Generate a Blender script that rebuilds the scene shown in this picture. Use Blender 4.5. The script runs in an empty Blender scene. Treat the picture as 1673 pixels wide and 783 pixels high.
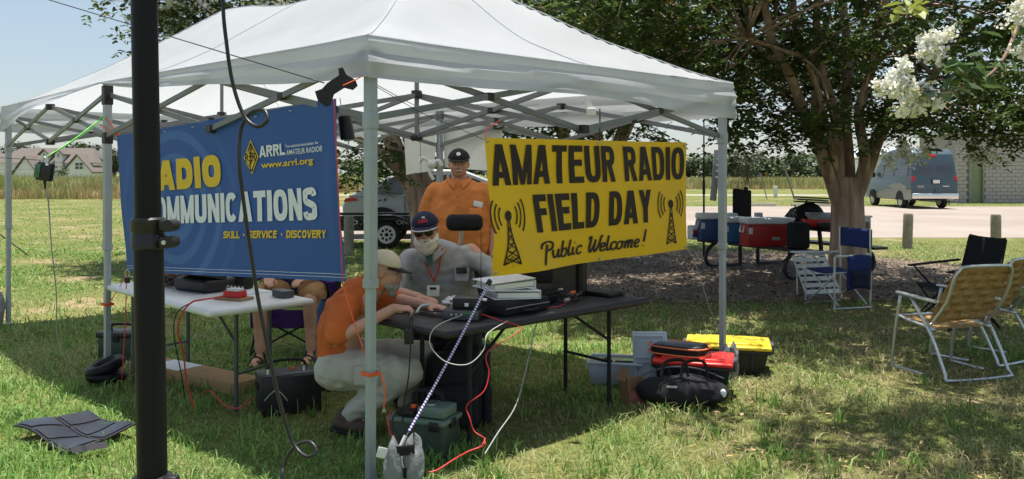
import bpy, bmesh, math, random
import numpy as np
from mathutils import Vector, Matrix, noise
random.seed(7); rng = np.random.default_rng(7)
sc = bpy.context.scene; col = sc.collection
R = math.radians; PI = math.pi
# ---------------------------------------------------------------- camera, sky, sun, exposure
FPX, EYE, HOR, CXP = 1400.0, 1.6, 283.0, 836.5      # focal length in photo pixels, eye height, horizon row, centre column
cam = bpy.data.cameras.new('camera'); cam_o = bpy.data.objects.new('camera', cam); col.objects.link(cam_o)
cam.sensor_width = 36; cam.lens = 36*FPX/1673; cam.shift_y = -108.5/1673; cam.clip_start = .05; cam.clip_end = 3000
cam_o.location = (0, 0, EYE); cam_o.rotation_euler = (R(90), 0, 0); sc.camera = cam_o
SUN_EL, SUN_AZ = 82.0, 22.0                          # azimuth from +Y towards +X
w = bpy.data.worlds.new('World'); sc.world = w; w.use_nodes = True
nt = w.node_tree; nt.nodes.clear()
sky = nt.nodes.new('ShaderNodeTexSky'); sky.sky_type = 'NISHITA'; sky.sun_disc = False
sky.sun_elevation = R(SUN_EL); sky.sun_rotation = R(SUN_AZ); sky.air_density = 1.15; sky.dust_density = .7; sky.ozone_density = 2.0
bg = nt.nodes.new('ShaderNodeBackground'); bg.inputs[1].default_value = .125
wo = nt.nodes.new('ShaderNodeOutputWorld'); hz_ = nt.nodes.new('ShaderNodeMix'); hz_.data_type = 'RGBA'; hz_.inputs[0].default_value = .70; hz_.inputs[7].default_value = (1.52, 1.75, 1.98, 1)   # hazy summer air: evens the sky out to a pale blue
nt.links.new(sky.outputs[0], hz_.inputs[6]); nt.links.new(hz_.outputs[2], bg.inputs[0]); nt.links.new(bg.outputs[0], wo.inputs[0])
sl = bpy.data.lights.new('sun', 'SUN'); sl.energy = 3.9; sl.angle = R(.53); sl.color = (1, .955, .88)
so = bpy.data.objects.new('sun', sl); col.objects.link(so); so.location = (0, 0, 30)
_sd = Vector((math.cos(R(SUN_EL))*math.sin(R(SUN_AZ)), math.cos(R(SUN_EL))*math.cos(R(SUN_AZ)), math.sin(R(SUN_EL))))
so.rotation_euler = _sd.to_track_quat('Z', 'Y').to_euler()
vs = sc.view_settings; vs.view_transform = 'Standard'; vs.look = 'None'; vs.exposure = .98; vs.gamma = 1
sc.cycles.max_bounces = 6; sc.cycles.diffuse_bounces = 3; sc.cycles.glossy_bounces = 2; sc.cycles.transmission_bounces = 4; sc.cycles.transparent_max_bounces = 8; sc.cycles.adaptive_threshold = .03; sc.cycles.caustics_reflective = False; sc.cycles.caustics_refractive = False; sc.cycles.use_denoising = True

# ---------------------------------------------------------------- helpers
def P(px, py, Y): return Vector(((px-CXP)*Y/FPX, Y, EYE-(py-HOR)*Y/FPX))
def G(px, py):
    Y = EYE*FPX/(py-HOR); return Vector(((px-CXP)*Y/FPX, Y, 0))
WM = {}
_rb = {}
def rb_data(d, r, seg=2):
    k = (round(d[0], 4), round(d[1], 4), round(d[2], 4), round(r, 4), seg)
    if k not in _rb:
        bm = bmesh.new(); bmesh.ops.create_cube(bm, size=1)
        for v in bm.verts: v.co = Vector((v.co.x*d[0], v.co.y*d[1], v.co.z*d[2]))
        if r > 0: bmesh.ops.bevel(bm, geom=bm.edges[:], offset=min(r, min(d)*.49), segments=seg, profile=.5, affect='EDGES')
        bm.verts.index_update(); _rb[k] = ([v.co.copy() for v in bm.verts], [tuple(v.index for v in f.verts) for f in bm.faces]); bm.free()
    return _rb[k]
def cr(pts, k=6, closed=False):
    p = [Vector(a) for a in pts]; n = len(p); out = []
    for i in range(n if closed else n-1):
        if closed: a, b, c, d = p[i-1], p[i], p[(i+1) % n], p[(i+2) % n]
        else: a, b, c, d = p[max(i-1, 0)], p[i], p[i+1], p[min(i+2, n-1)]
        for j in range(k):
            t = j/k; out.append(.5*((2*b)+(c-a)*t+(2*a-5*b+4*c-d)*t*t+(3*b-a-3*c+d)*t**3))
    if not closed: out.append(p[-1])
    return out
def crr(rs, k=6):
    out = []
    for i in range(len(rs)-1): out += [rs[i]+(rs[i+1]-rs[i])*j/k for j in range(k)]
    return out+[rs[-1]]
def TR(loc, rz=0, rx=0, ry=0): return Matrix.Translation(Vector(loc)) @ Matrix.Rotation(rz, 4, 'Z') @ Matrix.Rotation(ry, 4, 'Y') @ Matrix.Rotation(rx, 4, 'X')
def frame(o, x, y):
    x = Vector(x).normalized(); y = Vector(y); z = x.cross(y).normalized(); y = z.cross(x)
    return Matrix(((x.x, y.x, z.x, o[0]), (x.y, y.y, z.y, o[1]), (x.z, y.z, z.z, o[2]), (0, 0, 0, 1)))
class MB:
    def __init__(s): s.v = []; s.f = []
    def add(s, vs, fs, M=None):
        o = len(s.v); s.v += [(M @ Vector(p)) if M is not None else Vector(p) for p in vs]; s.f += [tuple(i+o for i in f) for f in fs]; return s
    def box(s, c, d, r=0, rz=0, rx=0, ry=0, M=None, seg=2):
        v, f = rb_data(d, r, seg); T = TR(c, rz, rx, ry)
        return s.add(v, f, (M @ T) if M is not None else T)
    def bar(s, a, b, wd, ht=None, up=(0, 0, 1), r=0, ext=0):
        a = Vector(a); b = Vector(b); d = b-a; L = d.length; x = d/L; up = Vector(up)
        if abs(x.dot(up)) > .98: up = Vector((0, 1, 0))
        y = up.cross(x).normalized()
        return s.add(*rb_data((L+ext, wd, ht or wd), r), frame((a+b)/2, x, y))
    def tube(s, pts, r, n=8, closed=False, cap=True, asp=1, side=None):
        p = [Vector(a) for a in pts]; m = len(p); rs = r if isinstance(r, (list, tuple)) else [r]*m
        o = len(s.v); nrm = None
        for i in range(m):
            if closed: t = p[(i+1) % m]-p[i-1]
            else: t = p[min(i+1, m-1)]-p[max(i-1, 0)]
            if t.length < 1e-9: t = Vector((0, 0, 1))
            t.normalize()
            if side is not None: nrm = Vector(side)-t*Vector(side).dot(t)
            elif nrm is None: nrm = t.orthogonal()
            else: nrm = nrm-t*nrm.dot(t)
            if nrm.length < 1e-6: nrm = t.orthogonal()
            nrm = nrm.normalized(); b = t.cross(nrm)
            ri = rs[i]; ra, rb = ri if isinstance(ri, tuple) else (ri, ri*asp)
            for j in range(n):
                a = 2*PI*j/n; s.v.append(p[i]+nrm*(ra*math.cos(a))+b*(rb*math.sin(a)))
        for i in range(m if closed else m-1):
            q = (i+1) % m
            for j in range(n): s.f.append((o+i*n+j, o+i*n+(j+1) % n, o+q*n+(j+1) % n, o+q*n+j))
        if cap and not closed: s.f.append(tuple(o+j for j in reversed(range(n)))); s.f.append(tuple(o+(m-1)*n+j for j in range(n)))
        return s
    def lathe(s, prof, n=16, M=None, c=(0, 0, 0)):
        o = len(s.v); M = M if M is not None else Matrix.Translation(Vector(c))
        for (r, z) in prof:
            for j in range(n):
                a = 2*PI*j/n; s.v.append(M @ Vector((max(r, 1e-5)*math.cos(a), max(r, 1e-5)*math.sin(a), z)))
        for i in range(len(prof)-1):
            for j in range(n): s.f.append((o+i*n+j, o+i*n+(j+1) % n, o+(i+1)*n+(j+1) % n, o+(i+1)*n+j))
        s.f.append(tuple(o+j for j in reversed(range(n)))); s.f.append(tuple(o+(len(prof)-1)*n+j for j in range(n)))
        return s
    def ell(s, c, ax, n=14, M=None):
        X, Y, Z = [Vector(a) for a in ax]; c = Vector(c); m = n//2+1; o = len(s.v); T = M if M is not None else Matrix()
        s.v.append(T @ (c-Z))
        for i in range(1, m):
            ph = -PI/2+PI*i/m
            for j in range(n):
                a = 2*PI*j/n; s.v.append(T @ (c+X*(math.cos(ph)*math.cos(a))+Y*(math.cos(ph)*math.sin(a))+Z*math.sin(ph)))
        s.v.append(T @ (c+Z)); e = len(s.v)-1
        for j in range(n):
            s.f.append((o, o+1+(j+1) % n, o+1+j)); s.f.append((e, o+1+(m-2)*n+j, o+1+(m-2)*n+(j+1) % n))
        for i in range(m-2):
            for j in range(n): s.f.append((o+1+i*n+j, o+1+i*n+(j+1) % n, o+1+(i+1)*n+(j+1) % n, o+1+(i+1)*n+j))
        return s
    def sph(s, c, r, n=10, M=None): return s.ell(c, ((r, 0, 0), (0, r, 0), (0, 0, r)), n, M)
    def prism(s, poly, h, M=None, z0=0):
        n = len(poly); a = sum(poly[i][0]*poly[(i+1) % n][1]-poly[(i+1) % n][0]*poly[i][1] for i in range(n))
        if a < 0: poly = poly[::-1]
        v = [(x, y, z0) for x, y in poly]+[(x, y, z0+h) for x, y in poly]
        return s.add(v, [tuple(range(n))[::-1], tuple(range(n, 2*n))]+[(i, (i+1) % n, n+(i+1) % n, n+i) for i in range(n)], M)
    def sheet(s, fn, nu, nv):
        o = len(s.v)
        for j in range(nv+1):
            for i in range(nu+1): s.v.append(Vector(fn(i/nu, j/nv)))
        for j in range(nv):
            for i in range(nu): a = o+j*(nu+1)+i; s.f.append((a, a+1, a+nu+2, a+nu+1))
        return s
    def limb(s, pts, rs, n=12):
        s.tube(pts, list(rs), n)
        for p, r in zip(pts, rs): s.sph(p, r if not isinstance(r, tuple) else min(r), 10)
        return s
    def build(s, name, m, parent=None, world=False, smooth=35, label=None, cat=None, group=None, kind=None, thick=0):
        me = bpy.data.meshes.new(name)
        vv = s.v
        if world and parent is not None: iv = WM[parent.name].inverted(); vv = [iv @ p for p in vv]
        me.from_pydata([tuple(p) for p in vv], [], s.f); me.update()
        return link(name, me, m, parent, smooth, label, cat, group, kind, thick)
def link(name, me, m, parent=None, smooth=35, label=None, cat=None, group=None, kind=None, thick=0):
    o = bpy.data.objects.new(name, me); col.objects.link(o); me.name = name
    if m is not None and not me.materials: me.materials.append(MATS[m] if isinstance(m, str) else m)
    if smooth and len(me.polygons):
        me.polygons.foreach_set('use_smooth', [True]*len(me.polygons))
        if smooth < 180: me.set_sharp_from_angle(angle=R(smooth))
    if parent is not None: o.parent = parent; WM[o.name] = WM.get(parent.name, Matrix())
    else: WM[o.name] = Matrix()
    if thick:
        md = o.modifiers.new('solid', 'SOLIDIFY'); md.thickness = thick; md.offset = 0
    return tag(o, label, cat, group, kind)
def tag(o, label=None, cat=None, group=None, kind=None):
    for k, x in (('label', label), ('category', cat), ('group', group), ('kind', kind)):
        if x: o[k] = x
    return o
def thing(name, label, cat, loc=(0, 0, 0), rz=0, group=None):
    o = bpy.data.objects.new(name, None); col.objects.link(o); o.empty_display_size = .1
    o.location = loc; o.rotation_euler = (0, 0, rz); WM[o.name] = TR(loc, rz)
    return tag(o, label, cat, group)
def dup(root, loc, rz, label=None, group=None):
    r = root.copy(); col.objects.link(r); r.location = loc; r.rotation_euler = (0, 0, rz); WM[r.name] = TR(loc, rz)
    if label: r['label'] = label
    if group: r['group'] = group
    for ch in list(root.children):
        c = ch.copy(); col.objects.link(c); c.parent = r
        for g in list(ch.children):
            d = g.copy(); col.objects.link(d); d.parent = c
    return r
def np_mesh(name, verts, loops, totals, colr=None):
    me = bpy.data.meshes.new(name); me.vertices.add(len(verts)); me.vertices.foreach_set('co', np.ascontiguousarray(verts, dtype=np.float32).ravel())
    me.loops.add(len(loops)); me.loops.foreach_set('vertex_index', np.ascontiguousarray(loops, dtype=np.int32))
    me.polygons.add(len(totals)); st = np.concatenate([[0], np.cumsum(totals)[:-1]]).astype(np.int32)
    me.polygons.foreach_set('loop_start', st); me.polygons.foreach_set('loop_total', np.asarray(totals, dtype=np.int32))
    me.update(calc_edges=True)
    if colr is not None:
        a = me.attributes.new('col', 'FLOAT_COLOR', 'POINT'); c4 = np.ones((len(verts), 4), np.float32); c4[:, :3] = colr; a.data.foreach_set('color', c4.ravel())
    return me
# ---------------------------------------------------------------- materials
MATS = {}
def mat(name, c, rough=.6, metal=0, var=.12, vs=8, bump=0, bs=60, spec=.5, trans=0, attr=False, alpha=1, ior=1.45, coat=0, tint=None, ts=2, tm=.5, stretch=0):
    m = bpy.data.materials.new(name); MATS[name] = m; m.use_nodes = True; t = m.node_tree; n = t.nodes; L = t.links
    b = n['Principled BSDF']; out = n['Material Output']
    b.inputs['Roughness'].default_value = rough; b.inputs['Metallic'].default_value = metal; b.inputs['Specular IOR Level'].default_value = spec
    b.inputs['IOR'].default_value = ior; b.inputs['Coat Weight'].default_value = coat; b.inputs['Alpha'].default_value = alpha
    tc = n.new('ShaderNodeTexCoord')
    if stretch:
        mpn = n.new('ShaderNodeMapping'); mpn.inputs['Scale'].default_value = (1, 1, stretch); L.new(tc.outputs['Object'], mpn.inputs[0])
    def noi(s, d=4):
        x = n.new('ShaderNodeTexNoise'); x.inputs['Scale'].default_value = s; x.inputs['Detail'].default_value = d; L.new(mpn.outputs[0] if stretch else tc.outputs['Object'], x.inputs['Vector']); return x
    def mix(kind, f, a, bb):
        x = n.new('ShaderNodeMix'); x.data_type = 'RGBA'; x.blend_type = kind
        for i, val in ((0, f), (6, a), (7, bb)):
            if hasattr(val, 'links'): L.new(val, x.inputs[i])
            elif isinstance(val, (int, float)): x.inputs[i].default_value = val
            else: x.inputs[i].default_value = (*val, 1)
        return x.outputs[2]
    cur = (*c,)
    if attr:
        a = n.new('ShaderNodeAttribute'); a.attribute_name = 'col'; cur = mix('MULTIPLY', 1.0, c, a.outputs['Color'])
    if tint is not None:
        x = noi(ts, 5); rp = n.new('ShaderNodeValToRGB'); rp.color_ramp.elements[0].position = tm-.12; rp.color_ramp.elements[1].position = tm+.12; L.new(x.outputs[0], rp.inputs[0])
        cur = mix('MIX', rp.outputs[0], cur, tint)
    if var:
        x = noi(vs, 5); mr = n.new('ShaderNodeMapRange'); mr.inputs[1].default_value = .25; mr.inputs[2].default_value = .75; mr.inputs[3].default_value = 1-var; mr.inputs[4].default_value = 1+var
        L.new(x.outputs[0], mr.inputs[0]); hs = n.new('ShaderNodeHueSaturation'); L.new(mr.outputs[0], hs.inputs['Value'])
        if hasattr(cur, 'links'): L.new(cur, hs.inputs['Color'])
        else: hs.inputs['Color'].default_value = (*cur, 1)
        cur = hs.outputs[0]
        r2 = n.new('ShaderNodeMapRange'); r2.inputs[3].default_value = max(rough-.12, .02); r2.inputs[4].default_value = min(rough+.12, 1); L.new(x.outputs[0], r2.inputs[0]); L.new(r2.outputs[0], b.inputs['Roughness'])
    if hasattr(cur, 'links'): L.new(cur, b.inputs['Base Color'])
    else: b.inputs['Base Color'].default_value = (*cur, 1)
    if bump:
        x = noi(bs, 6); bp = n.new('ShaderNodeBump'); bp.inputs['Strength'].default_value = bump; bp.inputs['Distance'].default_value = .01; L.new(x.outputs[0], bp.inputs['Height']); L.new(bp.outputs[0], b.inputs['Normal'])
    if trans:
        tr = n.new('ShaderNodeBsdfTranslucent'); ms = n.new('ShaderNodeMixShader'); ms.inputs[0].default_value = trans
        if hasattr(cur, 'links'): L.new(cur, tr.inputs[0])
        else: tr.inputs[0].default_value = (*cur, 1)
        L.new(b.outputs[0], ms.inputs[1]); L.new(tr.outputs[0], ms.inputs[2]); L.new(ms.outputs[0], out.inputs[0])
    return m
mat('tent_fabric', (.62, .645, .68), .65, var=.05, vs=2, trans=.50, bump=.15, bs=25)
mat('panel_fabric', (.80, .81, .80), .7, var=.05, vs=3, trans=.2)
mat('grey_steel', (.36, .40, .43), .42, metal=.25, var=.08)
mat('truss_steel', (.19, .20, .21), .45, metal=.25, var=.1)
mat('black_plastic', (.016, .016, .017), .42, var=.2)
mat('black_matte', (.012, .012, .013), .75, var=.2, bump=.2, bs=120)
mat('mast_black', (.007, .007, .008), .45, var=.15, vs=5, spec=.25)
mat('black_cloth', (.015, .015, .018), .9, var=.3, vs=12, bump=.4, bs=200)
mat('cable_black', (.02, .02, .02), .4, var=.1)
mat('cable_grey', (.30, .32, .30), .5, var=.1)
mat('cable_red', (.55, .03, .03), .45, var=.1)
mat('cable_white', (.5, .5, .49), .45, var=.05)
mat('cord_orange', (.85, .14, .03), .7, var=.1)
mat('cord_red', (.75, .07, .06), .7, var=.1)
mat('cord_green', (.22, .72, .12), .7, var=.1)
mat('white_plastic', (.72, .72, .70), .45, var=.06, tint=(.5, .46, .4), ts=3, tm=.72)
mat('table_black', (.022, .022, .024), .5, var=.2, bump=.2, bs=150)
mat('leg_grey', (.10, .11, .12), .45, metal=.3)
mat('paper', (.78, .80, .84), .6, var=.03)
mat('letter_black', (.028, .018, .014), .7, var=.1)
mat('letter_white', (.78, .80, .82), .7, var=.04)
mat('letter_yellow', (.78, .52, .035), .7, var=.05)
mat('letter_red', (.65, .04, .04), .7, var=.05)
mat('banner_yellow', (.84, .52, .014), .5, var=.07, vs=2.5, trans=.25, bump=.25, bs=7)
mat('steel', (.55, .56, .57), .3, metal=.9, var=.06)
mat('aluminium', (.62, .65, .68), .33, metal=.75, var=.08)
mat('orange_shirt', (.70, .235, .06), .85, var=.1, vs=6, bump=.9, bs=15)
mat('rust_shirt', (.56, .125, .025), .85, var=.12, vs=6, bump=.9, bs=15)
mat('grey_shirt', (.40, .425, .46), .85, var=.07, vs=8, bump=.9, bs=15)
mat('khaki', (.47, .45, .385), .85, var=.1, vs=7, bump=.9, bs=16)
mat('tan_shorts', (.34, .19, .08), .85, var=.12, vs=7, bump=.9, bs=16)
mat('navy', (.012, .018, .055), .8, var=.15)
mat('skin', (.60, .32, .225), .55, var=.09, vs=14, bump=.1, bs=180)
mat('skin_dark', (.56, .30, .21), .55, var=.09, vs=14, bump=.1, bs=180)
mat('beard_white', (.88, .86, .81), .9, var=.15, vs=60, bump=.8, bs=130)
mat('beard_grey', (.34, .31, .28), .9, var=.3, vs=60, bump=.8, bs=130)
mat('hair_dark', (.02, .014, .01), .8, var=.2)
mat('cap_tan', (.66, .57, .42), .85, var=.08, bump=.2, bs=200)
mat('cap_black', (.012, .012, .013), .8, var=.2, bump=.2, bs=200)
mat('lens', (.006, .006, .008), .08, var=0)
mat('eye_white', (.55, .5, .45), .3, var=0)
mat('tooth', (.85, .82, .76), .3, var=0)
mat('lip', (.32, .10, .08), .5, var=.1)
mat('shoe', (.10, .065, .045), .8, var=.2, bump=.4, bs=100)
mat('cardboard', (.36, .22, .11), .8, var=.1, vs=5)
mat('box_green', (.13, .19, .15), .5, var=.1)
mat('box_green_dark', (.035, .055, .042), .5, var=.15)
mat('tub_clear', (.52, .58, .68), .3, var=.05, trans=.35, alpha=.7)
mat('tub_lid', (.50, .58, .68), .4, var=.05)
mat('lid_red', (.72, .03, .025), .38, var=.06)
mat('lid_yellow', (.82, .60, .02), .4, var=.05)
mat('sandbag', (.22, .225, .23), .85, var=.15, vs=5, bump=.5, bs=50)
mat('cooler_red', (.38, .018, .018), .4, var=.06)
mat('cooler_blue', (.03, .14, .30), .4, var=.06)
mat('cooler_blue_dark', (.02, .06, .18), .4, var=.06)
mat('cooler_white', (.68, .70, .70), .45, var=.05)
mat('web_gold', (.50, .32, .13), .6, var=.08, vs=15, bump=.2, bs=250, trans=.15)
mat('web_gold_edge', (.20, .09, .02), .7, var=.1)
mat('blue_canvas', (.018, .035, .16), .85, var=.12, bump=.3, bs=200)
mat('purple_canvas', (.07, .02, .17), .85, var=.15, bump=.3, bs=200)
mat('teal_cloth', (.06, .17, .17), .85, var=.15)
mat('orange_trim', (.75, .2, .07), .6, var=.05)
mat('bark', (.27, .165, .125), .8, var=.3, vs=11, bump=1, bs=26, tint=(.50, .37, .29), ts=7, tm=.52, stretch=.16)
mat('bark_far', (.16, .11, .08), .85, var=.2, vs=5)
mat('leaf', (1, 1, 1), .45, var=0, trans=.38, attr=True, spec=.4)
mat('far_leaf', (1, 1, 1), .7, var=0, trans=.15, attr=True, spec=.2)
mat('petal', (1, 1, 1), .8, var=0, trans=.25, attr=True, spec=.2)
mat('grass', (1, 1, 1), .5, var=0, trans=.28, attr=True, spec=.3)
mat('concrete', (.29, .235, .195), .85, var=.1, vs=.5, bump=.3, bs=8, tint=(.34, .285, .24), ts=.2, tm=.5)
mat('kerb', (.46, .42, .37), .85, var=.1)
mat('block', (.44, .41, .37), .9, var=.14, vs=.9, bump=.5, bs=12)
mat('mortar', (.36, .34, .31), .9, var=.1)
mat('green_door', (.25, .30, .16), .6, var=.08)
mat('white_paint', (.75, .76, .74), .5, var=.04)
mat('brick_pale', (.52, .44, .37), .9, var=.1, vs=2)
mat('roof_shingle', (.15, .125, .11), .9, var=.12, vs=1.2)
mat('window_glass', (.05, .06, .075), .12, var=.1, spec=.8)
mat('van_blue', (.055, .095, .118), .35, metal=.1, var=.05, coat=.3)
mat('van_tan', (.26, .255, .24), .4, metal=.1, var=.05, coat=.2)
mat('car_silver', (.36, .375, .39), .38, metal=.25, var=.03, coat=.25)
mat('chrome', (.7, .7, .7), .2, metal=.9, var=.03)
mat('tail_red', (.5, .015, .02), .2, var=.05)
mat('rubber', (.02, .02, .02), .85, var=.2)
mat('timber_post', (.31, .275, .225), .9, var=.25, vs=12, bump=.6, bs=30)
mat('metal_roof', (.72, .74, .75), .4, metal=.2, var=.04)
mat('picnic_black', (.02, .02, .022), .5, var=.2)
mat('solar_cell', (.016, .019, .03), .35, var=.15, spec=.5)
mat('solar_cloth', (.035, .034, .042), .8, var=.2)
mat('screen', (.06, .16, .09), .2, var=.3, vs=30)
# ================================================================ SETTING
TREE = Vector((4.62, 11.8, 0))
def fbm(x, y, s, seed=0.):
    return noise.fractal(Vector((x*s+seed, y*s-seed, seed*.7)), 1.0, 2.0, 4)
def ground_mat():
    m = bpy.data.materials.new('lawn'); MATS['lawn'] = m; m.use_nodes = True; t = m.node_tree; n = t.nodes; L = t.links; b = n['Principled BSDF']; b.inputs['Roughness'].default_value = .95; b.inputs['Specular IOR Level'].default_value = .15
    tc = n.new('ShaderNodeTexCoord')
    def ramp(s, stops, det=6, dist=0):
        x = n.new('ShaderNodeTexNoise'); x.inputs['Scale'].default_value = s; x.inputs['Detail'].default_value = det; x.inputs['Distortion'].default_value = dist; L.new(tc.outputs['Object'], x.inputs['Vector'])
        r = n.new('ShaderNodeValToRGB'); e = r.color_ramp.elements; e[0].position, e[0].color = stops[0][0], (*stops[0][1], 1); e[1].position, e[1].color = stops[-1][0], (*stops[-1][1], 1)
        for p_, c_ in stops[1:-1]: q = e.new(p_); q.color = (*c_, 1)
        L.new(x.outputs[0], r.inputs[0]); return r.outputs[0]
    a = ramp(.35, [(.3, (.13, .165, .045)), (.5, (.18, .20, .062)), (.7, (.25, .235, .095))], 8)
    f = ramp(14, [(.25, (.55, .6, .5)), (.75, (1.25, 1.2, 1.15))], 8)
    so_ = ramp(.8, [(.56, (0, 0, 0)), (.66, (1, 1, 1))], 8); ms = n.new('ShaderNodeMix'); ms.data_type = 'RGBA'; L.new(so_, ms.inputs[0]); L.new(a, ms.inputs[6]); ms.inputs[7].default_value = (.36, .28, .17, 1); a = ms.outputs[2]
    mx = n.new('ShaderNodeMix'); mx.data_type = 'RGBA'; mx.blend_type = 'MULTIPLY'; mx.inputs[0].default_value = 1; L.new(a, mx.inputs[6]); L.new(f, mx.inputs[7])
    L.new(mx.outputs[2], b.inputs['Base Color'])
    x = n.new('ShaderNodeTexNoise'); x.inputs['Scale'].default_value = 30; x.inputs['Detail'].default_value = 8; L.new(tc.outputs['Object'], x.inputs['Vector'])
    bp = n.new('ShaderNodeBump'); bp.inputs['Strength'].default_value = .9; bp.inputs['Distance'].default_value = .05; L.new(x.outputs[0], bp.inputs['Height']); L.new(bp.outputs[0], b.inputs['Normal'])
ground_mat()
g = MB(); xs = [-900, -200, -60, -20, -8]+[-8+i*1.0 for i in range(1, 21)]+[20, 60, 200, 900]; ys = [-60, -10, 0]+[i*1.0 for i in range(1, 22)]+[40, 80, 200, 600, 2500]
for y in ys:
    for x in xs: g.v.append(Vector((x, y, .0)))
nx = len(xs)
for j in range(len(ys)-1):
    for i in range(nx-1): a = j*nx+i; g.f.append((a, a+1, a+nx+1, a+nx))
g.build('ground', 'lawn', kind='structure')
LOT = (-7.5, 20.2, 70, 41.0)
m_ = MB().add([(LOT[0], LOT[1], .006), (1, 20.6, .006), (6, 21.2, .006), (LOT[2], 20.5, .006), (LOT[2], LOT[3], .006), (LOT[0]-2, LOT[3], .006)], [(0, 1, 2, 3, 4, 5)]); m_.build('parking_lot', 'concrete', kind='structure')
m_ = MB().add([(-60, 61, .006), (70, 61, .006), (70, 63.4, .006), (-60, 63.4, .006)], [(0, 1, 2, 3)]); m_.build('far_path', 'kerb', kind='structure')
for i, (px, ln, lb) in enumerate(((1236, 1.85, 'pale concrete wheel stop at far edge of lot, left of the trunk gap'), (1330, 2.2, 'pale concrete wheel stop at the lot edge just left of the tree trunk'))):
    c = G(px, 337); mm = MB(); mm.prism([(-.11, 0), (.11, 0), (.08, .13), (-.08, .13)], ln, frame((c.x-ln/2, c.y, .006), (0, 1, 0), (0, 0, 1))); mm.build('wheel_stop', 'kerb', label=lb, cat='wheel stop', group='concrete wheel stops')
# mulch bed under the tree
MC = Vector((3.1, 14.1)); MRX, MRY = 4.6, 3.5
mat('mulch', (.19, .145, .11), .95, var=.45, vs=22, bump=.9, bs=40, tint=(.34, .28, .22), ts=5, tm=.58)
mm = MB(); ring = []
for k in range(64):
    a = 2*PI*k/64; q = 1+.16*fbm(math.cos(a)*2, math.sin(a)*2, 1.0, 3.1); ring.append((MC.x+MRX*q*math.cos(a), MC.y+MRY*q*math.sin(a), .005))
mm.add(ring+[(MC.x, MC.y, .02)], [(k, (k+1) % 64, 64) for k in range(64)]); mm.build('mulch_bed', 'mulch', kind='structure', smooth=0)
def in_mulch(x, y): return ((x-MC.x)/MRX)**2+((y-MC.y)/MRY)**2
N = 14000; a = rng.uniform(0, 2*PI, N); q = np.sqrt(rng.uniform(0, 1.1, N)); cx = MC.x+MRX*q*np.cos(a); cy = MC.y+MRY*q*np.sin(a)
th = rng.uniform(0, PI, N); ln = rng.uniform(.015, .05, N); wd = rng.uniform(.006, .015, N); dx, dy = np.cos(th), np.sin(th); z = .02+rng.uniform(0, .025, N); tz = rng.uniform(-.015, .015, N)
vv = np.zeros((N, 4, 3))
for k, (s1, s2) in enumerate(((-1, -1), (1, -1), (1, 1), (-1, 1))): vv[:, k, 0] = cx+s1*dx*ln-s2*dy*wd; vv[:, k, 1] = cy+s1*dy*ln+s2*dx*wd; vv[:, k, 2] = z+s1*tz
cc = rng.uniform(.4, 1.5, (N, 1, 1))*np.array([.28, .21, .15]); cc = np.repeat(cc, 4, axis=1)
me = np_mesh('mulch_chips', vv.reshape(-1, 3), np.arange(4*N), np.full(N, 4), cc.reshape(-1, 3)); link('mulch_chips', me, 'far_leaf', smooth=0, kind='stuff', label='brown bark chips and dry leaves littered under the tree', cat='mulch')
# ---------------------------------------------------------------- grass blades
def blades(name, x, y, ln, wd, lean, colr, label, cat='grass', mat_='grass'):
    n = len(x); th = rng.uniform(0, 2*PI, n); dx, dy = np.cos(th), np.sin(th); ph = rng.uniform(0, 2*PI, n); lx, ly = np.cos(ph)*lean*ln, np.sin(ph)*lean*ln
    h = np.sqrt(np.maximum(ln**2-(lean*ln)**2, (.25*ln)**2)); v = np.zeros((n, 5, 3))
    for k, (s, f, wf, zf) in enumerate(((-1, 0, 1, 0), (1, 0, 1, 0), (1, .35, .85, .62), (-1, .35, .85, .62), (0, 1, 0, 1))):
        v[:, k, 0] = x+dx*wd*s*wf+lx*f; v[:, k, 1] = y+dy*wd*s*wf+ly*f; v[:, k, 2] = h*zf*(1-.35*lean*(zf == 1))-.005*(zf == 0)
    idx = np.arange(n)*5; L = np.stack([idx, idx+1, idx+2, idx+3, idx+3, idx+2, idx+4], 1).ravel(); T = np.tile([4, 3], n)
    c = np.repeat(colr[:, None, :], 5, axis=1)
    me = np_mesh(name, v.reshape(-1, 3), L, T, c.reshape(-1, 3)); return link(name, me, mat_, smooth=0, kind='stuff', label=label, cat=cat)
_pn = [np.array([rng.uniform(.25, 3.2)*(1 if k % 2 else .6), rng.uniform(0, 2*PI), rng.uniform(0, 2*PI)]) for k in range(26)]
def patch(x, y):
    s = np.zeros_like(x)
    for f, t, p in _pn: s += np.sin((x*np.cos(t)+y*np.sin(t))*f*2.1+p)/(.6+f*.35)
    return s/6.0
n = 285000
yy = 3.1*np.exp(rng.uniform(0, 1, n)*math.log(21/3.1)); xx = rng.uniform(-1, 1, n)*(.66*yy+.8)
pt = patch(xx, yy)
def inpoly(x, y, q):
    r = np.ones_like(x, bool)
    for i in range(len(q)):
        (ax_, ay_), (bx_, by_) = q[i], q[(i+1) % len(q)]; r &= ((bx_-ax_)*(y-ay_)-(by_-ay_)*(x-ax_)) <= 0
    return r
SOLAR = [tuple(G(*q)[:2]) for q in ((20, 718), (148, 692), (224, 714), (106, 752))]
BINS = [(1.76, 6.985, .33), (1.60, 7.02, .24), (1.92, 6.95, .24), (1.32, 6.23, .24), (1.18, 6.27, .2), (1.46, 6.18, .2)]
under = lambda x, y: np.any([(x-a_)**2+(y-b_)**2 < r_*r_ for a_, b_, r_ in BINS], axis=0)
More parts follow.
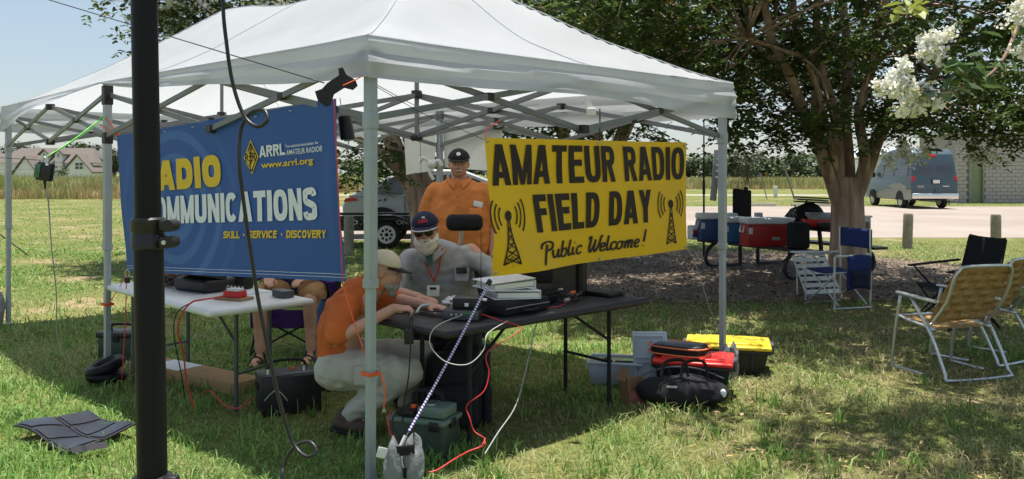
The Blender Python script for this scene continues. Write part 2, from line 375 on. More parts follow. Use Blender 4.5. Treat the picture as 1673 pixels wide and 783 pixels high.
keep = ~inpoly(xx, yy, SOLAR) & ~under(xx, yy) & ~((yy > 20.0) & (xx > -7.6)) & (rng.uniform(0, 1, n) > .92*(((xx-MC.x)/MRX)**2+((yy-MC.y)/MRY)**2 < .95)) & (rng.uniform(0, 1, n) < np.clip(.78+.7*pt, .25, 1))
xx, yy, pt = xx[keep], yy[keep], pt[keep]; n = len(xx)
dry = np.clip(.10-.5*pt+.26*(xx > .9)+.32*((xx > 1.5) & (yy > 4.2))+rng.normal(0, .2, n), 0, 1)[:, None]
tallp = np.clip(.5+1.1*patch(xx*1.7+9, yy*1.7-4), 0, 1)
gr = np.array([.105, .25, .045]); yg = np.array([.32, .455, .125]); st = np.array([.60, .50, .28])
mixg = rng.uniform(0, 1, (n, 1)); c = gr*(1-mixg)+yg*mixg
c = c*(1-dry)+(st*.8)*dry; c *= rng.uniform(.72, 1.2, (n, 1))
ln = (.038+.066*tallp)*rng.uniform(.55, 1.45, n)*np.where(yy < 5.5, 1.08, 1.0); ln *= np.where((xx > 1.7) & (yy > 5), .72, 1.0); wd = .0028*rng.uniform(.6, 1.5, n)*np.clip(yy/5, 1, 2.8)
blades('lawn_grass', xx, yy, ln, wd, rng.uniform(.5, 1.0, n)**.7, c, 'green and straw coloured lawn grass with dry patches')
# longer runner tufts
k = 900; ty = 3.3*np.exp(rng.uniform(0, 1, k)*math.log(11/3.3)); tx = rng.uniform(-1, 1, k)*(.66*ty+.5); ok = ~inpoly(tx, ty, SOLAR) & ~under(tx, ty) & (((tx-MC.x)/MRX)**2+((ty-MC.y)/MRY)**2 > .9) & ((tx < 1.8) | (rng.uniform(0, 1, k) < .3)); tx, ty = tx[ok], ty[ok]
rep = 16; x2 = np.repeat(tx, rep)+rng.normal(0, .035, len(tx)*rep); y2 = np.repeat(ty, rep)+rng.normal(0, .035, len(tx)*rep); n = len(x2)
c = (gr*.95*(1-(q := rng.uniform(0, 1, (n, 1))))+yg*q)*rng.uniform(.75, 1.25, (n, 1))
blades('grass_tufts', x2, y2, rng.uniform(.06, .155, n), .0036*rng.uniform(.7, 1.5, n), rng.uniform(.2, .9, n), c, 'longer grass tufts standing out of the lawn')
# dead leaves and straw scattered over the thin grass near the trees
N = 3600; lx = rng.uniform(1.0, 7.5, N); ly = rng.uniform(4.2, 12.5, N); kk = patch(lx+4, ly+2) > -.1; lx, ly = lx[kk], ly[kk]; N = len(lx); th = rng.uniform(0, 2*PI, N); l1 = rng.uniform(.012, .032, N); w1 = l1*rng.uniform(.15, .5, N); dx, dy = np.cos(th), np.sin(th); lz = rng.uniform(.025, .055, N); tz = rng.normal(0, .006, N); vv = np.zeros((N, 4, 3))
for k, (s1, s2) in enumerate(((-1, 0), (0, -1), (1, 0), (0, 1))): vv[:, k, 0] = lx+s1*dx*l1-s2*dy*w1; vv[:, k, 1] = ly+s1*dy*l1+s2*dx*w1; vv[:, k, 2] = lz+s1*tz
cc = np.repeat(rng.uniform(.6, 1.3, (N, 1, 1))*np.array([.42, .29, .15]), 4, axis=1); me = np_mesh('leaf_litter', vv.reshape(-1, 3), np.arange(4*N), np.full(N, 4), cc.reshape(-1, 3)); link('leaf_litter', me, 'far_leaf', smooth=0, kind='stuff', label='dead tan leaves scattered over the thin grass near the chairs', cat='leaf litter')
# tall field grass far left and far right
def field(name, x0, x1, y0, y1, n, h, label, hd, cg):
    y = rng.uniform(y0, y1, n); x = x0+(x1-x0)*rng.uniform(0, 1, n); p = patch(x*.22, y*.22)
    d = np.clip(hd-.7*p+rng.normal(0, .25, n)+.5*(y < y0+2.2), 0, 1)[:, None]; c = (np.array(cg)*1.35*(1-d)+np.array([.50, .38, .20])*d)*rng.uniform(.75, 1.25, (n, 1))
    blades(name, x, y, h*rng.uniform(.55, 1.12, n)*np.where(y < y0+2.2, .62, 1)*(1+.2*p), .022*rng.uniform(.6, 1.5, n), rng.uniform(.05, .45, n), c, label, mat_='far_leaf')
n = 34000; yy = rng.uniform(20, 51, n); xx = rng.uniform(-1, 1, n)*(.66*yy); kk = ~((xx > -8.5) & (yy < 41.5)); xx, yy = xx[kk], yy[kk]; n = len(xx); pt = patch(xx*.5, yy*.5); dq = np.clip(.35-.6*pt+rng.normal(0, .2, n), 0, 1)[:, None]; q = rng.uniform(0, 1, (n, 1))
blades('outer_lawn_grass', xx, yy, rng.uniform(.05, .11, n), .012*rng.uniform(.6, 1.5, n), rng.uniform(.6, 1, n), ((gr*(1-q)+yg*q)*(1-dq)+st*.8*dq)*rng.uniform(.75, 1.2, (n, 1)), 'thin mown grass stretching out to the field')
field('field_grass', -60, -14, 52, 84, 60000, 1.42, 'tall green and brown field grass beyond the mown lawn', .5, (.22, .27, .085))
field('meadow_grass', 8, 62, 84, 130, 42000, 1.15, 'pale straw meadow beyond the far path at right', .55, (.24, .26, .10))
field('meadow_grass_middle', -16, 10, 70, 100, 12000, 1.2, 'field grass far behind the tent', .45, (.22, .26, .09))
# ---------------------------------------------------------------- leaves and trees
def leaves(name, ctr, per, spread, size, parent, mat_='leaf', pal=None, asp=.25, flat=.35, label=None):
    ctr = np.asarray(ctr, float); n = len(ctr)*per; p = np.repeat(ctr, per, axis=0)+rng.normal(0, 1, (n, 3))*np.asarray(spread)
    d = rng.normal(0, 1, (n, 3)); d[:, 2] = d[:, 2]*flat-.25; d /= np.linalg.norm(d, axis=1)[:, None]
    if mat_ == 'leaf':   # leaves sit in pairs along short twigs
        tw = 10; g_ = -(-n//tw); td = rng.normal(0, 1, (g_, 3)); td[:, 2] = td[:, 2]*.45-.15; td /= np.linalg.norm(td, axis=1)[:, None]; o_ = np.repeat(ctr, per, axis=0)[::tw][:g_]+rng.normal(0, .75, (g_, 3))*np.asarray(spread)
        ii = np.arange(n); gi = ii//tw; kk_ = ii % tw; T_ = td[gi]; sd_ = np.cross(T_, np.array([0, 0, 1.])); sd_ /= np.linalg.norm(sd_, axis=1)[:, None]+1e-9; sg_ = np.where(kk_ % 2 == 0, 1., -1.)[:, None]
        p = o_[gi]+T_*((kk_//2)*size*.62)[:, None]+rng.normal(0, .006, (n, 3)); p[:, 2] -= (kk_//2)**2*size*.035; d = T_*.55+sd_*sg_*.8+rng.normal(0, .25, (n, 3)); d[:, 2] -= .12; d /= np.linalg.norm(d, axis=1)[:, None]
    up = rng.normal(0, .45, (n, 3)); up[:, 2] += 1; s = np.cross(d, up); s /= np.linalg.norm(s, axis=1)[:, None]+1e-9; nr = np.cross(s, d)
    L = (size*rng.uniform(.6, 1.3, n))[:, None]; W = L*asp*rng.uniform(.8, 1.25, (n, 1))
    v = np.stack([p, p+d*L*.32+s*W+nr*W*.35, p+d*L*.72+s*W*.75+nr*W*.25, p+d*L, p+d*L*.72-s*W*.75+nr*W*.25, p+d*L*.32-s*W+nr*W*.35], 1)
    idx = np.arange(n)*6; Lp = np.stack([idx, idx+1, idx+2, idx+3, idx, idx+3, idx+4, idx+5], 1).ravel()
    a, b = pal or ((.040, .080, .018), (.125, .18, .045)); cl = np.repeat(rng.uniform(0, 1, (len(ctr), 1)), per, axis=0); q = np.clip(.55*cl+.45*rng.uniform(0, 1, (n, 1)), 0, 1)
    c = np.array(a)*(1-q)+np.array(b)*q; y_ = rng.uniform(0, 1, (n, 1)) < .03; c = np.where(y_, np.array([.30, .23, .05]), c)*rng.uniform(.8, 1.2, (n, 1))
    if parent is not None: v = v-np.array(WM[parent.name].translation)
    me = np_mesh(name, v.reshape(-1, 3), Lp, np.full(2*n, 4), np.repeat(c[:, None, :], 6, axis=1).reshape(-1, 3))
    return link(name, me, mat_, parent, smooth=0, label=label)
def blossoms(name, ctr, per, spread, parent, size=.014, world=True):
    ctr = np.asarray(ctr, float); n = len(ctr)*per; p = np.repeat(ctr, per, axis=0)+rng.normal(0, 1, (n, 3))*np.asarray(spread)
    a = rng.normal(0, 1, (n, 3)); a /= np.linalg.norm(a, axis=1)[:, None]; b = np.cross(a, rng.normal(0, 1, (n, 3))); b /= np.linalg.norm(b, axis=1)[:, None]; S = (size*rng.uniform(.6, 1.3, n))[:, None]
    v = np.stack([p-a*S, p-b*S, p+a*S, p+b*S], 1); c = np.array([.93, .92, .84])*rng.uniform(.85, 1.08, (n, 1)); c = np.where(rng.uniform(0, 1, (n, 1)) < .1, np.array([.62, .58, .25]), c)
    if parent is not None: v = v-np.array(WM[parent.name].translation)
    me = np_mesh(name, v.reshape(-1, 3), np.arange(4*n), np.full(n, 4), np.repeat(c[:, None, :], 4, axis=1).reshape(-1, 3)); return link(name, me, 'petal', parent, smooth=0, kind='stuff')
def grow(mb, p, d, r, L, lvl, tips, spread=.55, up=.08, n=4):
    p = Vector(p); d = Vector(d).normalized(); pts = [p.copy()]; rs = [r]
    for i in range(n):
        d = (d+Vector((random.gauss(0, .13), random.gauss(0, .13), random.gauss(0, .09)+up))).normalized(); p = p+d*(L/n); pts.append(p.copy()); rs.append(r*(1-.35*(i+1)/n))
        if lvl <= 1: tips.append(p.copy())
    mb.tube(pts, rs, 7 if r > .02 else 4)
    if lvl <= 0: return
    for k in range(3 if lvl > 1 else 2):
        ax = d.orthogonal(); ax.rotate(Matrix.Rotation(random.uniform(0, 2*PI), 3, d)); dd = (d+ax*random.uniform(.5, 1.2)*spread*1.5).normalized()
        grow(mb, pts[-1] if k < 2 else pts[2], dd, r*.62, L*random.uniform(.62, .85), lvl-1, tips, spread, up*.7, n)
def crown_pts(c, rad, n, zmin, seed, thr=-.12, inner=.25, keepfn=None):
    out = []; t = 0
    while len(out) < n and t < n*60:
        t += 1; v = Vector((random.gauss(0, 1), random.gauss(0, 1), random.gauss(0, 1))).normalized()*(random.uniform(inner**3, 1)**(1/3.))
        p = Vector((c[0]+v.x*rad[0], c[1]+v.y*rad[1], c[2]+v.z*rad[2]))
        if p.z < zmin+.5*fbm(p.x, p.y, .5, seed): continue
        if noise.noise(p*.62+Vector((seed, 0, seed))) < thr+random.uniform(-.12, .12): continue
        if keepfn and not keepfn(p): continue
        out.append(tuple(p))
    return out
def branches_to(mb, hub, pts, r=.016, every=9):
    # thin limbs reaching into the leaf clumps
    for i in range(0, len(pts), every):
        a = Vector(pts[i]); h = min(hub, key=lambda q: (q-a).length); m1 = h.lerp(a, .45)+Vector((random.gauss(0, .15), random.gauss(0, .15), .12)); mb.tube(cr([h, m1, a], 3), crr([r, r*.7, r*.3], 3), 5)
# --- the crape myrtle in the middle right
t = thing('crape_myrtle_tree', 'big multi-stemmed tree with smooth tan trunk beside the picnic table', 'tree', TREE)
mb = MB(); T0 = TREE.y; hubs = []; tips = []
base = [(1382, 474), (1381, 430), (1382, 390), (1383, 350), (1384, 322)]
mb.tube(cr([P(x, y, T0) for x, y in base], 4), crr([.27, .225, .205, .205, .21], 4), 16)
for (o, r0) in ((-.12, .11), (.1, .12), (.02, .13), (-.05, .11), (.13, .09)):
    dy = random.uniform(-.12, .06); mb.tube(cr([TREE+Vector((o*1.5, dy*1.3, -.05)), TREE+Vector((o, dy, .6)), TREE+Vector((o*.75, dy, 1.2)), TREE+Vector((o*.8, dy, 1.55))], 4), crr([r0*1.2, r0, r0*.9, r0*.75], 4), 10)
stems = [([(1375, 350), (1352, 275), (1333, 225), (1303, 160), (1283, 112), (1262, 60), (1240, -20)], .115, -.5), ([(1378, 335), (1356, 255), (1338, 190), (1322, 120), (1300, 50), (1290, -40)], .105, .25), ([(1384, 335), (1372, 260), (1362, 185), (1340, 110), (1330, 40), (1340, -50)], .11, -.2),
         ([(1388, 335), (1385, 260), (1382, 180), (1388, 100), (1380, 20), (1372, -60)], .12, .35), ([(1392, 335), (1402, 260), (1408, 185), (1425, 110), (1440, 30), (1462, -50)], .105, -.35), ([(1396, 340), (1418, 275), (1447, 215), (1478, 170), (1520, 125), (1570, 70), (1620, 0)], .10, -.1),
         ([(1394, 330), (1412, 262), (1440, 190), (1460, 120), (1500, 40), (1530, -40)], .085, .5), ([(1374, 330), (1345, 250), (1310, 185), (1262, 140), (1205, 110), (1150, 95)], .06, .6), ([(1376, 330), (1362, 240), (1342, 150), (1312, 100), (1290, 85), (1230, 60)], .06, -.7)]
for pts, r, dz in stems:
    r *= .78; q = [P(x, y, T0+dz*(i/(len(pts)-1))*2.0) for i, (x, y) in enumerate(pts)]; q = [a+Vector((random.gauss(0, .03), random.gauss(0, .05), 0)) for a in q]
    path = cr(q, 5); mb.tube(path, crr([r*(1-.5*i/(len(q)-1)) for i in range(len(q))], 5), 9); hubs += path[12:]
    dd = (q[-1]-q[-2]).normalized(); grow(mb, q[-1], dd, r*.5, 1.3, 3, tips, .5, .05); grow(mb, q[-3], (dd+Vector((random.choice((-1, 1))*.9, random.choice((-1, 1))*.8, .1))), r*.4, 1.1, 2, tips, .6, -.02)
cp = crown_pts((TREE.x+.1, TREE.y, 4.5), (5.0, 4.4, 2.7), 950, 2.75, 1.7, .02, .35, lambda p: p.z < 4.3 or random.random() < .30)
droop = []
for (px, py, Y, k) in ((1170, 190, 10.6, 7), (1200, 210, 11.3, 7), (1240, 212, 11.5, 8), (1290, 218, 11.2, 8), (1315, 195, 10.6, 8), (1250, 170, 12, 10), (1160, 150, 11.5, 8), (1100, 95, 11.5, 10), (1440, 190, 11, 8), (1470, 192, 11.2, 8), (1500, 200, 11, 7), (1540, 192, 11.4, 9), (1580, 185, 11, 9), (1620, 205, 10.8, 9), (1655, 215, 11.2, 10), (1690, 205, 11, 10), (1330, 170, 12.6, 10), (1210, 100, 12.4, 10), (1440, 150, 12, 9), (1600, 150, 11.5, 12), (1520, 170, 12, 10)):
    for _ in range(k): p = P(px, py, Y); droop.append((p.x+random.gauss(0, .28), p.y+random.gauss(0, .35), p.z+random.gauss(0, .14)))
branches_to(mb, hubs, cp, .02, 7); branches_to(mb, hubs, droop, .017, 5)
mb.build('trunk', 'bark', t, world=True, smooth=180)
leaves('crown', cp+droop+[tuple(a) for a in tips[::2] if a.z > 2.7], 66, (.20, .20, .12), .085, t)
fl = [P(1453, 262, 10.9), P(1486, 258, 11), P(1512, 252, 11.2), P(1590, 252, 11.2), P(1617, 258, 11.1), P(1475, 245, 11)]
for a in fl: blossoms('flower_cluster', [a], 120, (.05, .05, .07), t, .022)
# --- trees behind the tent
def back_tree(label, base, stems, crown, rad, n, zmin, seed, per, flowers=(), size=.10, droop=()):
    t = thing('crape_myrtle_tree', label, 'tree', base, group='crape myrtles round the tent'); mb = MB(); hubs = []; tips = []
    for pts, r in stems:
        q = [Vector(a) for a in pts]; path = cr(q, 5); mb.tube(path, crr([r*(1-.45*i/(len(q)-1)) for i in range(len(q))], 5), 9); hubs += path[8:]; grow(mb, q[-1], (q[-1]-q[-2]), r*.5, 1.3, 2, tips, .5, .05)
    cp = crown_pts(crown, rad, n, zmin, seed, -.1, .3)+[tuple(Vector(p)+Vector((random.gauss(0, .3), random.gauss(0, .3), random.gauss(0, .2)))) for p, k in droop for _ in range(k)]
    branches_to(mb, hubs, cp, .02, 8); mb.build('trunk', 'bark', t, world=True, smooth=180); leaves('crown', cp, per, (.32, .32, .2), size, t)
    for a in flowers: blossoms('flower_cluster', [a], 90, (.10, .10, .12), t, .035)
TB = Vector((-1.72, 16, 0))
back_tree('leaning tree with white blossom behind the tent, beyond the standing man', TB,
    [([TB+Vector((0, 0, -.1)), P(690, 380, 16), P(680, 320, 16), P(655, 265, 16), P(638, 225, 16.1), P(610, 150, 16.4), P(560, 40, 16.6)], .24), ([P(688, 360, 16), P(664, 300, 15.8), P(625, 250, 15.5), P(585, 225, 15.2), P(540, 190, 15)], .12), ([P(692, 370, 16.1), P(690, 290, 16.2), P(668, 225, 16.4), P(655, 150, 16.8), P(690, 20, 17)], .17)],
    (-3.1, 16.4, 5.3), (4.6, 3.6, 2.6), 620, 3.2, 4.2, 60, [P(x, y, 14.2) for x, y in ((275, 8), (290, 20), (300, 42), (282, 55), (445, 4), (470, 3), (420, 2), (330, 8))], .10,
    [(P(590, 250, 15.4), 6), (P(610, 270, 15.2), 6), (P(575, 275, 15.2), 5), (P(640, 240, 15.6), 4), (P(275, 22, 14.4), 18), (P(300, 50, 14.6), 14), (P(330, 5, 14.6), 12), (P(400, -8, 15), 12), (P(460, -4, 15), 10), (P(270, 75, 14.5), 6), (P(640, 225, 16.8), 4), (P(262, 68, 14.5), 4)])
TD = Vector((1.7, 17.6, 0))
back_tree('dark leafy tree whose crown shows above the yellow banner', TD,
    [([TD+Vector((0, 0, -.1)), TD+Vector((.1, 0, 1)), TD+Vector((.4, 0, 2)), TD+Vector((1, -.3, 3.4)), TD+Vector((1.6, -.5, 5))], .2), ([TD+Vector((0, 0, .4)), TD+Vector((-.3, .1, 1.6)), TD+Vector((-.9, 0, 3)), TD+Vector((-1.3, .2, 4.6))], .17), ([TD+Vector((.05, 0, .5)), TD+Vector((.1, .3, 2)), TD+Vector((.0, .5, 4.4))], .16)],
    (1.9, 17.4, 4.9), (4.4, 3.4, 2.5), 640, 2.75, 8.8, 60, [], .10, [(P(850, 205, 15.6), 7), (P(900, 212, 15.6), 8), (P(960, 208, 15.8), 8), (P(1010, 212, 15.8), 7), (P(1060, 205, 15.6), 7), (P(830, 215, 15.5), 5), (P(930, 225, 15.6), 4)])
# --- the tree at right whose low blossoming branch hangs into view and whose crown shades the grass
TCB = Vector((5.9, 3.4, 0)); t = thing('crape_myrtle_tree', 'near tree at right with large white flower heads hanging on its low branch', 'tree', TCB)
mb = MB(); hubs = []; tips = []
for ends, r in (([(0, 0, -.1), (-.1, .1, 1), (-.5, .6, 2.4), (-1.2, 1.6, 3.6), (-2, 2.6, 4.4)], .16), ([(.1, 0, -.1), (0, -.2, 1.2), (-.3, -.6, 2.6), (-1.1, -1.0, 3.7)], .14), ([(0, .1, -.1), (.3, .5, 1.4), (.5, 1.4, 3), (.2, 2.8, 4.4)], .14), ([(-.1, 0, -.1), (-.6, .0, 1.6), (-1.5, .1, 2.9), (-2.6, .2, 3.35)], .12)):
    q = [TCB+Vector(a) for a in ends]; path = cr(q, 5); mb.tube(path, crr([r*(1-.5*i/(len(q)-1)) for i in range(len(q))], 5), 9); hubs += path[6:]
def keepC(p): return p.z > 2.0+.2025*max(p.y, 2)+.25 or p.x > .64*p.y+.5
cp = crown_pts((4.4, 6.5, 4.5), (3.0, 3.8, 1.25), 400, 3.3, 6.4, .05, .1, lambda p: keepC(p) and not (p.x < 2.1 and p.y < 4.1))
branches_to(mb, hubs, cp, .018, 8)
br = cr([TCB+Vector((-2.6, .2, 3.35)), P(1800, -150, 3.3), P(1690, -10, 3.2), P(1640, 95, 3.1), P(1600, 130, 3.05), P(1560, 110, 3.0), P(1535, 85, 3.0)], 6); mb.tube(br, crr([.02, .012, .008, .006, .005, .004, .003], 6), 6)
b2 = cr([P(1600, 130, 3.05), P(1555, 150, 3.0), P(1520, 150, 2.98), P(1480, 132, 2.96)], 6); mb.tube(b2, .004, 5)
b3 = cr([P(1690, -10, 3.2), P(1672, 30, 3.2), P(1660, 45, 3.2)], 6); mb.tube(b3, .004, 5)
b4 = cr([P(1690, -10, 3.2), P(1560, -30, 3.2), P(1500, 5, 3.15), P(1482, 18, 3.1)], 6); mb.tube(b4, .004, 5)
mb.build('trunk', 'bark', t, world=True, smooth=180)
leaves('crown', cp, 70, (.26, .26, .16), .07, t)
lf = []
for kd in range(3):
    a = MB(); Lh = (.075, .06, .085)[kd]; W = (.021, .018, .024)[kd]
    a.add([(0, 0, 0), (Lh*.3, W, .006), (Lh*.65, W*.85, .004), (Lh, 0, -.006), (Lh*.65, -W*.85, .004), (Lh*.3, -W, .006)], [(0, 1, 2, 3), (0, 3, 4, 5)])
    me = bpy.data.meshes.new('leaf'); me.from_pydata([tuple(v) for v in a.v], [], a.f); me.update(); lf.append(me)
for nm, c_ in (('near_leaf', (.10, .165, .055)), ('near_leaf_light', (.30, .34, .07)), ('near_leaf_grey', (.16, .22, .14))): mat(nm, c_, .4, var=.15, vs=40, trans=.3, spec=.4)
def put_leaf(p, d, k, m):
    o = bpy.data.objects.new('leaf', lf[k]); col.objects.link(o); o.parent = t; d = Vector(d).normalized(); M = frame(p, d, Vector((random.gauss(0, .4), random.gauss(0, .4), 1)).cross(d)); o.matrix_local = WM[t.name].inverted() @ M
    if not lf[k].materials: lf[k].materials.append(None)
    o.material_slots[0].link = 'OBJECT'; o.material_slots[0].material = MATS[m]
for path, cnt, m in ((br, 34, 'near_leaf'), (b2, 12, 'near_leaf_grey'), (b3, 10, 'near_leaf_light'), (b4[6:], 12, 'near_leaf_light')):
    for _ in range(cnt):
        p = random.choice(path[4:]); put_leaf(p+Vector((random.gauss(0, .015), random.gauss(0, .015), random.gauss(0, .01))), (random.gauss(0, 1), random.gauss(0, .8), random.gauss(-.25, .5)), random.randrange(3), m)
for px, py in ((1590, 112), (1600, 120), (1578, 122), (1612, 112), (1622, 122), (1584, 130), (1640, 62), (1652, 82), (1632, 100), (1575, 92), (1548, 135), (1560, 128)):
    put_leaf(P(px, py, 3.02), (random.gauss(0, 1), random.gauss(0, .5), random.gauss(-.2, .6)), random.randrange(3), 'near_leaf_grey' if px < 1600 else 'near_leaf')
for pts in ([(1508, 68), (1515, 80), (1525, 70), (1530, 85), (1540, 62), (1552, 56), (1535, 97), (1520, 60), (1510, 88)], [(1437, 143), (1452, 138), (1462, 122), (1475, 112), (1465, 142), (1480, 135), (1490, 148), (1456, 150), (1478, 105)], [(1474, 182), (1490, 172), (1505, 160), (1518, 155), (1528, 168), (1500, 180), (1486, 160), (1512, 145)], [(1660, 12), (1672, 5), (1668, 30), (1680, 20), (1690, 8)], [(1670, 80), (1680, 75), (1678, 92)]):
    blossoms('flower_cluster', [P(x, y, 3.0+random.gauss(0, .02)) for x, y in pts], 80, (.013, .016, .013), t, .0075)
for px, py in ((1648, 18), (1640, 30), (1655, 32), (1632, 42), (1662, 20), (1645, 45)):
    blossoms('bud_cluster', [P(px, py, 3.15)], 8, (.01, .01, .01), t, .007)
# --- far trees and the wood on the horizon
def far_tree(name, label, x, y, h, wdt, n, pal, group, trunk=True):
    t = thing(name, label, 'tree' if trunk else 'shrub', (x, y, 0), group=group); mb = MB()
    if not trunk: mb.tube([(0, 0, 0), (0, 0, h*.5)], .08, 6); mb.build('stem', 'bark_far', t)
    if trunk: mb.tube([(0, 0, 0), (.05*wdt, 0, h*.35), (0, 0, h*.7)], [wdt*.045, wdt*.035, wdt*.015], 7); mb.build('trunk', 'bark_far', t)
    pts = crown_pts((x, y, h*.62), (wdt*.5, wdt*.5, h*.40), n, h*.18, x*.1, -.15, .3); leaves('crown', pts, 16, (wdt*.05, wdt*.05, h*.03), wdt*.055, t, 'far_leaf', pal, .4)
pd = ((.035, .062, .026), (.075, .105, .045)); pm = ((.05, .08, .03), (.11, .14, .055))
for (px, Y, h, wd, lb) in ((38, 235, 10.2, 9, 'round dark tree rising behind the left part of the house roof'), (-12, 228, 9, 8, 'dark tree at the far left edge behind the house'), (128, 232, 9.6, 11, 'tree rising behind the middle of the house roof'), (150, 226, 9, 9, 'lower tree behind the right end of the house roof'), (186, 215, 7.5, 8, 'tree right of the house beside the mid tent leg'), (205, 222, 7.0, 9, 'tree right of the house behind the blue banner edge')):
    far_tree('broadleaf_tree', lb, (px-CXP)*Y/FPX, Y, h, wd, 170, pd, 'trees around the far house')
far_tree('shrub', 'round green bush in front of the far house', (95-CXP)*190/FPX, 190, 3.2, 4.5, 60, pm, None, False)
far_tree('small_tree', 'young grey-green tree on the lawn beyond the parking lot', (1219-CXP)*88/FPX, 88, 4.3, 4.4, 130, ((.09, .11, .08), (.17, .19, .14)), None)
pts = []
for i in range(950):
    px = random.uniform(900, 1760); Y = random.uniform(290, 340); h = 6.5+2.8*fbm(px*.02, 0, 1.0, 2.2)+2*fbm(px*.09, 0, 1, 5); x = (px-CXP)*Y/FPX; pts.append((x, Y, random.uniform(.0, 1)**.7*max(h, 3)))
leaves('distant_wood', pts, 26, (1.3, 1.0, .75), 1.5, None, 'far_leaf', ((.06, .095, .055), (.12, .155, .085)), .42, label='belt of green trees along the horizon at right')['kind'] = 'stuff'
pts = []
for i in range(260):
    px = random.uniform(560, 900); Y = random.uniform(300, 340); pts.append(((px-CXP)*Y/FPX, Y, random.uniform(0, 1)**.7*(6+2*fbm(px*.03, 0, 1, 1))))
leaves('distant_wood', pts, 22, (1.3, 1.0, .75), 1.5, None, 'far_leaf', ((.06, .095, .055), (.12, .155, .085)), .42, label='belt of trees on the horizon behind the tent')['kind'] = 'stuff'
for o in col.objects:
    if o.name.startswith('distant_wood'): o['category'] = 'wood'
# ---------------------------------------------------------------- far house
HY = 205; hx = lambda px: (px-CXP)*HY/FPX; hz = lambda py: EYE-(py-HOR)*HY/FPX
t = thing('far_house', 'large pale gabled house with brown shingle roof across the field', 'house', (hx(80), HY, 0))
def W(mb, nm, m, p=None): return mb.build(nm, m, p or t, world=True, smooth=20)
def gabled(x0, x1, y0, y1, ze, zr, axis, wm, nm='wall'):
    mb = MB(); mb.box(((x0+x1)/2, (y0+y1)/2, ze/2), (x1-x0, y1-y0, ze)); rf = MB(); o = .5
    if axis == 'x':
        yc = (y0+y1)/2; h = 2.5; v = [(x0-o, y0-o, ze), (x1+o, y0-o, ze), (x1+o, y1+o, ze), (x0-o, y1+o, ze), (x0+h, yc, zr), (x1-h, yc, zr)]; rf.add(v, [(0, 1, 5, 4), (1, 2, 5), (2, 3, 4, 5), (3, 0, 4), (3, 2, 1, 0)])
    else:
        xc = (x0+x1)/2; v = [(x0-o, y0-o, ze-.3), (xc, y0-o, zr), (x1+o, y0-o, ze-.3), (x0-o, y1, ze-.3), (xc, y1, zr), (x1+o, y1, ze-.3)]; v2 = [(a, b, c+.3) for a, b, c in v]
        rf.add(v+v2, [(6, 7, 10, 9), (7, 8, 11, 10), (0, 3, 4, 1), (1, 4, 5, 2), (0, 1, 7, 6), (1, 2, 8, 7), (0, 6, 9, 3), (2, 5, 11, 8)])
        mb.add([(x0, y0, ze), (x1, y0, ze), (xc, y0, zr-.1), (x0, y1, ze), (x1, y1, ze), (xc, y1, zr-.1)], [(0, 1, 2), (3, 5, 4), (0, 2, 5, 3), (1, 4, 5, 2)])
    W(mb, nm, wm); return W(rf, 'roof', 'roof_shingle')
gabled(hx(-4), hx(152), HY, HY+11, hz(266), hz(241), 'x', 'white_paint')
gabled(hx(113), hx(158), HY-2.6, HY+4, hz(281), hz(254), 'y', 'white_paint')
gabled(hx(34), hx(72), HY-3, HY+4, hz(284), hz(257), 'y', 'white_paint')
gabled(hx(-40), hx(20), HY+2, HY+10, hz(266), hz(250), 'x', 'white_paint')
for px in (74, 97):
    d = gabled(hx(px-6), hx(px+6), HY-.4, HY+5, hz(252), hz(245), 'y', 'white_paint', 'dormer_wall')
def win(px0, px1, py0, py1, y, nb=2):
    mb = MB(); x0, x1, z0, z1 = hx(px0), hx(px1), hz(py1), hz(py0); mb.box(((x0+x1)/2, y, (z0+z1)/2), (x1-x0, .08, z1-z0)); wn = W(mb, 'window', 'window_glass'); fr = MB()
    for k in range(nb+1): fr.box((x0+(x1-x0)*k/nb, y-.06, (z0+z1)/2), (.14, .08, z1-z0+.2))
    for z in (z0, (z0+z1)/2, z1): fr.box(((x0+x1)/2, y-.07, z), (x1-x0+.2, .08, .12))
    W(fr, 'frame', 'white_paint', wn)
win(132, 145, 266, 277, HY-2.65); win(83, 96, 265, 274, HY-.05); win(72, 76, 251, 256, HY-.45, 1); win(95, 99, 251, 257, HY-.45, 1); win(103, 108, 266, 273, HY-.05, 1); win(2, 6, 263, 272, HY+1.9, 1)
W(MB().box((hx(153), HY+5, hz(251)), (1.2, 1.2, 2.6)), 'chimney', 'white_paint')
# ---------------------------------------------------------------- block building and shed behind the van
t = thing('block_building', 'grey concrete block building with pale green door behind the van', 'building', (23.5, 46, 0))
BY = 46.0; bx0 = (1561-CXP)*BY/FPX; dx0, dx1 = (1582-CXP)*BY/FPX, (1607-CXP)*BY/FPX; bx1 = (1730-CXP)*BY/FPX; hB = 3.75
mb = MB(); mb.box(((bx0+dx0)/2, BY+2.06, hB/2), (dx0-bx0, 4, hB-.02)); mb.box(((bx1+dx1)/2, BY+2.06, hB/2), (bx1-dx1, 4, hB-.02)); mb.box(((dx0+dx1)/2, BY+2.26, 3.2), (dx1-dx0, 3.6, 1.06)); W(mb, 'wall', 'mortar')
bk = MB().box((0, 0, 0), (.39, .09, .19), .012, seg=1); bme = None
def block(x, z, wdt):
    global bme
    if bme is None:
        bme = bpy.data.meshes.new('block'); bme.from_pydata([tuple(v) for v in bk.v], [], bk.f); bme.materials.append(MATS['block'])
    o = bpy.data.objects.new('block', bme); col.objects.link(o); o.parent = t; o.location = (x-23.5, BY-46+.02+random.gauss(0, .003), z); o.scale = (wdt/.39, 1, 1)
nb_ = 0
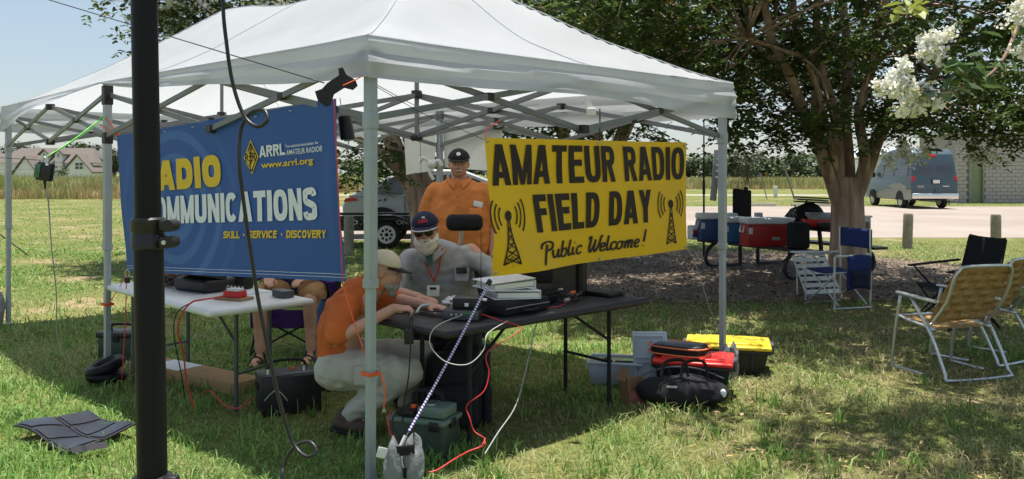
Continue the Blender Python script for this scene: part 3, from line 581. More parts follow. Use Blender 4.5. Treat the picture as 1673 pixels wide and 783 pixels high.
for r in range(18):
    z = .1+r*.2; off = .2*(r % 2); x = bx0-.2+off
    while x < bx1-.1:
        a, b = max(x, bx0), min(x+.39, bx1)
        if z < 2.6 and a < dx1 and b > dx0:
            if a < dx0-.1: block((a+dx0)/2, z, dx0-a)
            if b > dx1+.1: block((b+dx1)/2, z, b-dx1)
        elif b-a > .06 and nb_ < 298: block((a+b)/2, z, b-a); nb_ += 1
        x += .4
W(MB().box(((dx0+dx1)/2, BY+.12, 1.31), (dx1-dx0-.02, .1, 2.6)), 'door', 'green_door'); W(MB().box((dx0+.05, BY-.06, 1.35), (.12, .1, 2.7)).box((dx1-.05, BY-.06, 1.35), (.08, .1, 2.7)), 'door_frame', 'timber_post')
W(MB().box(((bx0+bx1)/2, BY+1.9, hB+.06), (bx1-bx0+.5, 4.9, .16)), 'roof', 'metal_roof')
t = thing('metal_shed', 'white metal building with pale low gable roof behind the van', 'building', (18, 58, 0)); SY = 58.
sx = lambda px: (px-CXP)*SY/FPX; sz = lambda py: EYE-(py-HOR)*SY/FPX
mb = MB(); xc = (sx(1424)+sx(1560))/2; mb.prism([(sx(1424), 0), (sx(1560), 0), (sx(1560), sz(258)), (xc-1.0, sz(243)), (sx(1424), sz(260))], 8, frame((0, SY+8, 0), (1, 0, 0), (0, 0, 1))); W(mb, 'wall', 'white_paint')
mb = MB(); 
for s, xe, ze in ((-1, sx(1420), sz(259)), (1, sx(1564), sz(257))): mb.bar((xe, SY+3.8, ze+.06), (xc-1.0, SY+3.8, sz(243)+.08), 9.2, .1)
W(mb, 'roof', 'metal_roof'); W(MB().box((sx(1460), SY-.05, 1.6), (2.4, .08, 3.0)), 'door', 'metal_roof')
# ================================================================ TENT
N_ = Vector((-.729, 4.418, 0)); M_ = Vector((-3.12, 6.608, 0)); L_ = Vector((-5.33, 9.069, 0)); R_ = Vector((1.643, 6.687, 0)); BM_ = M_+R_-N_; BL_ = L_+R_-N_
uN = (M_-N_).normalized(); vN = (R_-N_).normalized(); rzu = math.atan2(uN.y, uN.x); rzv = math.atan2(vN.y, vN.x)
ZE, ZP = 2.30, 3.30
t = thing('canopy_tent', 'large white pop-up canopy tent with grey steel frame', 'tent', (N_+R_+L_+BL_)/4)
TENT = t
def roof(s, q):
    s2 = s*2; a = N_.lerp(M_, min(s2, 1)) if s2 <= 1 else M_.lerp(L_, s2-1); b = R_.lerp(BM_, min(s2, 1)) if s2 <= 1 else BM_.lerp(BL_, s2-1)
    e = 1.035; qq = .5+(q-.5)*e; p = a.lerp(b, qq)
    if s2 < .5: p = p+(N_-M_)*(.5-s2)*.035*1.0
    if s2 > 1.5: p = p+(L_-M_)*(s2-1.5)*.035*1.0
    ex = max(.5-s2, s2-1.5, 0); d = max(abs(q-.5), ex); k = 1-2*d
    z = ZE+(ZP-ZE)*(.30*k+.70*k**1.32)-.16*math.exp(-((s2-1)/.28)**2)*k
    # seams run down the hips; cloth slackens between them
    hip = abs(abs(q-.5)-ex); z -= .05*math.exp(-((d-.30)/.14)**2)*(1-math.exp(-(hip/.1)**2))
    z += min(1, k*3.5)*(.010*(1-k)**2*math.sin(46*hip+4*noise.noise(p*1.3))*math.exp(-(hip/.35)**2)+.016*noise.noise(Vector((p.x*2.2, p.y*2.2, 1)))*(1-k*.5)+.006*math.sin(17*(s2+q)+3*noise.noise(p*1.1))*(1-k))
    return Vector((p.x, p.y, z))
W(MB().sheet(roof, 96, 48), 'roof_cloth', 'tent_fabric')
def hemz(side, q):
    if side == 'NM': return 2.09+.10*q+.10*q**3
    if side == 'ML': return 2.285-.30*q*.8
    if side == 'NR': return 2.085+.03*math.sin(q*PI)-.06*q
    return 2.04
def val(side, fn, n=40, out=0.02):
    c0 = (N_+R_+L_+BL_)/4
    def f(a, b):
        top = Vector(fn(a)); o = (top-c0); o.z = 0; o.normalize(); zb = hemz(side, a); hgt = top.z-zb
        rip = .010*math.sin(a*13+2.5*noise.noise(Vector((a*6, b, 2))))*b+(.008+.014*math.exp(-(min(a, 1-a)/.16)**2))*math.sin(b*14+a*2.5+2.5*noise.noise(Vector((a*4, b*2, 7))))*math.sin(PI*b)
        if side == 'ML': rip += .10*math.sin(a*PI)*b
        p = top+o*(out*b+rip); p.z = top.z-.001-hgt*b-.012*math.sin(a*PI*3)*b; return p
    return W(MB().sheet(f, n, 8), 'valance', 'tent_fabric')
val('NM', lambda a: roof(a*.5, 0), 44); val('ML', lambda a: roof(.5+a*.5, 0), 40); val('NR', lambda a: roof(0, a), 56); val('x', lambda a: roof(1, a), 30); val('x', lambda a: roof(a, 1), 60)
# sewn seams along the hips, the ridge and the eaves
for a_, b_ in (((0, 0), (.25, .5)), ((0, 1), (.25, .5)), ((1, 0), (.75, .5)), ((1, 1), (.75, .5)), ((.25, .5), (.75, .5)), ((0, .5), (.25, .5)), ((.5, 0), (.5, .5))):
    W(MB().tube([roof(a_[0]+(b_[0]-a_[0])*i/40, a_[1]+(b_[1]-a_[1])*i/40)+Vector((0, 0, .004)) for i in range(41)], .004, 5), 'seam', 'tent_fabric')
for fn in (lambda a: roof(0, a), lambda a: roof(a*.5, 0), lambda a: roof(.5+a*.5, 0)): W(MB().tube([fn(i/50) for i in range(51)], .005, 5), 'seam', 'tent_fabric')
legs = {}
for nm, q in (('N', N_), ('M', M_), ('L', L_), ('R', R_), ('BM', BM_), ('BL', BL_)):
    mb = MB(); top = 2.235 if nm not in ('M',) else 2.29
    mb.box((q.x, q.y, (1.02+top)/2), (.054, .054, top-1.02), .006, rz=rzu); W(mb, 'leg', 'grey_steel')
    lo = MB().box((q.x, q.y, .54), (.043, .043, 1.04), .005, rz=rzu); lo.box((q.x, q.y, .008), (.10, .10, .012), .003, rz=rzu); W(lo, 'lower_leg', 'grey_steel')
    W(MB().box((q.x, q.y, 1.03), (.062, .062, .05), .006, rz=rzu), 'collar', 'grey_steel')
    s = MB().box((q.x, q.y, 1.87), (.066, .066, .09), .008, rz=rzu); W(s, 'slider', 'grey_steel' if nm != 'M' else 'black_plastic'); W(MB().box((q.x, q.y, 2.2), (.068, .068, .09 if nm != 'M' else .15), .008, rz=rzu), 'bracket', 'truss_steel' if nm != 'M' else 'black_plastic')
def scissor(a, b, zt=2.205, zb=1.885, nseg=2):
    a = Vector(a); b = Vector(b); d = (b-a).normalized(); sd = Vector((-d.y, d.x, 0))
    for k in range(nseg):
        p, q = a.lerp(b, k/nseg), a.lerp(b, (k+1)/nseg)
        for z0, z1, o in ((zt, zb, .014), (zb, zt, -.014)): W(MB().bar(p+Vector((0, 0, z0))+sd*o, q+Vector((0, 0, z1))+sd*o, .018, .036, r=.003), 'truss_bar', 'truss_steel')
        mid = (p+q)/2+Vector((0, 0, (zt+zb)/2)); W(MB().box(mid, (.05, .055, .045), .006, rz=math.atan2(d.y, d.x)), 'joint', 'black_plastic')
        if k < nseg-1:
            for z in (zt, zb): W(MB().box(q+Vector((0, 0, z)), (.06, .07, .055), .006, rz=math.atan2(d.y, d.x)), 'joint', 'black_plastic')
for a, b in ((N_, M_), (M_, L_), (N_, R_), (M_, BM_), (L_, BL_), (R_, BM_), (BM_, BL_)): scissor(a, b)
for q in ((N_, M_, R_, BM_), (M_, L_, BM_, BL_)):
    c = sum(q, Vector())/4; mids = [(q[0]+q[1])/2, (q[0]+q[2])/2, (q[1]+q[3])/2, (q[2]+q[3])/2]
    W(MB().tube([c+Vector((0, 0, 1.86)), c+Vector((0, 0, 2.95))], .018, 10).tube([c+Vector((0, 0, 2.9)), c+Vector((0, 0, ZP-.16))], .014, 10), 'peak_post', 'truss_steel')
    W(MB().box(c+Vector((0, 0, 1.87)), (.09, .09, .04), .01).box(c+Vector((0, 0, 2.21)), (.08, .08, .06), .01), 'hub', 'black_plastic')
    W(MB().tube([c+Vector((0, 0, ZP-.19)), c+Vector((0, 0, ZP-.13))], .06, 12), 'peak_cap', 'black_plastic')
    for m2 in mids:
        scissor(m2, c, 2.205, 1.885, 1)
for (a, b, t0, t1, zl) in ((BM_, R_, 0, .26, 1.66), (BM_, BL_, 0, .17, 1.63)):
    d = (b-a); n2 = Vector((-d.y, d.x, 0)).normalized()
    W(MB().sheet(lambda u, v, a=a, b=b, t0=t0, t1=t1, zl=zl, n2=n2: a.lerp(b, t0+(t1-t0)*u)+Vector((0, 0, 2.06+(zl-2.06)*v-.05*u*v))+n2*(.02*math.sin(u*9+v*2)*v+.05), 20, 10), 'side_curtain', 'panel_fabric')
W(MB().bar(P(958, 165, 5.35), P(968, 186, 5.35), .03, .04).box(P(966, 183, 5.33), (.06, .03, .05), .008), 'valance_strap', 'white_plastic')
# leg weights
def sandbag(label, p, h, wdt, rz, lean=0):
    t = thing('sandbag', label, 'sandbag', (p.x, p.y, 0), rz)
    for s in (-1, 1):
        def f(u, v, s=s):
            a = 2*PI*u; z = h*v; prof = (.55+.45*math.sin(min(v*1.25, 1)*PI*.8))*(1 if v < .9 else (1-v)*10*.9+.1); r = 1+.30*noise.noise(Vector((math.cos(a)*2.2, math.sin(a)*2.2, v*5+s*3)))+.10*math.sin(5*a+7*v)*v; z *= 1+.14*math.sin(2*a+s)*v
            return Vector((s*(wdt*.52)+math.cos(a)*wdt*.5*prof*r, math.sin(a)*wdt*.42*prof*r+lean*v*.1, z))
        MB().sheet(f, 18, 14).build('bag_pocket', 'sandbag', t, smooth=60)
    MB().box((0, 0, h*.86), (wdt*1.0, .012, .05), .004).build('strap', 'black_cloth', t); MB().box((0, 0, h*.45), (wdt*.9, .012, .05), .004).build('strap', 'black_cloth', t)
    return t
s0 = sandbag('pale grey sandbag with white tag on the nearest tent leg', N_+Vector((.20, -.19, 0)), .27, .10, R(20), .3); MB().box((-.125, -.05, .25), (.045, .004, .05), .001, ry=.3).build('tag', 'white_paint', s0)
sandbag('grey sandbag on the right tent leg between red and yellow bins', R_+Vector((.03, -.10, 0)), .27, .10, rzv)
sandbag('grey sandbag at the tent leg farthest from the yellow banner', L_+Vector((-.12, -.03, 0)), .33, .15, rzu)
for k, (dz, dx, ry, lb) in enumerate(((.045, .0, .08, 'lower black ring weight at the mid left tent leg'), (.115, -.01, -.35, 'upper black ring weight leaning on the mid left tent leg'))):
    mb = MB(); T = TR((M_.x+.05+dx, M_.y-.12, dz+.02), .5, ry=ry); mb.tube([T @ Vector((.105*math.cos(a), .105*math.sin(a), 0)) for a in [2*PI*i/24 for i in range(24)]], .042, 12, closed=True); mb.build('ring_weight', 'mast_black', label=lb, cat='weight', group='ring weights at the tent leg')
# ================================================================ banners with writing
def text_data(s, bold=0., shear=0., space=1.0, edge=.05):
    cu = bpy.data.curves.new('lettering', 'FONT'); cu.body = s; cu.offset = bold; cu.shear = shear; cu.space_character = space; cu.resolution_u = 4; cu.fill_mode = 'FRONT'
    o = bpy.data.objects.new('lettering', cu); col.objects.link(o); dg = bpy.context.evaluated_depsgraph_get(); me = bpy.data.meshes.new_from_object(o.evaluated_get(dg)); bpy.data.objects.remove(o); bpy.data.curves.remove(cu)
    bm = bmesh.new(); bm.from_mesh(me); bpy.data.meshes.remove(me); bmesh.ops.remove_doubles(bm, verts=bm.verts[:], dist=1e-5)
    return bm
def bm_fine(bm, mx):
    bmesh.ops.triangulate(bm, faces=bm.faces[:])
    for _ in range(5):
        e = [x for x in bm.edges if x.calc_length() > mx]
        if not e: break
        bmesh.ops.subdivide_edges(bm, edges=e, cuts=1); bmesh.ops.triangulate(bm, faces=bm.faces[:])
def V3_(a, b): return Vector((a, b, 0))
class Banner:
    def __init__(s, tl, tr, bl, br, rip):
        s.c = [Vector(a) for a in (tl, tr, bl, br)]; s.rip = rip; s.wd = ((tr-tl).length+(br-bl).length)/2; s.ht = ((tl-bl).length+(tr-br).length)/2
        s.nrm = (s.c[1]-s.c[0]).cross(s.c[2]-s.c[0]).normalized()
        if s.nrm.y > 0: s.nrm = -s.nrm
    def at(s, u, v, off=0):
        tl, tr, bl, br = s.c; p = bl.lerp(br, u).lerp(tl.lerp(tr, u), v); return p+s.nrm*(s.rip(u, v)+off)
    def uv(s, px, py):
        u = v = .5
        for _ in range(40):
            best = None; p = s.at(u, v); qx = CXP+FPX*p.x/p.y-px; qy = HOR+FPX*(EYE-p.z)/p.y-py; e = 1e-3
            a = s.at(u+e, v); b = s.at(u, v+e); J = [[(CXP+FPX*a.x/a.y-px-qx)/e, (CXP+FPX*b.x/b.y-px-qx)/e], [(HOR+FPX*(EYE-a.z)/a.y-py-qy)/e, (HOR+FPX*(EYE-b.z)/b.y-py-qy)/e]]
            D = J[0][0]*J[1][1]-J[0][1]*J[1][0]; u -= (qx*J[1][1]-qy*J[0][1])/D*.8; v -= (qy*J[0][0]-qx*J[1][0])/D*.8
        return u, v
    def rect(s, l, r):  # ((px, top, bottom) at the left end, the same at the right end)
        u0 = (s.uv(l[0], l[1])[0]+s.uv(l[0], l[2])[0])/2; u1 = (s.uv(r[0], r[1])[0]+s.uv(r[0], r[2])[0])/2
        return u0, u1, (s.uv(l[0], l[2])[1]+s.uv(r[0], r[2])[1])/2, (s.uv(l[0], l[1])[1]+s.uv(r[0], r[1])[1])/2
    def write(s, txt, l, r, m, parent, bold=.03, shear=0, space=1, off=.006):
        u0, u1, v0, v1 = s.rect(l, r); bm = text_data(txt, bold, shear, space); xs = [v.co.x for v in bm.verts]; ys = [v.co.y for v in bm.verts]; x0, x1, y0, y1 = min(xs), max(xs), min(ys), max(ys)
        for v in bm.verts: v.co = Vector(((u0+(u1-u0)*(v.co.x-x0)/(x1-x0))*s.wd, (v0+(v1-v0)*(v.co.y-y0)/(y1-y0))*s.ht, 0))
        s.stick(bm, m, parent, off)
    def stick(s, bm, m, parent, off=.003, nm='lettering'):
        bm_fine(bm, .05); me = bpy.data.meshes.new(nm); iv = WM[parent.name].inverted()
        for v in bm.verts: v.co = iv @ s.at(v.co.x/s.wd, v.co.y/s.ht, off)
        bmesh.ops.recalc_face_normals(bm, faces=bm.faces[:]); bm.to_mesh(me); bm.free(); return link(nm, me, m, parent, 180)
    def stroke(s, strokes, m, parent, off=.003, nm='lettering'):
        # strokes: list of (points in uv metres, width or list of widths)
        bm = bmesh.new()
        for pts, wds in strokes:
            n = len(pts); wl = wds if isinstance(wds, list) else [wds]*n; pr = []
            for i in range(n):
                a, b = Vector(pts[max(i-1, 0)]), Vector(pts[min(i+1, n-1)]); d = (b-a); d = d.normalized() if d.length > 1e-9 else Vector((1, 0)); q = Vector((-d.y, d.x))*wl[i]/2; p = Vector(pts[i]); pr.append((bm.verts.new((*(p+q), 0)), bm.verts.new((*(p-q), 0))))
            for i in range(n-1):
                try: bm.faces.new((pr[i][0], pr[i][1], pr[i+1][1], pr[i+1][0]))
                except ValueError: pass
        return s.stick(bm, m, parent, off, nm)
    def block(s, txt, l, r, m, parent, tf=.30, shear=0, off=.0065, gap=.30):
        # heavy condensed capitals cut from straight and curved strokes
        u0, u1, v0, v1 = s.rect(l, r); X0, X1, Y0, Y1 = u0*s.wd, u1*s.wd, v0*s.ht, v1*s.ht; h = Y1-Y0
        rel = {'I': .36, 'M': 1.25, 'L': .84, 'E': .88, 'F': .84, 'T': .92, ' ': .50, '.': .3, '•': .8, 'A': 1.1, 'Y': 1.04, 'V': 1.08, 'O': 1.04, 'K': 1.05}
        tot = sum(rel.get(c, 1.0) for c in txt)+gap*tf*(len(txt)-1); unit = (X1-X0)/tot; T = tf*unit; x = X0; bm = bmesh.new(); lay = 0
        def quad(pts, z):
            try: bm.faces.new([bm.verts.new((a+shear*(b-Y0), b, z)) for a, b in pts])
            except ValueError: pass
        for c in txt:
            w_ = rel.get(c, 1.0)*unit; tb = T*.82; hy = tb/2; hx_ = T/2; Z = [0]
            def rc(a, b, c2, d): Z[0] += 1; quad([(x+a, Y0+b), (x+c2, Y0+b), (x+c2, Y0+d), (x+a, Y0+d)], Z[0])
            def pa(a, b, c2, d, tt=T): Z[0] += 1; quad([(x+a-tt/2, Y0+b), (x+a+tt/2, Y0+b), (x+c2+tt/2, Y0+d), (x+c2-tt/2, Y0+d)], Z[0])
            def cv(fn, a0, a1, n=18):
                Z[0] += 1; po = [fn(a0+(a1-a0)*i/n) for i in range(n+1)]
                for i in range(n): quad([(x+po[i][0][0], Y0+po[i][0][1]), (x+po[i][1][0], Y0+po[i][1][1]), (x+po[i+1][1][0], Y0+po[i+1][1][1]), (x+po[i+1][0][0], Y0+po[i+1][0][1])], Z[0])
            def ring(cx, cy, rx, ry, e=2.6):
                def f(a):
                    ca, sa = math.cos(R(a)), math.sin(R(a)); q = lambda v: math.copysign(abs(v)**(2/e), v)
                    return (cx+rx*q(ca), cy+ry*q(sa)), (cx+(rx-T)*q(ca), cy+(ry-tb)*q(sa))
                return f
            if c == 'I': rc(0, 0, w_, h)
            elif c == 'L': rc(0, 0, T, h); rc(T, 0, w_, tb)
            elif c in 'EF':
                rc(0, 0, T, h); rc(T, h-tb, w_, h); rc(T, h*.54-hy, w_*.93, h*.54+hy)
                if c == 'E': rc(T, 0, w_, tb)
            elif c == 'T': rc(0, h-tb, w_, h); rc(w_/2-hx_, 0, w_/2+hx_, h-tb)
            elif c == 'A': pa(hx_, 0, w_/2-T*.12, h); pa(w_-hx_, 0, w_/2+T*.12, h); rc(w_*.27, h*.18, w_*.73, h*.18+tb*.9)
            elif c == 'V': pa(w_/2-T*.12, 0, hx_, h); pa(w_/2+T*.12, 0, w_-hx_, h)
            elif c == 'Y': pa(w_/2, h*.42, hx_, h); pa(w_/2, h*.42, w_-hx_, h); rc(w_/2-hx_, 0, w_/2+hx_, h*.45)
            elif c == 'M': rc(0, 0, T*.92, h); rc(w_-T*.92, 0, w_, h); pa(w_/2, 0, T*.5, h, T*.85); pa(w_/2, 0, w_-T*.5, h, T*.85)
            elif c == 'N': rc(0, 0, T*.92, h); rc(w_-T*.92, 0, w_, h); pa(w_-T*.5, 0, T*.5, h, T*.95)
            elif c == 'K': rc(0, 0, T, h); pa(T*.9, h*.34, w_-hx_, h); pa(w_-hx_, 0, w_*.45, h*.6)
            elif c == 'O': cv(ring(w_/2, h/2, w_/2, h/2), 0, 360, 36)
            elif c == 'U': cv(ring(w_/2, h*.36, w_/2, h*.36), 180, 360); rc(0, h*.36, T, h); rc(w_-T, h*.36, w_, h)
            elif c == 'C': cv(ring(w_/2, h/2, w_/2, h/2), 38, 322, 30)
            elif c == 'D': rc(0, 0, T, h); cv(ring(w_*.42, h/2, w_*.58, h/2), -90, 90, 24); rc(T, 0, w_*.42, tb); rc(T, h-tb, w_*.42, h)
            elif c == 'R': rc(0, 0, T, h); cv(ring(w_*.5, h*.72, w_*.48, h*.28), -90, 90, 18); rc(T, h-tb, w_*.5, h); rc(T, h*.44, w_*.5, h*.44+tb); pa(w_-hx_, 0, w_*.56, h*.46)
            elif c == 'S':
                ctl = cr([V3_(w_-hx_*.9, h*.74), V3_(w_*.78, h-hy*1.15), V3_(w_*.5, h-hy), V3_(w_*.2, h-hy*1.3), V3_(hx_, h*.76), V3_(w_*.2, h*.59), V3_(w_*.5, h*.51), V3_(w_*.8, h*.42), V3_(w_-hx_, h*.25), V3_(w_*.8, hy*1.3), V3_(w_*.5, hy), V3_(w_*.22, hy*1.15), V3_(hx_*.9, h*.26)], 4); Z[0] += 1; po = []
                for i in range(len(ctl)):
                    d_ = (ctl[min(i+1, len(ctl)-1)]-ctl[max(i-1, 0)]).normalized(); q_ = V3_(-d_.y*T*.5, d_.x*tb*.5); po.append(((ctl[i]+q_)[:2], (ctl[i]-q_)[:2]))
                for i in range(len(po)-1): quad([(x+po[i][0][0], Y0+po[i][0][1]), (x+po[i][1][0], Y0+po[i][1][1]), (x+po[i+1][1][0], Y0+po[i+1][1][1]), (x+po[i+1][0][0], Y0+po[i+1][0][1])], Z[0])
            elif c == '•': cv(lambda a: ((w_/2+w_*.22*math.cos(R(a)), h*.45+h*.18*math.sin(R(a))), (w_/2, h*.45)), 0, 360, 14)
            x += w_+gap*T
        bm_fine(bm, .05); me = bpy.data.meshes.new('lettering'); iv = WM[parent.name].inverted()
        for v in bm.verts: v.co = iv @ s.at(v.co.x/s.wd, v.co.y/s.ht, off+.00015*v.co.z)
        bmesh.ops.recalc_face_normals(bm, faces=bm.faces[:]); bm.to_mesh(me); bm.free(); o = link('lettering', me, m, parent, 180); o['kind'] = 'stuff'; return o
    def cloth(s, name, m, parent, nu=70, nv=30):
        mb = MB().sheet(lambda u, v: s.at(u, v), nu, nv); o = W2(mb, name, m, parent); me = o.data; uvl = me.uv_layers.new(name='UVMap')
        for lp in me.loops: i = lp.vertex_index; uvl.data[lp.index].uv = ((i % (nu+1))/nu, (i//(nu+1))/nv)
        return o
def W2(mb, nm, m, p): return mb.build(nm, m, p, world=True, smooth=60)
# --- blue banner material: paler rings printed on blue
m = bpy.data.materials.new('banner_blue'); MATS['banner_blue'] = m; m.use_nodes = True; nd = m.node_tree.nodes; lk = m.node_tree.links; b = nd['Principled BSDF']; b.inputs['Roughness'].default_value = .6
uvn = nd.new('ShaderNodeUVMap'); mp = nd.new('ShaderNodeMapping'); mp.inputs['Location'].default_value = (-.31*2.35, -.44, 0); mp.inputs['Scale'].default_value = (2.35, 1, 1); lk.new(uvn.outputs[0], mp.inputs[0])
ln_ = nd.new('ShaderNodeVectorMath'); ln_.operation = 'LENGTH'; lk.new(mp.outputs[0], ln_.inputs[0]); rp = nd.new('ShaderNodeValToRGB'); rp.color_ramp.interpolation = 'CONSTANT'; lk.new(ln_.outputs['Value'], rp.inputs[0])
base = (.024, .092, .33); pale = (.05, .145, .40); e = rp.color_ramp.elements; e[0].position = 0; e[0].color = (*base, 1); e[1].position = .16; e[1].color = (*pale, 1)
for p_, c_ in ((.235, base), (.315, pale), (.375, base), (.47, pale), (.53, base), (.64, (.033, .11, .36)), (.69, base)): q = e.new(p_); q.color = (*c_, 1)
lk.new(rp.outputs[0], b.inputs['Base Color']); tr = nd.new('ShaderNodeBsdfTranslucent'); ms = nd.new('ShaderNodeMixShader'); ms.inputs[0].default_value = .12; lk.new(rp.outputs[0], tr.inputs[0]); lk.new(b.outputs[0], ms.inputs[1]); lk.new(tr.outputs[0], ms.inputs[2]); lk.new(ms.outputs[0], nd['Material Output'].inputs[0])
def onNM(px, py):
    k = (px-CXP)/FPX; tt = (k*N_.y-N_.x)/((M_.x-N_.x)-k*(M_.y-N_.y)); Y = N_.y+(M_.y-N_.y)*tt; return P(px, py, Y)+Vector((-.7, -.71, 0))*.0
def onNR(px, py):
    k = (px-CXP)/FPX; tt = (k*N_.y-N_.x)/((R_.x-N_.x)-k*(R_.y-N_.y)); Y = N_.y+(R_.y-N_.y)*tt; return P(px, py, Y)
def ripB(u, v): return .020*math.sin(u*5+v*1.5)*(1-v*.5)+.025*math.exp(-((u-.985)/.03)**2)*math.sin(v*PI)+.008*noise.noise(Vector((u*7, v*3, 2)))
B = Banner(onNM(193, 222), onNM(550, 161), onNM(208, 443), onNM(561, 461), ripB)
t = thing('blue_banner', 'blue cloth banner reading radio communications tied below the tent roof', 'banner', (B.c[2]+B.c[3])/2)
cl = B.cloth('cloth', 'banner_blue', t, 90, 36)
B.block('RADIO', (234, 266, 314), (362, 252, 305), 'letter_yellow', t, .36); B.block('COMMUNICATIONS', (241, 320, 366), (519, 310, 360), 'letter_white', t, .35)
B.block('SKILL • SERVICE • DISCOVERY', (366, 375, 387), (534, 378.5, 392), 'letter_yellow', t, .30, .15); B.block('ARRL', (425, 238, 257), (467, 235, 254), 'letter_white', t, .29)
B.write('The national association for', (467, 236.5, 241.5), (522, 231, 236), 'letter_white', t, .012); B.write('AMATEUR RADIO®', (469, 243.5, 253), (528, 239, 248.5), 'letter_white', t, .012); B.write('www.arrl.org', (428, 263, 276.5), (513, 258.5, 273), 'letter_yellow', t, .03)
# diamond emblem: yellow, black rim, antenna mark and four letters round it
u0, u1, v0, v1 = B.rect((400, 229, 286), (424, 228, 285)); X0, X1, Y0, Y1 = u0*B.wd, u1*B.wd, v0*B.ht, v1*B.ht; cxx, cyy, hw, hh = (X0+X1)/2, (Y0+Y1)/2, (X1-X0)/2, (Y1-Y0)/2
def dia(k, m, off):
    bm = bmesh.new(); f = [bm.verts.new((cxx+a*hw*k, cyy+b_*hh*k, 0)) for a, b_ in ((0, 1), (1, 0), (0, -1), (-1, 0))]; bm.faces.new(f); return B.stick(bm, m, t, off, 'emblem')
dia(1, 'letter_yellow', .005); dia(.86, 'letter_black', .0065); dia(.76, 'letter_yellow', .008)
B.stroke([([(cxx, cyy+hh*.42), (cxx, cyy-hh*.42)], .012), ([(cxx-hw*.2, cyy+hh*.28), (cxx, cyy+hh*.1), (cxx+hw*.2, cyy+hh*.28)], .01), ([(cxx-hw*.18, cyy-hh*.2), (cxx+hw*.18, cyy-hh*.2)], .01), ([(cxx-hw*.12, cyy-hh*.28), (cxx+hw*.12, cyy-hh*.28)], .01), ([(cxx-hw*.22, cyy), (cxx-hw*.12, cyy+hh*.06), (cxx-.0, cyy), (cxx+hw*.12, cyy+hh*.06), (cxx+hw*.22, cyy)], .012)], 'letter_black', t, .0095, 'emblem')
for ch, dx, dy in (('A', 0, .56), ('R', -.48, .0), ('R', .48, .0), ('L', 0, -.56)):
    bm = text_data(ch, .02); xs = [v.co.x for v in bm.verts]; ys = [v.co.y for v in bm.verts]
    for v in bm.verts: v.co = Vector((cxx+dx*hw+(v.co.x-(min(xs)+max(xs))/2)*.07, cyy+dy*hh+(v.co.y-(min(ys)+max(ys))/2)*.07, 0))
    B.stick(bm, 'letter_black', t, .0095)
hem = [B.at(i/40, .015, .004) for i in range(41)]
for v_ in (.022, .04): W2(MB().tube([B.at(i/60, v_, .002) for i in range(61)], .0016, 4), 'stitching', 'letter_white', t)
for u_ in (.14, .28, .42, .56, .7, .84): W2(MB().lathe([(.004, 0), (.012, 0), (.012, .004), (.004, .004)], 10, frame(B.at(u_, .975, .002), Vector((1, 0, 0)), Vector((0, 0, 1)).cross(B.nrm)) @ Matrix.Rotation(0, 4, 'X')), 'grommet', 'steel', t)
# --- yellow banner
def ripY(u, v): return .012*math.sin(u*9+v*4)*(1-u*.5)-.018*math.sin(PI*((u*2) % 1))*v**3+.008*abs(math.sin((u-v*.35)*13))*math.exp(-((u-.05)/.2)**2)+.03*math.exp(-((u+v*.6-.18)/.10)**2)*(1-v)+.012*math.sin((u*1.6-v)*7)*math.exp(-((u-.33)/.25)**2)+.006*noise.noise(Vector((u*6, v*3, 5)))
Yb = Banner(onNR(792, 225), onNR(1121, 233), onNR(803, 452), onNR(1122, 407), ripY)
t = thing('yellow_banner', 'yellow vinyl banner with black lettering tied below the tent roof', 'banner', (Yb.c[2]+Yb.c[3])/2)
Yb.cloth('cloth', 'banner_yellow', t, 80, 32)
Yb.block('AMATEUR RADIO', (801, 238, 303.5), (1117, 239, 293.5), 'letter_black', t, .35, 0, .0065); Yb.block('FIELD DAY', (873, 319, 381), (1063, 309, 363), 'letter_black', t, .38, 0, .0065)
u0, u1, v0, v1 = Yb.rect((882, 396, 421), (1054, 379, 405)); X0, X1, Y0, Y1 = u0*Yb.wd, u1*Yb.wd, v0*Yb.ht, v1*Yb.ht
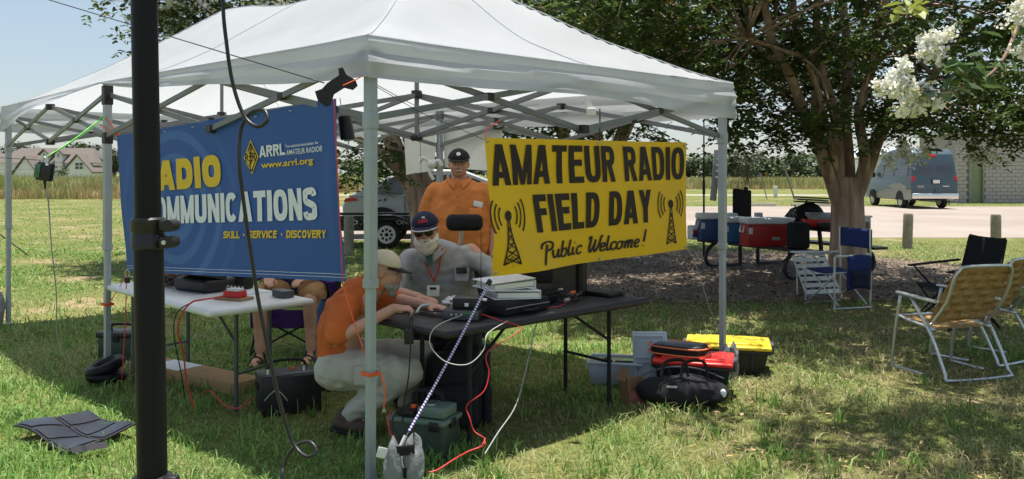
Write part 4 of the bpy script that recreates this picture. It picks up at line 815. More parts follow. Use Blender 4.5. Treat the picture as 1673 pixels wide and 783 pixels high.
# brush script "Public Welcome!" drawn stroke by stroke (unit: cap height 1, then slanted)
script = [(0, [[(.18, -.35), (.25, .1), (.34, .85)], [(.02, .62), (.1, .9), (.38, 1.02), (.62, .9), (.6, .62), (.38, .48), (.22, .5)]]), (.66, [[(.0, .5), (.02, .15), (.1, .02), (.24, .14), (.32, .5)], [(.32, .5), (.3, .12), (.36, .02), (.46, .1)]]), (1.12, [[(.1, .98), (.04, .4), (.05, .06), (.2, .0), (.33, .2), (.28, .46), (.14, .46), (.06, .3)]]), (1.54, [[(.1, .98), (.03, .3), (.05, .04), (.14, .03), (.2, .12)]]), (1.80, [[(.05, .5), (.02, .14), (.08, .02), (.18, .1)], [(.09, .74), (.1, .78)]]), (2.06, [[(.3, .42), (.2, .52), (.05, .4), (.02, .14), (.13, .0), (.3, .12)]]),
          (2.72, [[(.0, .86), (.1, 1.0), (.14, .85), (.08, .3), (.14, .02), (.3, .35), (.4, .8)], [(.4, .8), (.34, .3), (.4, .02), (.58, .4), (.7, .95), (.8, 1.0)]]), (3.38, [[(.06, .22), (.26, .34), (.24, .5), (.1, .48), (.03, .2), (.12, .0), (.3, .1)]]), (3.74, [[(.1, .98), (.03, .3), (.05, .04), (.14, .03), (.2, .12)]]), (3.98, [[(.3, .42), (.2, .52), (.05, .4), (.02, .14), (.13, .0), (.3, .12)]]), (4.32, [[(.2, .5), (.05, .4), (.02, .12), (.14, .0), (.3, .14), (.3, .4), (.2, .5), (.3, .48), (.4, .44)]]), (4.76, [[(.03, .5), (.05, .25), (.0, .0)], [(.02, .2), (.16, .5), (.24, .45), (.2, .0)], [(.21, .2), (.36, .5), (.44, .42), (.4, .04), (.5, .06)]]), (5.32, [[(.06, .22), (.26, .34), (.24, .5), (.1, .48), (.03, .2), (.12, .0), (.3, .1)]]), (5.78, [[(.2, 1.15), (.12, .3)], [(.08, .06), (.085, .0)]])]
st_ = []; tot = 6.05; hcap = (Y1-Y0)
for ox, ss in script:
    for pl in ss:
        pp = cr([Vector((a, b_, 0)) for a, b_ in pl], 5) if len(pl) > 2 else [Vector((a, b_, 0)) for a, b_ in pl]
        q = [(X0+(X1-X0)*(ox+p.x)/tot+.16*hcap*p.y, Y0+hcap*p.y) for p in pp]; n = len(q); wl = []
        for i in range(n): a, b_ = q[max(i-1, 0)], q[min(i+1, n-1)]; dx, dy = b_[0]-a[0], b_[1]-a[1]; wl.append(.0095+.0135*abs(dy)/(math.hypot(dx, dy)+1e-6))
        st_.append((q, wl))
Yb.stroke(st_, 'letter_black', t, .006)
for (pc, arcs_l, base_y) in (((829.5, 353, 433), (805, 853), 0), ((1095, 333.5, 398), (1076, 1114), 0)):
    uc, vt = Yb.uv(pc[0], pc[1]); _, vb = Yb.uv(pc[0]+5, pc[2]); x = uc*Yb.wd; yt = vt*Yb.ht; yb = vb*Yb.ht; hT = yt-yb; q = []
    arc = lambda r, a0, a1: [(x+r*math.cos(R(a0+(a1-a0)*i/14)), yt+r*1.0*math.sin(R(a0+(a1-a0)*i/14))) for i in range(15)]
    for r in (.085, .12, .155):
        q.append((arc(r, -38, 38), .0125)); q.append((arc(r, 142, 218), .0125))
    q.append(([(x+.001, yt+.022), (x, yt-.022)], .044)); q.append((arc(.022, 0, 360), .02))
    wb = hT*.42; cr_ = lambda k, s: (x+s*(.008+(wb/2-.008)*k**1.35), yt-.03-(hT-.03)*k)
    for s in (-1, 1): q.append(([cr_(k/10, s) for k in range(11)], .012))
    lv = (.12, .3, .48, .66, .84, 1.0)
    for i in range(len(lv)-1):
        q.append(([cr_(lv[i], -1), cr_(lv[i+1], 1)], .008)); q.append(([cr_(lv[i], 1), cr_(lv[i+1], -1)], .008))
        mid = (x, yt-.03-(hT-.03)*(lv[i]+.06)); q.append(([cr_(lv[i], -1), mid, cr_(lv[i], 1)], .008))
    q.append(([cr_(1, -1), (x, yb+.05), (x, yb-.03), (x, yb+.05), cr_(1, 1)], .009))
    Yb.stroke(q, 'letter_black', t, .006, 'tower_symbol')
for (u_, v_) in ((.012, .975), (.5, .98), (.988, .975), (.012, .025), (.5, .02), (.988, .025)):
    W2(MB().tube([Yb.at(u_+.004*math.cos(a), v_+.011*math.sin(a), .003) for a in [2*PI*i/12 for i in range(12)]], .003, 6, closed=True), 'grommet', 'steel', t)
# ================================================================ cords, cables, mast
def cable(name, label, pts, r, m, k=8, n=6, cat='cable', group=None): return MB().tube(cr(pts, k), r, n).build(name, m, label=label, cat=cat, smooth=180, group=group)
# mast in front
t = thing('antenna_mast', 'thick black telescoping mast with clamp standing in front of the blue banner', 'mast', (-.824, 2.0, 0)); MXT = lambda z: Vector((-.824-.0172*z, 2.0, z))
def mlathe(prof, nm, m): mb = MB(); A = MXT(0); M2 = frame(A, Vector((1, 0, .0172)), Vector((0, 1, 0))); mb.lathe(prof, 28, M2); return mb.build(nm, m, t, world=True, smooth=40)
mlathe([(.0325, .05), (.0335, .08), (.0335, 1.47), (.0325, 1.475)], 'lower_tube', 'mast_black'); mlathe([(.0295, 1.40), (.0295, 4.2), (.02, 4.21)], 'upper_tube', 'mast_black')
mlathe([(.034, 1.422), (.0385, 1.426), (.0385, 1.457), (.036, 1.46), (.036, 1.463), (.0385, 1.466), (.0385, 1.492), (.034, 1.497)], 'clamp_collar', 'black_plastic')
c1 = MXT(1.478); mb = MB()
for z in (1.479, 1.441): mb.box((c1.x+.052, 1.985, z), (.034, .030, .026), .006); mb.tube([(c1.x+.06, 1.962, z), (c1.x+.06, 2.005, z)], .014, 14)
mb.build('clamp_lug', 'black_plastic', t, world=True); W2(MB().tube([(c1.x+.052, 1.966, 1.441), (c1.x+.052, 1.96, 1.441)], .0055, 8), 'clamp_bolt', 'steel', t)
mlathe([(.034, .845), (.044, .85), (.044, .893), (.034, .897)], 'leg_hub', 'black_plastic'); mb = MB().box((-.824-.016+.05, 1.985, .885), (.035, .03, .03), .008); mb.build('hub_lug', 'black_plastic', t, world=True)
for k in range(3):
    a = R(90+120*k+40); d = Vector((math.cos(a), math.sin(a), 0)); b0 = MXT(.86)+d*.04; b1 = Vector((-.824, 2.0, .02))+d*.62; W2(MB().tube([b0, b1], .013, 8).sph(b1, .02, 8), 'tripod_leg', 'mast_black', t); W2(MB().tube([MXT(.3)+d*.03, b0.lerp(b1, .62)], .009, 8), 'brace', 'mast_black', t)
CY = 2.25
ca = [P(362, -420, CY), P(363, -150, CY), P(364, 0, CY), P(370, 70, CY), P(380, 135, CY), P(398, 188, CY-.01), P(420, 207, CY-.03), P(437, 196, CY-.03), P(430, 180, CY-.01), P(408, 186, CY+.02), P(393, 215, CY+.02), P(391, 270, CY), P(398, 330, CY), P(408, 400, CY), P(422, 490, CY), P(440, 580, CY), P(458, 660, CY), P(478, 722, CY), P(500, 746, CY-.03), P(517, 738, CY-.03), P(505, 722, CY-.01), P(480, 732, CY+.02), P(464, 762, CY+.02), P(462, 800, CY), P(470, 980, CY), P(500, 1250, CY)]
ca.append(Vector((-.35, 2.4, .03))); ca.append(Vector((-.2, 2.9, .02)))
cable('coaxial_cable', 'thick black cable with loops hanging down in front of the blue banner', ca, .0052, 'cable_black', 7, 8)
wa = P(530, 136, 4.36); wb_ = P(80, 0, 5.5); far = wa+(wb_-wa)*3.1
cable('antenna_wire', 'thin black wire running from tent corner up across the sky', [wa, wa.lerp(far, .3), far], .0032, 'cable_black', 10, 5)
t = thing('wire_support_pole', 'slim tall pole holding the antenna wire out on the lawn', 'pole', (far.x, far.y, 0)); MB().tube([(0, 0, 0), (0, 0, far.z+.15)], [.03, .016], 10).build('pole_tube', 'mast_black', t); MB().tube([(-.12, 0, .02), (.12, 0, .02)], .02, 8).build('base', 'mast_black', t)
# wire winder clamped at the corner
mb = MB(); cw = P(548, 143, 4.33); A = frame(cw, Vector((math.cos(R(32)), .25, math.sin(R(32)))), Vector((-math.sin(R(32)), 0, math.cos(R(32))))); sW = 4.33/FPX
o_ = [(-36, -6), (-30, -20), (-22, -22), (-8, -9), (12, -8), (22, -18), (32, -16), (34, -6), (26, 8), (27, 22), (20, 24), (15, 14), (-8, 12), (-20, 8), (-32, 10)]
mb.prism([(x*sW, y*sW) for x, y in o_], .012, A); t = thing('wire_winder', 'flat black wire winder plate at the near tent corner', 'wire winder', cw); W2(mb, 'plate', 'black_matte', t)
W2(MB().tube([A @ Vector((sW*(-6+6*math.cos(a)), sW*(2+4.5*math.sin(a)), -.002)) for a in [2*PI*i/16 for i in range(16)]], .004, 6, closed=True), 'eyelet', 'steel', t)
cable('orange_cord', 'short orange cord tying the winder to the near tent leg', [P(596, 122, 4.36), P(580, 131, 4.34), P(560, 140, 4.32)], .003, 'cord_orange', 5, 5, 'cord')
def knot(p, nm, label, m='cord_orange'):
    mb = MB(); T = TR(p, rzu)
    for k in range(3): mb.tube([T @ Vector((x, y, -.006+.006*k)) for x, y in ((-.034, -.034), (.034, -.034), (.034, .034), (-.034, .034))], .004, 5, closed=True)
    return mb.build(nm, m, label=label, cat='cord')
knot(N_+Vector((0, 0, 2.118)), 'cord_wrap', 'orange cord wrapped round the top of the near tent leg'); kz = EYE-(610-HOR)*N_.y/FPX; knot(N_+Vector((0, 0, kz)), 'cord_wrap', 'orange cord wrapped round the lower near tent leg'); kz2 = EYE-(497-HOR)*M_.y/FPX; knot(M_+Vector((0, 0, kz2)), 'cord_wrap', 'orange cord wrapped round the mid left tent leg')
cable('orange_cord', 'orange cord from blue banner corner down to the near tent leg', [P(559, 462, 4.58), P(580, 530, 4.5), P(607, 608, 4.40)], .004, 'cord_orange', 5, 6, 'cord')
cable('orange_cord', 'loose frayed end of orange cord hanging off the near tent leg', [P(622, 612, 4.38), P(628, 630, 4.37), P(628, 655, 4.37), P(627, 668, 4.37)], .0045, 'cord_orange', 5, 6, 'cord')
mb = MB(); e0 = P(627, 667, 4.37)
for k in range(10): mb.tube([e0, e0+Vector((random.gauss(0, .012), random.gauss(0, .01), -.02))], .001, 3)
mb.build('frayed_tip', 'cable_white', label='white frayed tip of the orange cord', cat='cord')
cable('red_rope', 'red cord running down the right edge of the blue banner', [P(546, 163, 4.55), P(550, 260, 4.55), P(556, 380, 4.55), P(560, 462, 4.55)], .0036, 'cord_red', 5, 6, 'cord')
kM = M_+Vector((.0, -.03, 1.6+(283-192)*M_.y/FPX)); kB = P(194, 222, B.c[0].y)
cable('orange_cord', 'orange cord tying the blue banner to the mid left tent leg', [kM, kM.lerp(kB, .5), kB, kM+Vector((-.04, 0, -.06))], .005, 'cord_orange', 4, 6, 'cord')
cable('orange_cord', 'orange cord from lower left banner corner to the mid left tent leg', [P(208, 443, B.c[2].y), P(195, 470, 6.5), P(178, 496, M_.y-.03)], .0035, 'cord_orange', 4, 5, 'cord')
# green cord, device and feed line
dv = P(73, 262, 5.7); t = thing('antenna_transformer', 'small black box hanging on green cord at left before the field', 'transformer', dv)
def DV(mb, nm, m): return mb.build(nm, m, t)
s_ = 5.7/FPX
DV(MB().box((.004, 0, -.075), (24*s_, .05, 30*s_), .008, ry=.14), 'case', 'black_plastic'); DV(MB().box((-.035, -.028, -.07), (9*s_, .004, 22*s_), .002, ry=.14), 'label_plate', 'screen'); DV(MB().tube(cr([(-.015, 0, -.01), (0, 0, .02), (.015, 0, -.01)], 5), .006, 6), 'eye_bolt', 'steel'); DV(MB().box((.03, -.028, -.03), (.02, .004, .012), .002, ry=.14), 'sticker', 'paper'); DV(MB().tube([(0, 0, -.13), (.003, 0, -.19)], [.011, .007], 8), 'cable_gland', 'black_plastic')
for k in (0, .012): cable('green_cord', 'upper strand of green cord from mid tent leg to hanging box' if k else 'lower strand of green cord from mid tent leg to hanging box', [kM+Vector((0, 0, k*2)), kM.lerp(dv, .5)+Vector((0, 0, -.01+k)), dv+Vector((0, 0, .015))], .0035, 'cord_green', 5, 5, 'cord')
cable('feed_line', 'thin cable dropping from the hanging box to the grass', [dv+Vector((.003, 0, -.19)), P(79, 330, 5.7), P(84, 400, 5.72), P(92, 480, 5.8), P(93, 545, 5.9), P(105, 585, 6.1), P(130, 605, 6.4), P(165, 610, 6.6), P(222, 588, 6.9), Vector((-2.4, 7.0, .35)), Vector((-2.3, 6.9, .75))], [.005]*12+[.004]*69, 'cable_grey', 8, 6)
cable('antenna_wire', 'upper thin wire leaving the hanging box to the left', [dv+Vector((-.03, 0, 0)), dv+Vector((-1.2, .6, .09)), dv+Vector((-3.2, 1.6, .42))], .003, 'cable_black', 6, 4); cable('antenna_wire', 'lower thin wire leaving the hanging box to the left', [dv+Vector((-.03, 0, -.06)), dv+Vector((-1.2, .3, -.06)), dv+Vector((-3.2, .9, -.03))], .002, 'cable_grey', 6, 4)
t = thing('wire_stake_pole', 'slim pole holding the wires left of the frame', 'pole', (dv.x-3.2, dv.y+1.3, 0)); MB().tube([(0, 0, 0), (0, 0, 2.3)], .022, 8).build('pole_tube', 'mast_black', t); MB().bar((0, -.45, 1.68), (0, .35, 1.95), .03).build('arm', 'mast_black', t)
# red cord with carabiner at the lower left banner corner
cable('red_rope', 'red cord with weight hanging from lower left corner of blue banner', [P(207, 452, 6.35), P(204, 540, 6.4), P(198, 636, 6.45)], .004, 'cord_red', 4, 6, 'cord')
t = thing('carabiner', 'small steel carabiner at the lower left corner of blue banner', 'carabiner', P(208, 447, 6.35)); MB().tube([(.016*math.cos(a), 0, .028*math.sin(a)) for a in [2*PI*i/16 for i in range(16)]], .004, 6, closed=True).build('ring', 'steel', t); MB().tube([(0, 0, -.03), (0, 0, -.07)], .02, 8).build('cord_lock', 'black_plastic', t)
# purple and white rope from the yellow banner down to the sandbag
m = bpy.data.materials.new('rope_spiral'); MATS['rope_spiral'] = m; m.use_nodes = True; nd = m.node_tree.nodes; lk = m.node_tree.links; b = nd['Principled BSDF']; b.inputs['Roughness'].default_value = .8
wv = nd.new('ShaderNodeTexWave'); wv.inputs['Scale'].default_value = 22; wv.bands_direction = 'DIAGONAL'; tcn = nd.new('ShaderNodeTexCoord'); lk.new(tcn.outputs['Object'], wv.inputs[0]); rp = nd.new('ShaderNodeValToRGB'); rp.color_ramp.elements[0].color = (.10, .05, .35, 1); rp.color_ramp.elements[1].color = (.75, .72, .78, 1); rp.color_ramp.elements[0].position = .4; rp.color_ramp.elements[1].position = .55; lk.new(wv.outputs[0], rp.inputs[0]); lk.new(rp.outputs[0], b.inputs['Base Color'])
ra, rb2 = P(801, 457, 4.92), P(668, 705, 4.32); t = thing('guy_rope', 'purple and white twisted rope from yellow banner corner to grey sandbag', 'rope', rb2)
W2(MB().tube([ra+(rb2-ra)*(i/30)+Vector((0, 0, -.015*math.sin(PI*i/30))) for i in range(31)], .0065, 10), 'rope_body', 'rope_spiral', t); W2(MB().tube([rb2, P(664, 712, 4.30)], .004, 6), 'rope_tip', 'cable_black', t); W2(MB().tube([P(663, 712, 4.30), P(651, 738, 4.27)], .011, 8), 'sleeve', 'cable_white', t); W2(MB().box(P(799, 462, 4.90), (.03, .02, .035), .005, ry=.5), 'cord_lock', 'black_plastic', t)
# pieces hanging under the roof
cable('guy_line', 'thin dark line under the roof from near leg to banner corner', [P(612, 140, 4.45), P(690, 185, 4.6), P(745, 208, 4.8), P(792, 229, 4.97)], .0022, 'cable_black', 5, 4, 'cord'); cable('guy_line', 'second thin line looped under the roof beside the near leg', [P(614, 138, 4.5), P(650, 158, 4.9), P(688, 180, 5.6), P(684, 195, 5.9), P(687, 240, 6.0), P(688, 290, 6.0)], .0022, 'cable_black', 5, 4, 'cord')
cable('red_rope', 'red cord tying the yellow banner top to the tent truss', [P(816, 197, 5.4), P(795, 212, 5.2), P(793, 226, 4.98)], .004, 'cord_red', 4, 5, 'cord'); cable('dark_cord', 'dark cord holding the top middle of the yellow banner', [P(980, 178, 5.7), P(980, 205, 5.65), P(979, 230, 5.62)], .005, 'cable_black', 4, 5, 'cord')
cable('grey_cord', 'pale cord from yellow banner lower corner to the right tent leg', [P(1122, 408, 6.33), P(1134, 425, 6.35), P(1160, 505, 6.5), P(1176, 545, 6.6)], .0035, 'cable_grey', 4, 5, 'cord')
t = thing('hanging_canister', 'black cylinder hanging beside the blue banner top corner', 'canister', P(563, 190, 4.75)); q = 4.75/FPX
MB().lathe([(.0, 0), (.035, 0), (.038, -.005), (.041, -.125), (.036, -.13), (0, -.13)], 20, TR((0, 0, 0), 0, ry=-.14)).build('body', 'black_plastic', t); MB().tube([(-.01, 0, 0), (-.02, -.03, .1)], .0025, 5).build('hanger', 'cable_grey', t); MB().tube(cr([(.0, 0, -.135), (.05, .0, -.13), (.12, .05, -.15)], 5), .007, 6).build('lower_strap', 'cable_grey', t)
t = thing('windsock_strip', 'grey striped strip hanging beside the right tent leg', 'strip', P(1168, 215, 6.8)); a0, a1 = P(1172, 245, 6.8), P(1165, 328, 6.75); W2(MB().bar(a0, a1, .05, .012, up=(0, 1, 0), r=.003), 'body', 'truss_steel', t)
for k in range(4): c_ = a0.lerp(a1, .18+.12*k); W2(MB().box(c_+Vector((.012, -.012, 0)), (.022, .006, .016), .001), 'label_patch', 'paper', t)
t = thing('antenna_pole', 'thin dark antenna pole standing in the bed behind yellow banner', 'pole', G(1150, 421)); Yp = G(1150, 421).y; MB().tube([(0, 0, 0), (0, 0, 1.2), (.0, 0, 2.6)], [.02, .018, .012], 8).build('pole_tube', 'mast_black', t); MB().tube([(0, 0, 1.2), (0, 0, 1.45)], .028, 8).build('joint', 'black_plastic', t)
for px, h, ln2, lb in ((1298, 2.2, -.55, 'leaning dark stake on the lawn beyond the lot, left of trunk'), (1253, 1.6, -.3, 'thin pale leaning stake on the lawn beyond the parking lot')):
    c = G(px, 326); MB().tube([(c.x, c.y, 0), (c.x+ln2*1.2, c.y, h)], .05 if px > 1290 else .03, 6).build('stake', 'truss_steel', label=lb, cat='stake')
c = G(1267, 323); MB().box((c.x, c.y, .38), (.2, .2, .76), .02).build('marker_post', 'white_paint', label='short white marker post on the lawn beyond the lot', cat='post')
# ================================================================ PEOPLE
def baked(mb, voxel, sm=4, disp=None, fac=.5):
    me = bpy.data.meshes.new('tmp'); me.from_pydata([tuple(p) for p in mb.v], [], mb.f); me.update()
    bm = bmesh.new(); bm.from_mesh(me); bmesh.ops.recalc_face_normals(bm, faces=bm.faces[:]); bm.to_mesh(me); bm.free()
    o = bpy.data.objects.new('tmp', me); col.objects.link(o); r = o.modifiers.new('r', 'REMESH'); r.mode = 'VOXEL'; r.voxel_size = voxel
    if sm: k = o.modifiers.new('s', 'SMOOTH'); k.iterations = sm; k.factor = fac
    dg = bpy.context.evaluated_depsgraph_get(); out = bpy.data.meshes.new_from_object(o.evaluated_get(dg)); bpy.data.objects.remove(o); bpy.data.meshes.remove(me)
    if disp:
        nn = [v.normal.copy() for v in out.vertices]
        for v, n in zip(out.vertices, nn): v.co += n*disp(v.co)
    return out
def world_mesh(me, parent):
    iv = WM[parent.name].inverted(); me.transform(iv); me.update(); return me
def folds(a, s=9, st=(1, 1, 1.8)):
    return lambda p: a*(noise.noise(Vector((p.x*s*st[0], p.y*s*st[1], p.z*s*st[2])))+.6*noise.noise(Vector((p.x*s*2.3, p.y*s*2.3, p.z*s*3.1)))-abs(.8*noise.noise(Vector((p.x*s*1.3+5, p.y*s*1.3, p.z*s*.8+3)))))
def hand(mb, wrist, d, nrm, side, curl=.5, s=1.0):
    # d: direction of the fingers; nrm: back of the hand; side: direction of the thumb
    d = Vector(d).normalized(); nrm = Vector(nrm); nrm = (nrm-d*nrm.dot(d)).normalized(); sd = d.cross(nrm)
    if sd.dot(Vector(side)) < 0: sd = -sd
    w = Vector(wrist); c = w+d*.045*s; mb.ell(c, (d*.055*s, sd*.042*s, nrm*.017*s), 12); mb.limb([w-d*.02, w+d*.02], [.026*s, .026*s])
    for i, (o, L) in enumerate(((.031, .072), (.011, .082), (-.010, .076), (-.030, .060))):
        p = w+d*.085*s+sd*o*s; dd = d.copy(); pts = [w+d*.05*s+sd*o*.9*s, p]
        for k in range(3):
            a = curl*(.75+.25*k)*1.15; dd = (dd*math.cos(a)-nrm*math.sin(a)) if k == 0 else (dd*math.cos(a*.9)+(-nrm if abs(dd.dot(nrm)) < .98 else -d)*0+dd.cross(sd if dd.cross(sd).dot(-nrm) > 0 or k else -sd)*0-((nrm-dd*nrm.dot(dd)).normalized() if (nrm-dd*nrm.dot(dd)).length > .05 else d)*math.sin(a*.9)); dd.normalize(); p = p+dd*L*s*(.42, .32, .26)[k]; pts.append(p.copy())
        mb.limb(pts, [.0105*s, .0102*s, .0092*s, .0085*s, .0072*s], 8)
    th = w+d*.022*s+sd*.032*s; t1 = th+(d*.55+sd*.7-nrm*.25).normalized()*.036*s; t2 = t1+(d*.9+sd*.15-nrm*.35).normalized()*.03*s; t3 = t2+(d*.95-sd*.1-nrm*.3).normalized()*.024*s
    mb.limb([w+d*.012*s+sd*.012*s, th, t1, t2, t3], [.018*s, .016*s, .0125*s, .0105*s, .0085*s], 8)
def head(mb, M, jaw=1.0, wide=1.0):
    # local frame: x to the person's left, y forward, z up, origin at the centre of the head
    E = lambda c, ax, n=14: mb.ell(c, [(ax[0], 0, 0), (0, ax[1], 0), (0, 0, ax[2])], n, M)
    E((0, -.012, .025), (.076*wide, .098, .098), 20); E((0, .022, -.035), (.063*wide*jaw, .074, .078), 18); E((0, .062, -.088), (.032*jaw, .026, .024)); E((0, .045, -.07), (.05*jaw*wide, .04, .032))
    for s in (-1, 1):
        E((s*.038, .068, -.028), (.026, .022, .022)); E((s*.074*wide, -.012, -.012), (.010, .022, .033), 10); E((s*.082*wide, -.018, -.008), (.006, .018, .026), 8); E((s*.030, .082, .022), (.028, .014, .010), 10)
    E((0, .086, .02), (.02, .016, .012)); E((0, .098, -.008), (.010, .014, .026), 10); E((0, .108, -.026), (.014, .015, .012), 10)
    for s in (-1, 1): E((s*.013, .1, -.029), (.009, .010, .008), 8)
    E((0, .094, -.058), (.024, .012, .009), 10)
def hframe(c, fwd, up=(0, 0, 1)):
    y = Vector(fwd).normalized(); u = Vector(up); x = y.cross(u).normalized(); z = x.cross(y); x2 = -x
    # x must point to the person's left: left = up x forward
    left = z.cross(y).normalized()
    return Matrix(((left.x, y.x, z.x, c[0]), (left.y, y.y, z.y, c[1]), (left.z, y.z, z.z, c[2]), (0, 0, 0, 1)))
def face_bits(M, parent, skin, glasses=None, brow='hair_dark', smile=False, eyes=True):
    def B_(mb, nm, m): return mb.build(nm, m, parent, world=True, smooth=180)
    if eyes:
        for s in (-1, 1):
            B_(MB().ell((s*.031, .079, .006), [(.0125, 0, 0), (0, .010, 0), (0, 0, .0065)], 10, M), 'eye', 'eye_white'); B_(MB().ell((s*.031, .0855, .006), [(.0058, 0, 0), (0, .005, 0), (0, 0, .0058)], 8, M), 'iris', 'hair_dark')
            B_(MB().tube([M @ Vector((s*x, y, z)) for x, y, z in ((.014, .094, .026), (.03, .095, .031), (.05, .083, .025))], [.003, .0045, .0025], 6), 'eyebrow', brow)
    if smile:
        B_(MB().tube(cr([M @ Vector(a) for a in ((-.03, .083, -.050), (-.016, .100, -.058), (0, .106, -.060), (.016, .100, -.058), (.03, .083, -.050))], 4), [.0015]+[.0038]*15+[.0015], 6), 'teeth', 'tooth')
        B_(MB().tube(cr([M @ Vector(a) for a in ((-.032, .082, -.047), (-.016, .101, -.052), (0, .107, -.053), (.016, .101, -.052), (.032, .082, -.047))], 4), .003, 6), 'upper_lip', 'lip'); B_(MB().tube(cr([M @ Vector(a) for a in ((-.03, .082, -.053), (-.016, .098, -.065), (0, .104, -.068), (.016, .098, -.065), (.03, .082, -.053))], 4), .0036, 6), 'lower_lip', 'lip')
    else: B_(MB().tube(cr([M @ Vector(a) for a in ((-.024, .092, -.058), (0, .107, -.057), (.024, .092, -.058))], 4), [.002]+[.0045]*7+[.002], 6), 'mouth', 'lip')
    if glasses:
        g = MB(); fr = MB()
        for s in (-1, 1):
            rim = [M @ Vector((s*(.034+.027*math.cos(a)), .110-.012*abs(math.cos(a))*(1 if math.cos(a) > 0 else .3), .002+.022*math.sin(a)-(.004 if math.cos(a) > .3 else 0))) for a in [2*PI*i/18 for i in range(18)]]
            if glasses == 'dark': B_(MB().add(rim+[M @ Vector((s*.034, .115, .002))], [(i, (i+1) % 18, 18) for i in range(18)]), 'lens', 'lens')
            fr.tube(rim, .0016, 5, closed=True); fr.tube([M @ Vector((s*.061, .096, .008)), M @ Vector((s*.08, .03, .008)), M @ Vector((s*.086, -.02, .002))], .002, 5)
        fr.tube([M @ Vector((-.009, .108, .008)), M @ Vector((.009, .108, .008))], .002, 5); B_(fr, 'glasses_frame', 'black_plastic' if glasses == 'dark' else 'steel')
def cap(M, parent, m, mbrim, wide=1.0, patch=None, text=(), edge=None, tilt=0):
    C = M @ TR((0, -.012, .028), 0, rx=tilt); rx, ry, rz = .087*wide, .110, .098
    def dome(u, v):
        a = 2*PI*u; ph = R(8)+v*R(81.5); k = 1+.012*math.cos(6*a)*math.cos(ph); return C @ Vector((rx*math.cos(ph)*math.cos(a)*k, ry*math.cos(ph)*math.sin(a)*k, rz*math.sin(ph)*(1.03 if math.sin(a) > 0 else 1)))
    o = MB().sheet(dome, 36, 12).build('cap', m, parent, world=True, smooth=180, thick=.004)
    def brim(u, v):
        a = R(18)+u*R(144); r = .07*v*math.sin(PI*u)**.55; x = rx*1.0*math.cos(a)*(1-.04*v); y = ry*.99*math.sin(a)+r; return C @ Vector((x, y, .016-.010*v-.30*x*x*(1+v*2)-.004))
    MB().sheet(brim, 24, 6).build('brim', mbrim, o, world=True, smooth=180, thick=.005); MB().sph(C @ Vector((0, 0, rz)), .007, 8).build('button', m, o, world=True)
    if edge: MB().tube([brim(i/24, 1.0) for i in range(25)], .004, 5).build('brim_edge', edge, o, world=True)
    def onto(x, z, off): a = PI/2-x/rx*.86; ph = R(10)+z/rz; return C @ Vector((rx*math.cos(ph)*math.cos(a), ry*math.cos(ph)*math.sin(a), rz*math.sin(ph)*1.03))+(C.to_3x3() @ Vector((math.cos(a), math.sin(a), .5))).normalized()*off
    if patch: MB().sheet(lambda u, v: onto(.026*(v*math.cos(2*PI*u)), .045+.019*v*math.sin(2*PI*u), .005+.002*(1-v)), 20, 3).build('patch', patch, o, world=True, smooth=180)
    for s, x0, x1, z0, z1, mt in text:
        bm = text_data(s, .03); xs = [v.co.x for v in bm.verts]; ys = [v.co.y for v in bm.verts]; a0, a1, b0, b1 = min(xs), max(xs), min(ys), max(ys)
        for v in bm.verts: v.co = Vector((x0+(x1-x0)*(v.co.x-a0)/(a1-a0), z0+(z1-z0)*(v.co.y-b0)/(b1-b0), 0))
        bm_fine(bm, .008); me = bpy.data.meshes.new('lettering'); iv = WM[parent.name].inverted()
        for v in bm.verts: v.co = iv @ onto(-v.co.x, v.co.y, .0055)
        bmesh.ops.recalc_face_normals(bm, faces=bm.faces[:]); bm.to_mesh(me); bm.free(); link('lettering', me, mt, o, 180)
    return o
def garment(name, mb, m, parent, voxel=.012, sm=5, d=None): return link(name, world_mesh(baked(mb, voxel, sm, d), parent), m, parent, 180)
def V3(*a): return Vector(a)
# ---- standing man in orange shirt
t = thing('person', 'man in orange button shirt and black cap standing behind the seated man', 'person', (-.46, 7.45, 0)); x0, y0 = -.46, 7.45
hm = hframe((x0-.0, y0-.03, 1.685), (.02, -1, -.06)); mb = MB(); head(mb, hm, 1.12, 1.08)
mb.limb([V3(x0, y0, 1.62), V3(x0, y0+.01, 1.5)], [.065, .075], 14)
mb.tube([V3(x0, y0, z) for z in (1.52, 1.44, 1.30, 1.12, .98, .86)], [(.13, .08), (.23, .11), (.235, .135), (.235, .16), (.22, .16), (.19, .13)], 20, side=(1, 0, 0))
for s in (-1, 1):
    sh, el, wr = V3(x0+s*.215, y0+.01, 1.44), V3(x0+s*.295, y0+.04, 1.16), V3(x0+s*.29, y0-.06, .92); mb.limb([sh, el, wr], [.068, .05, .034]); hand(mb, wr, (0, -.15, -1), (s, 0, 0), (-s*.2, -1, 0), .35)
    mb.limb([V3(x0+s*.11, y0, .9), V3(x0+s*.12, y0-.01, .5), V3(x0+s*.12, y0+.02, .09)], [.10, .068, .05]); mb.ell((x0+s*.125, y0-.06, .045), ((.045, 0, 0), (0, .125, 0), (0, 0, .04)), 12)
link('body', world_mesh(baked(mb, .009, 2), t), 'skin_dark', t, 180)
mb = MB(); mb.tube([V3(x0, y0, z) for z in (1.545, 1.525, 1.45, 1.30, 1.12, .98, .84)], [(.10, .075), (.155, .09), (.255, .128), (.265, .165), (.275, .20), (.265, .20), (.255, .18)], 22, side=(1, 0, 0))
for s in (-1, 1): mb.limb([V3(x0+s*.20, y0+.01, 1.435), V3(x0+s*.265, y0+.02, 1.30), V3(x0+s*.295, y0+.035, 1.19)], [.092, .085, .082])
garment('shirt', mb, 'orange_shirt', t, .012, 4, folds(.012, 6, (1.2, 1, .8)))
mb = MB()
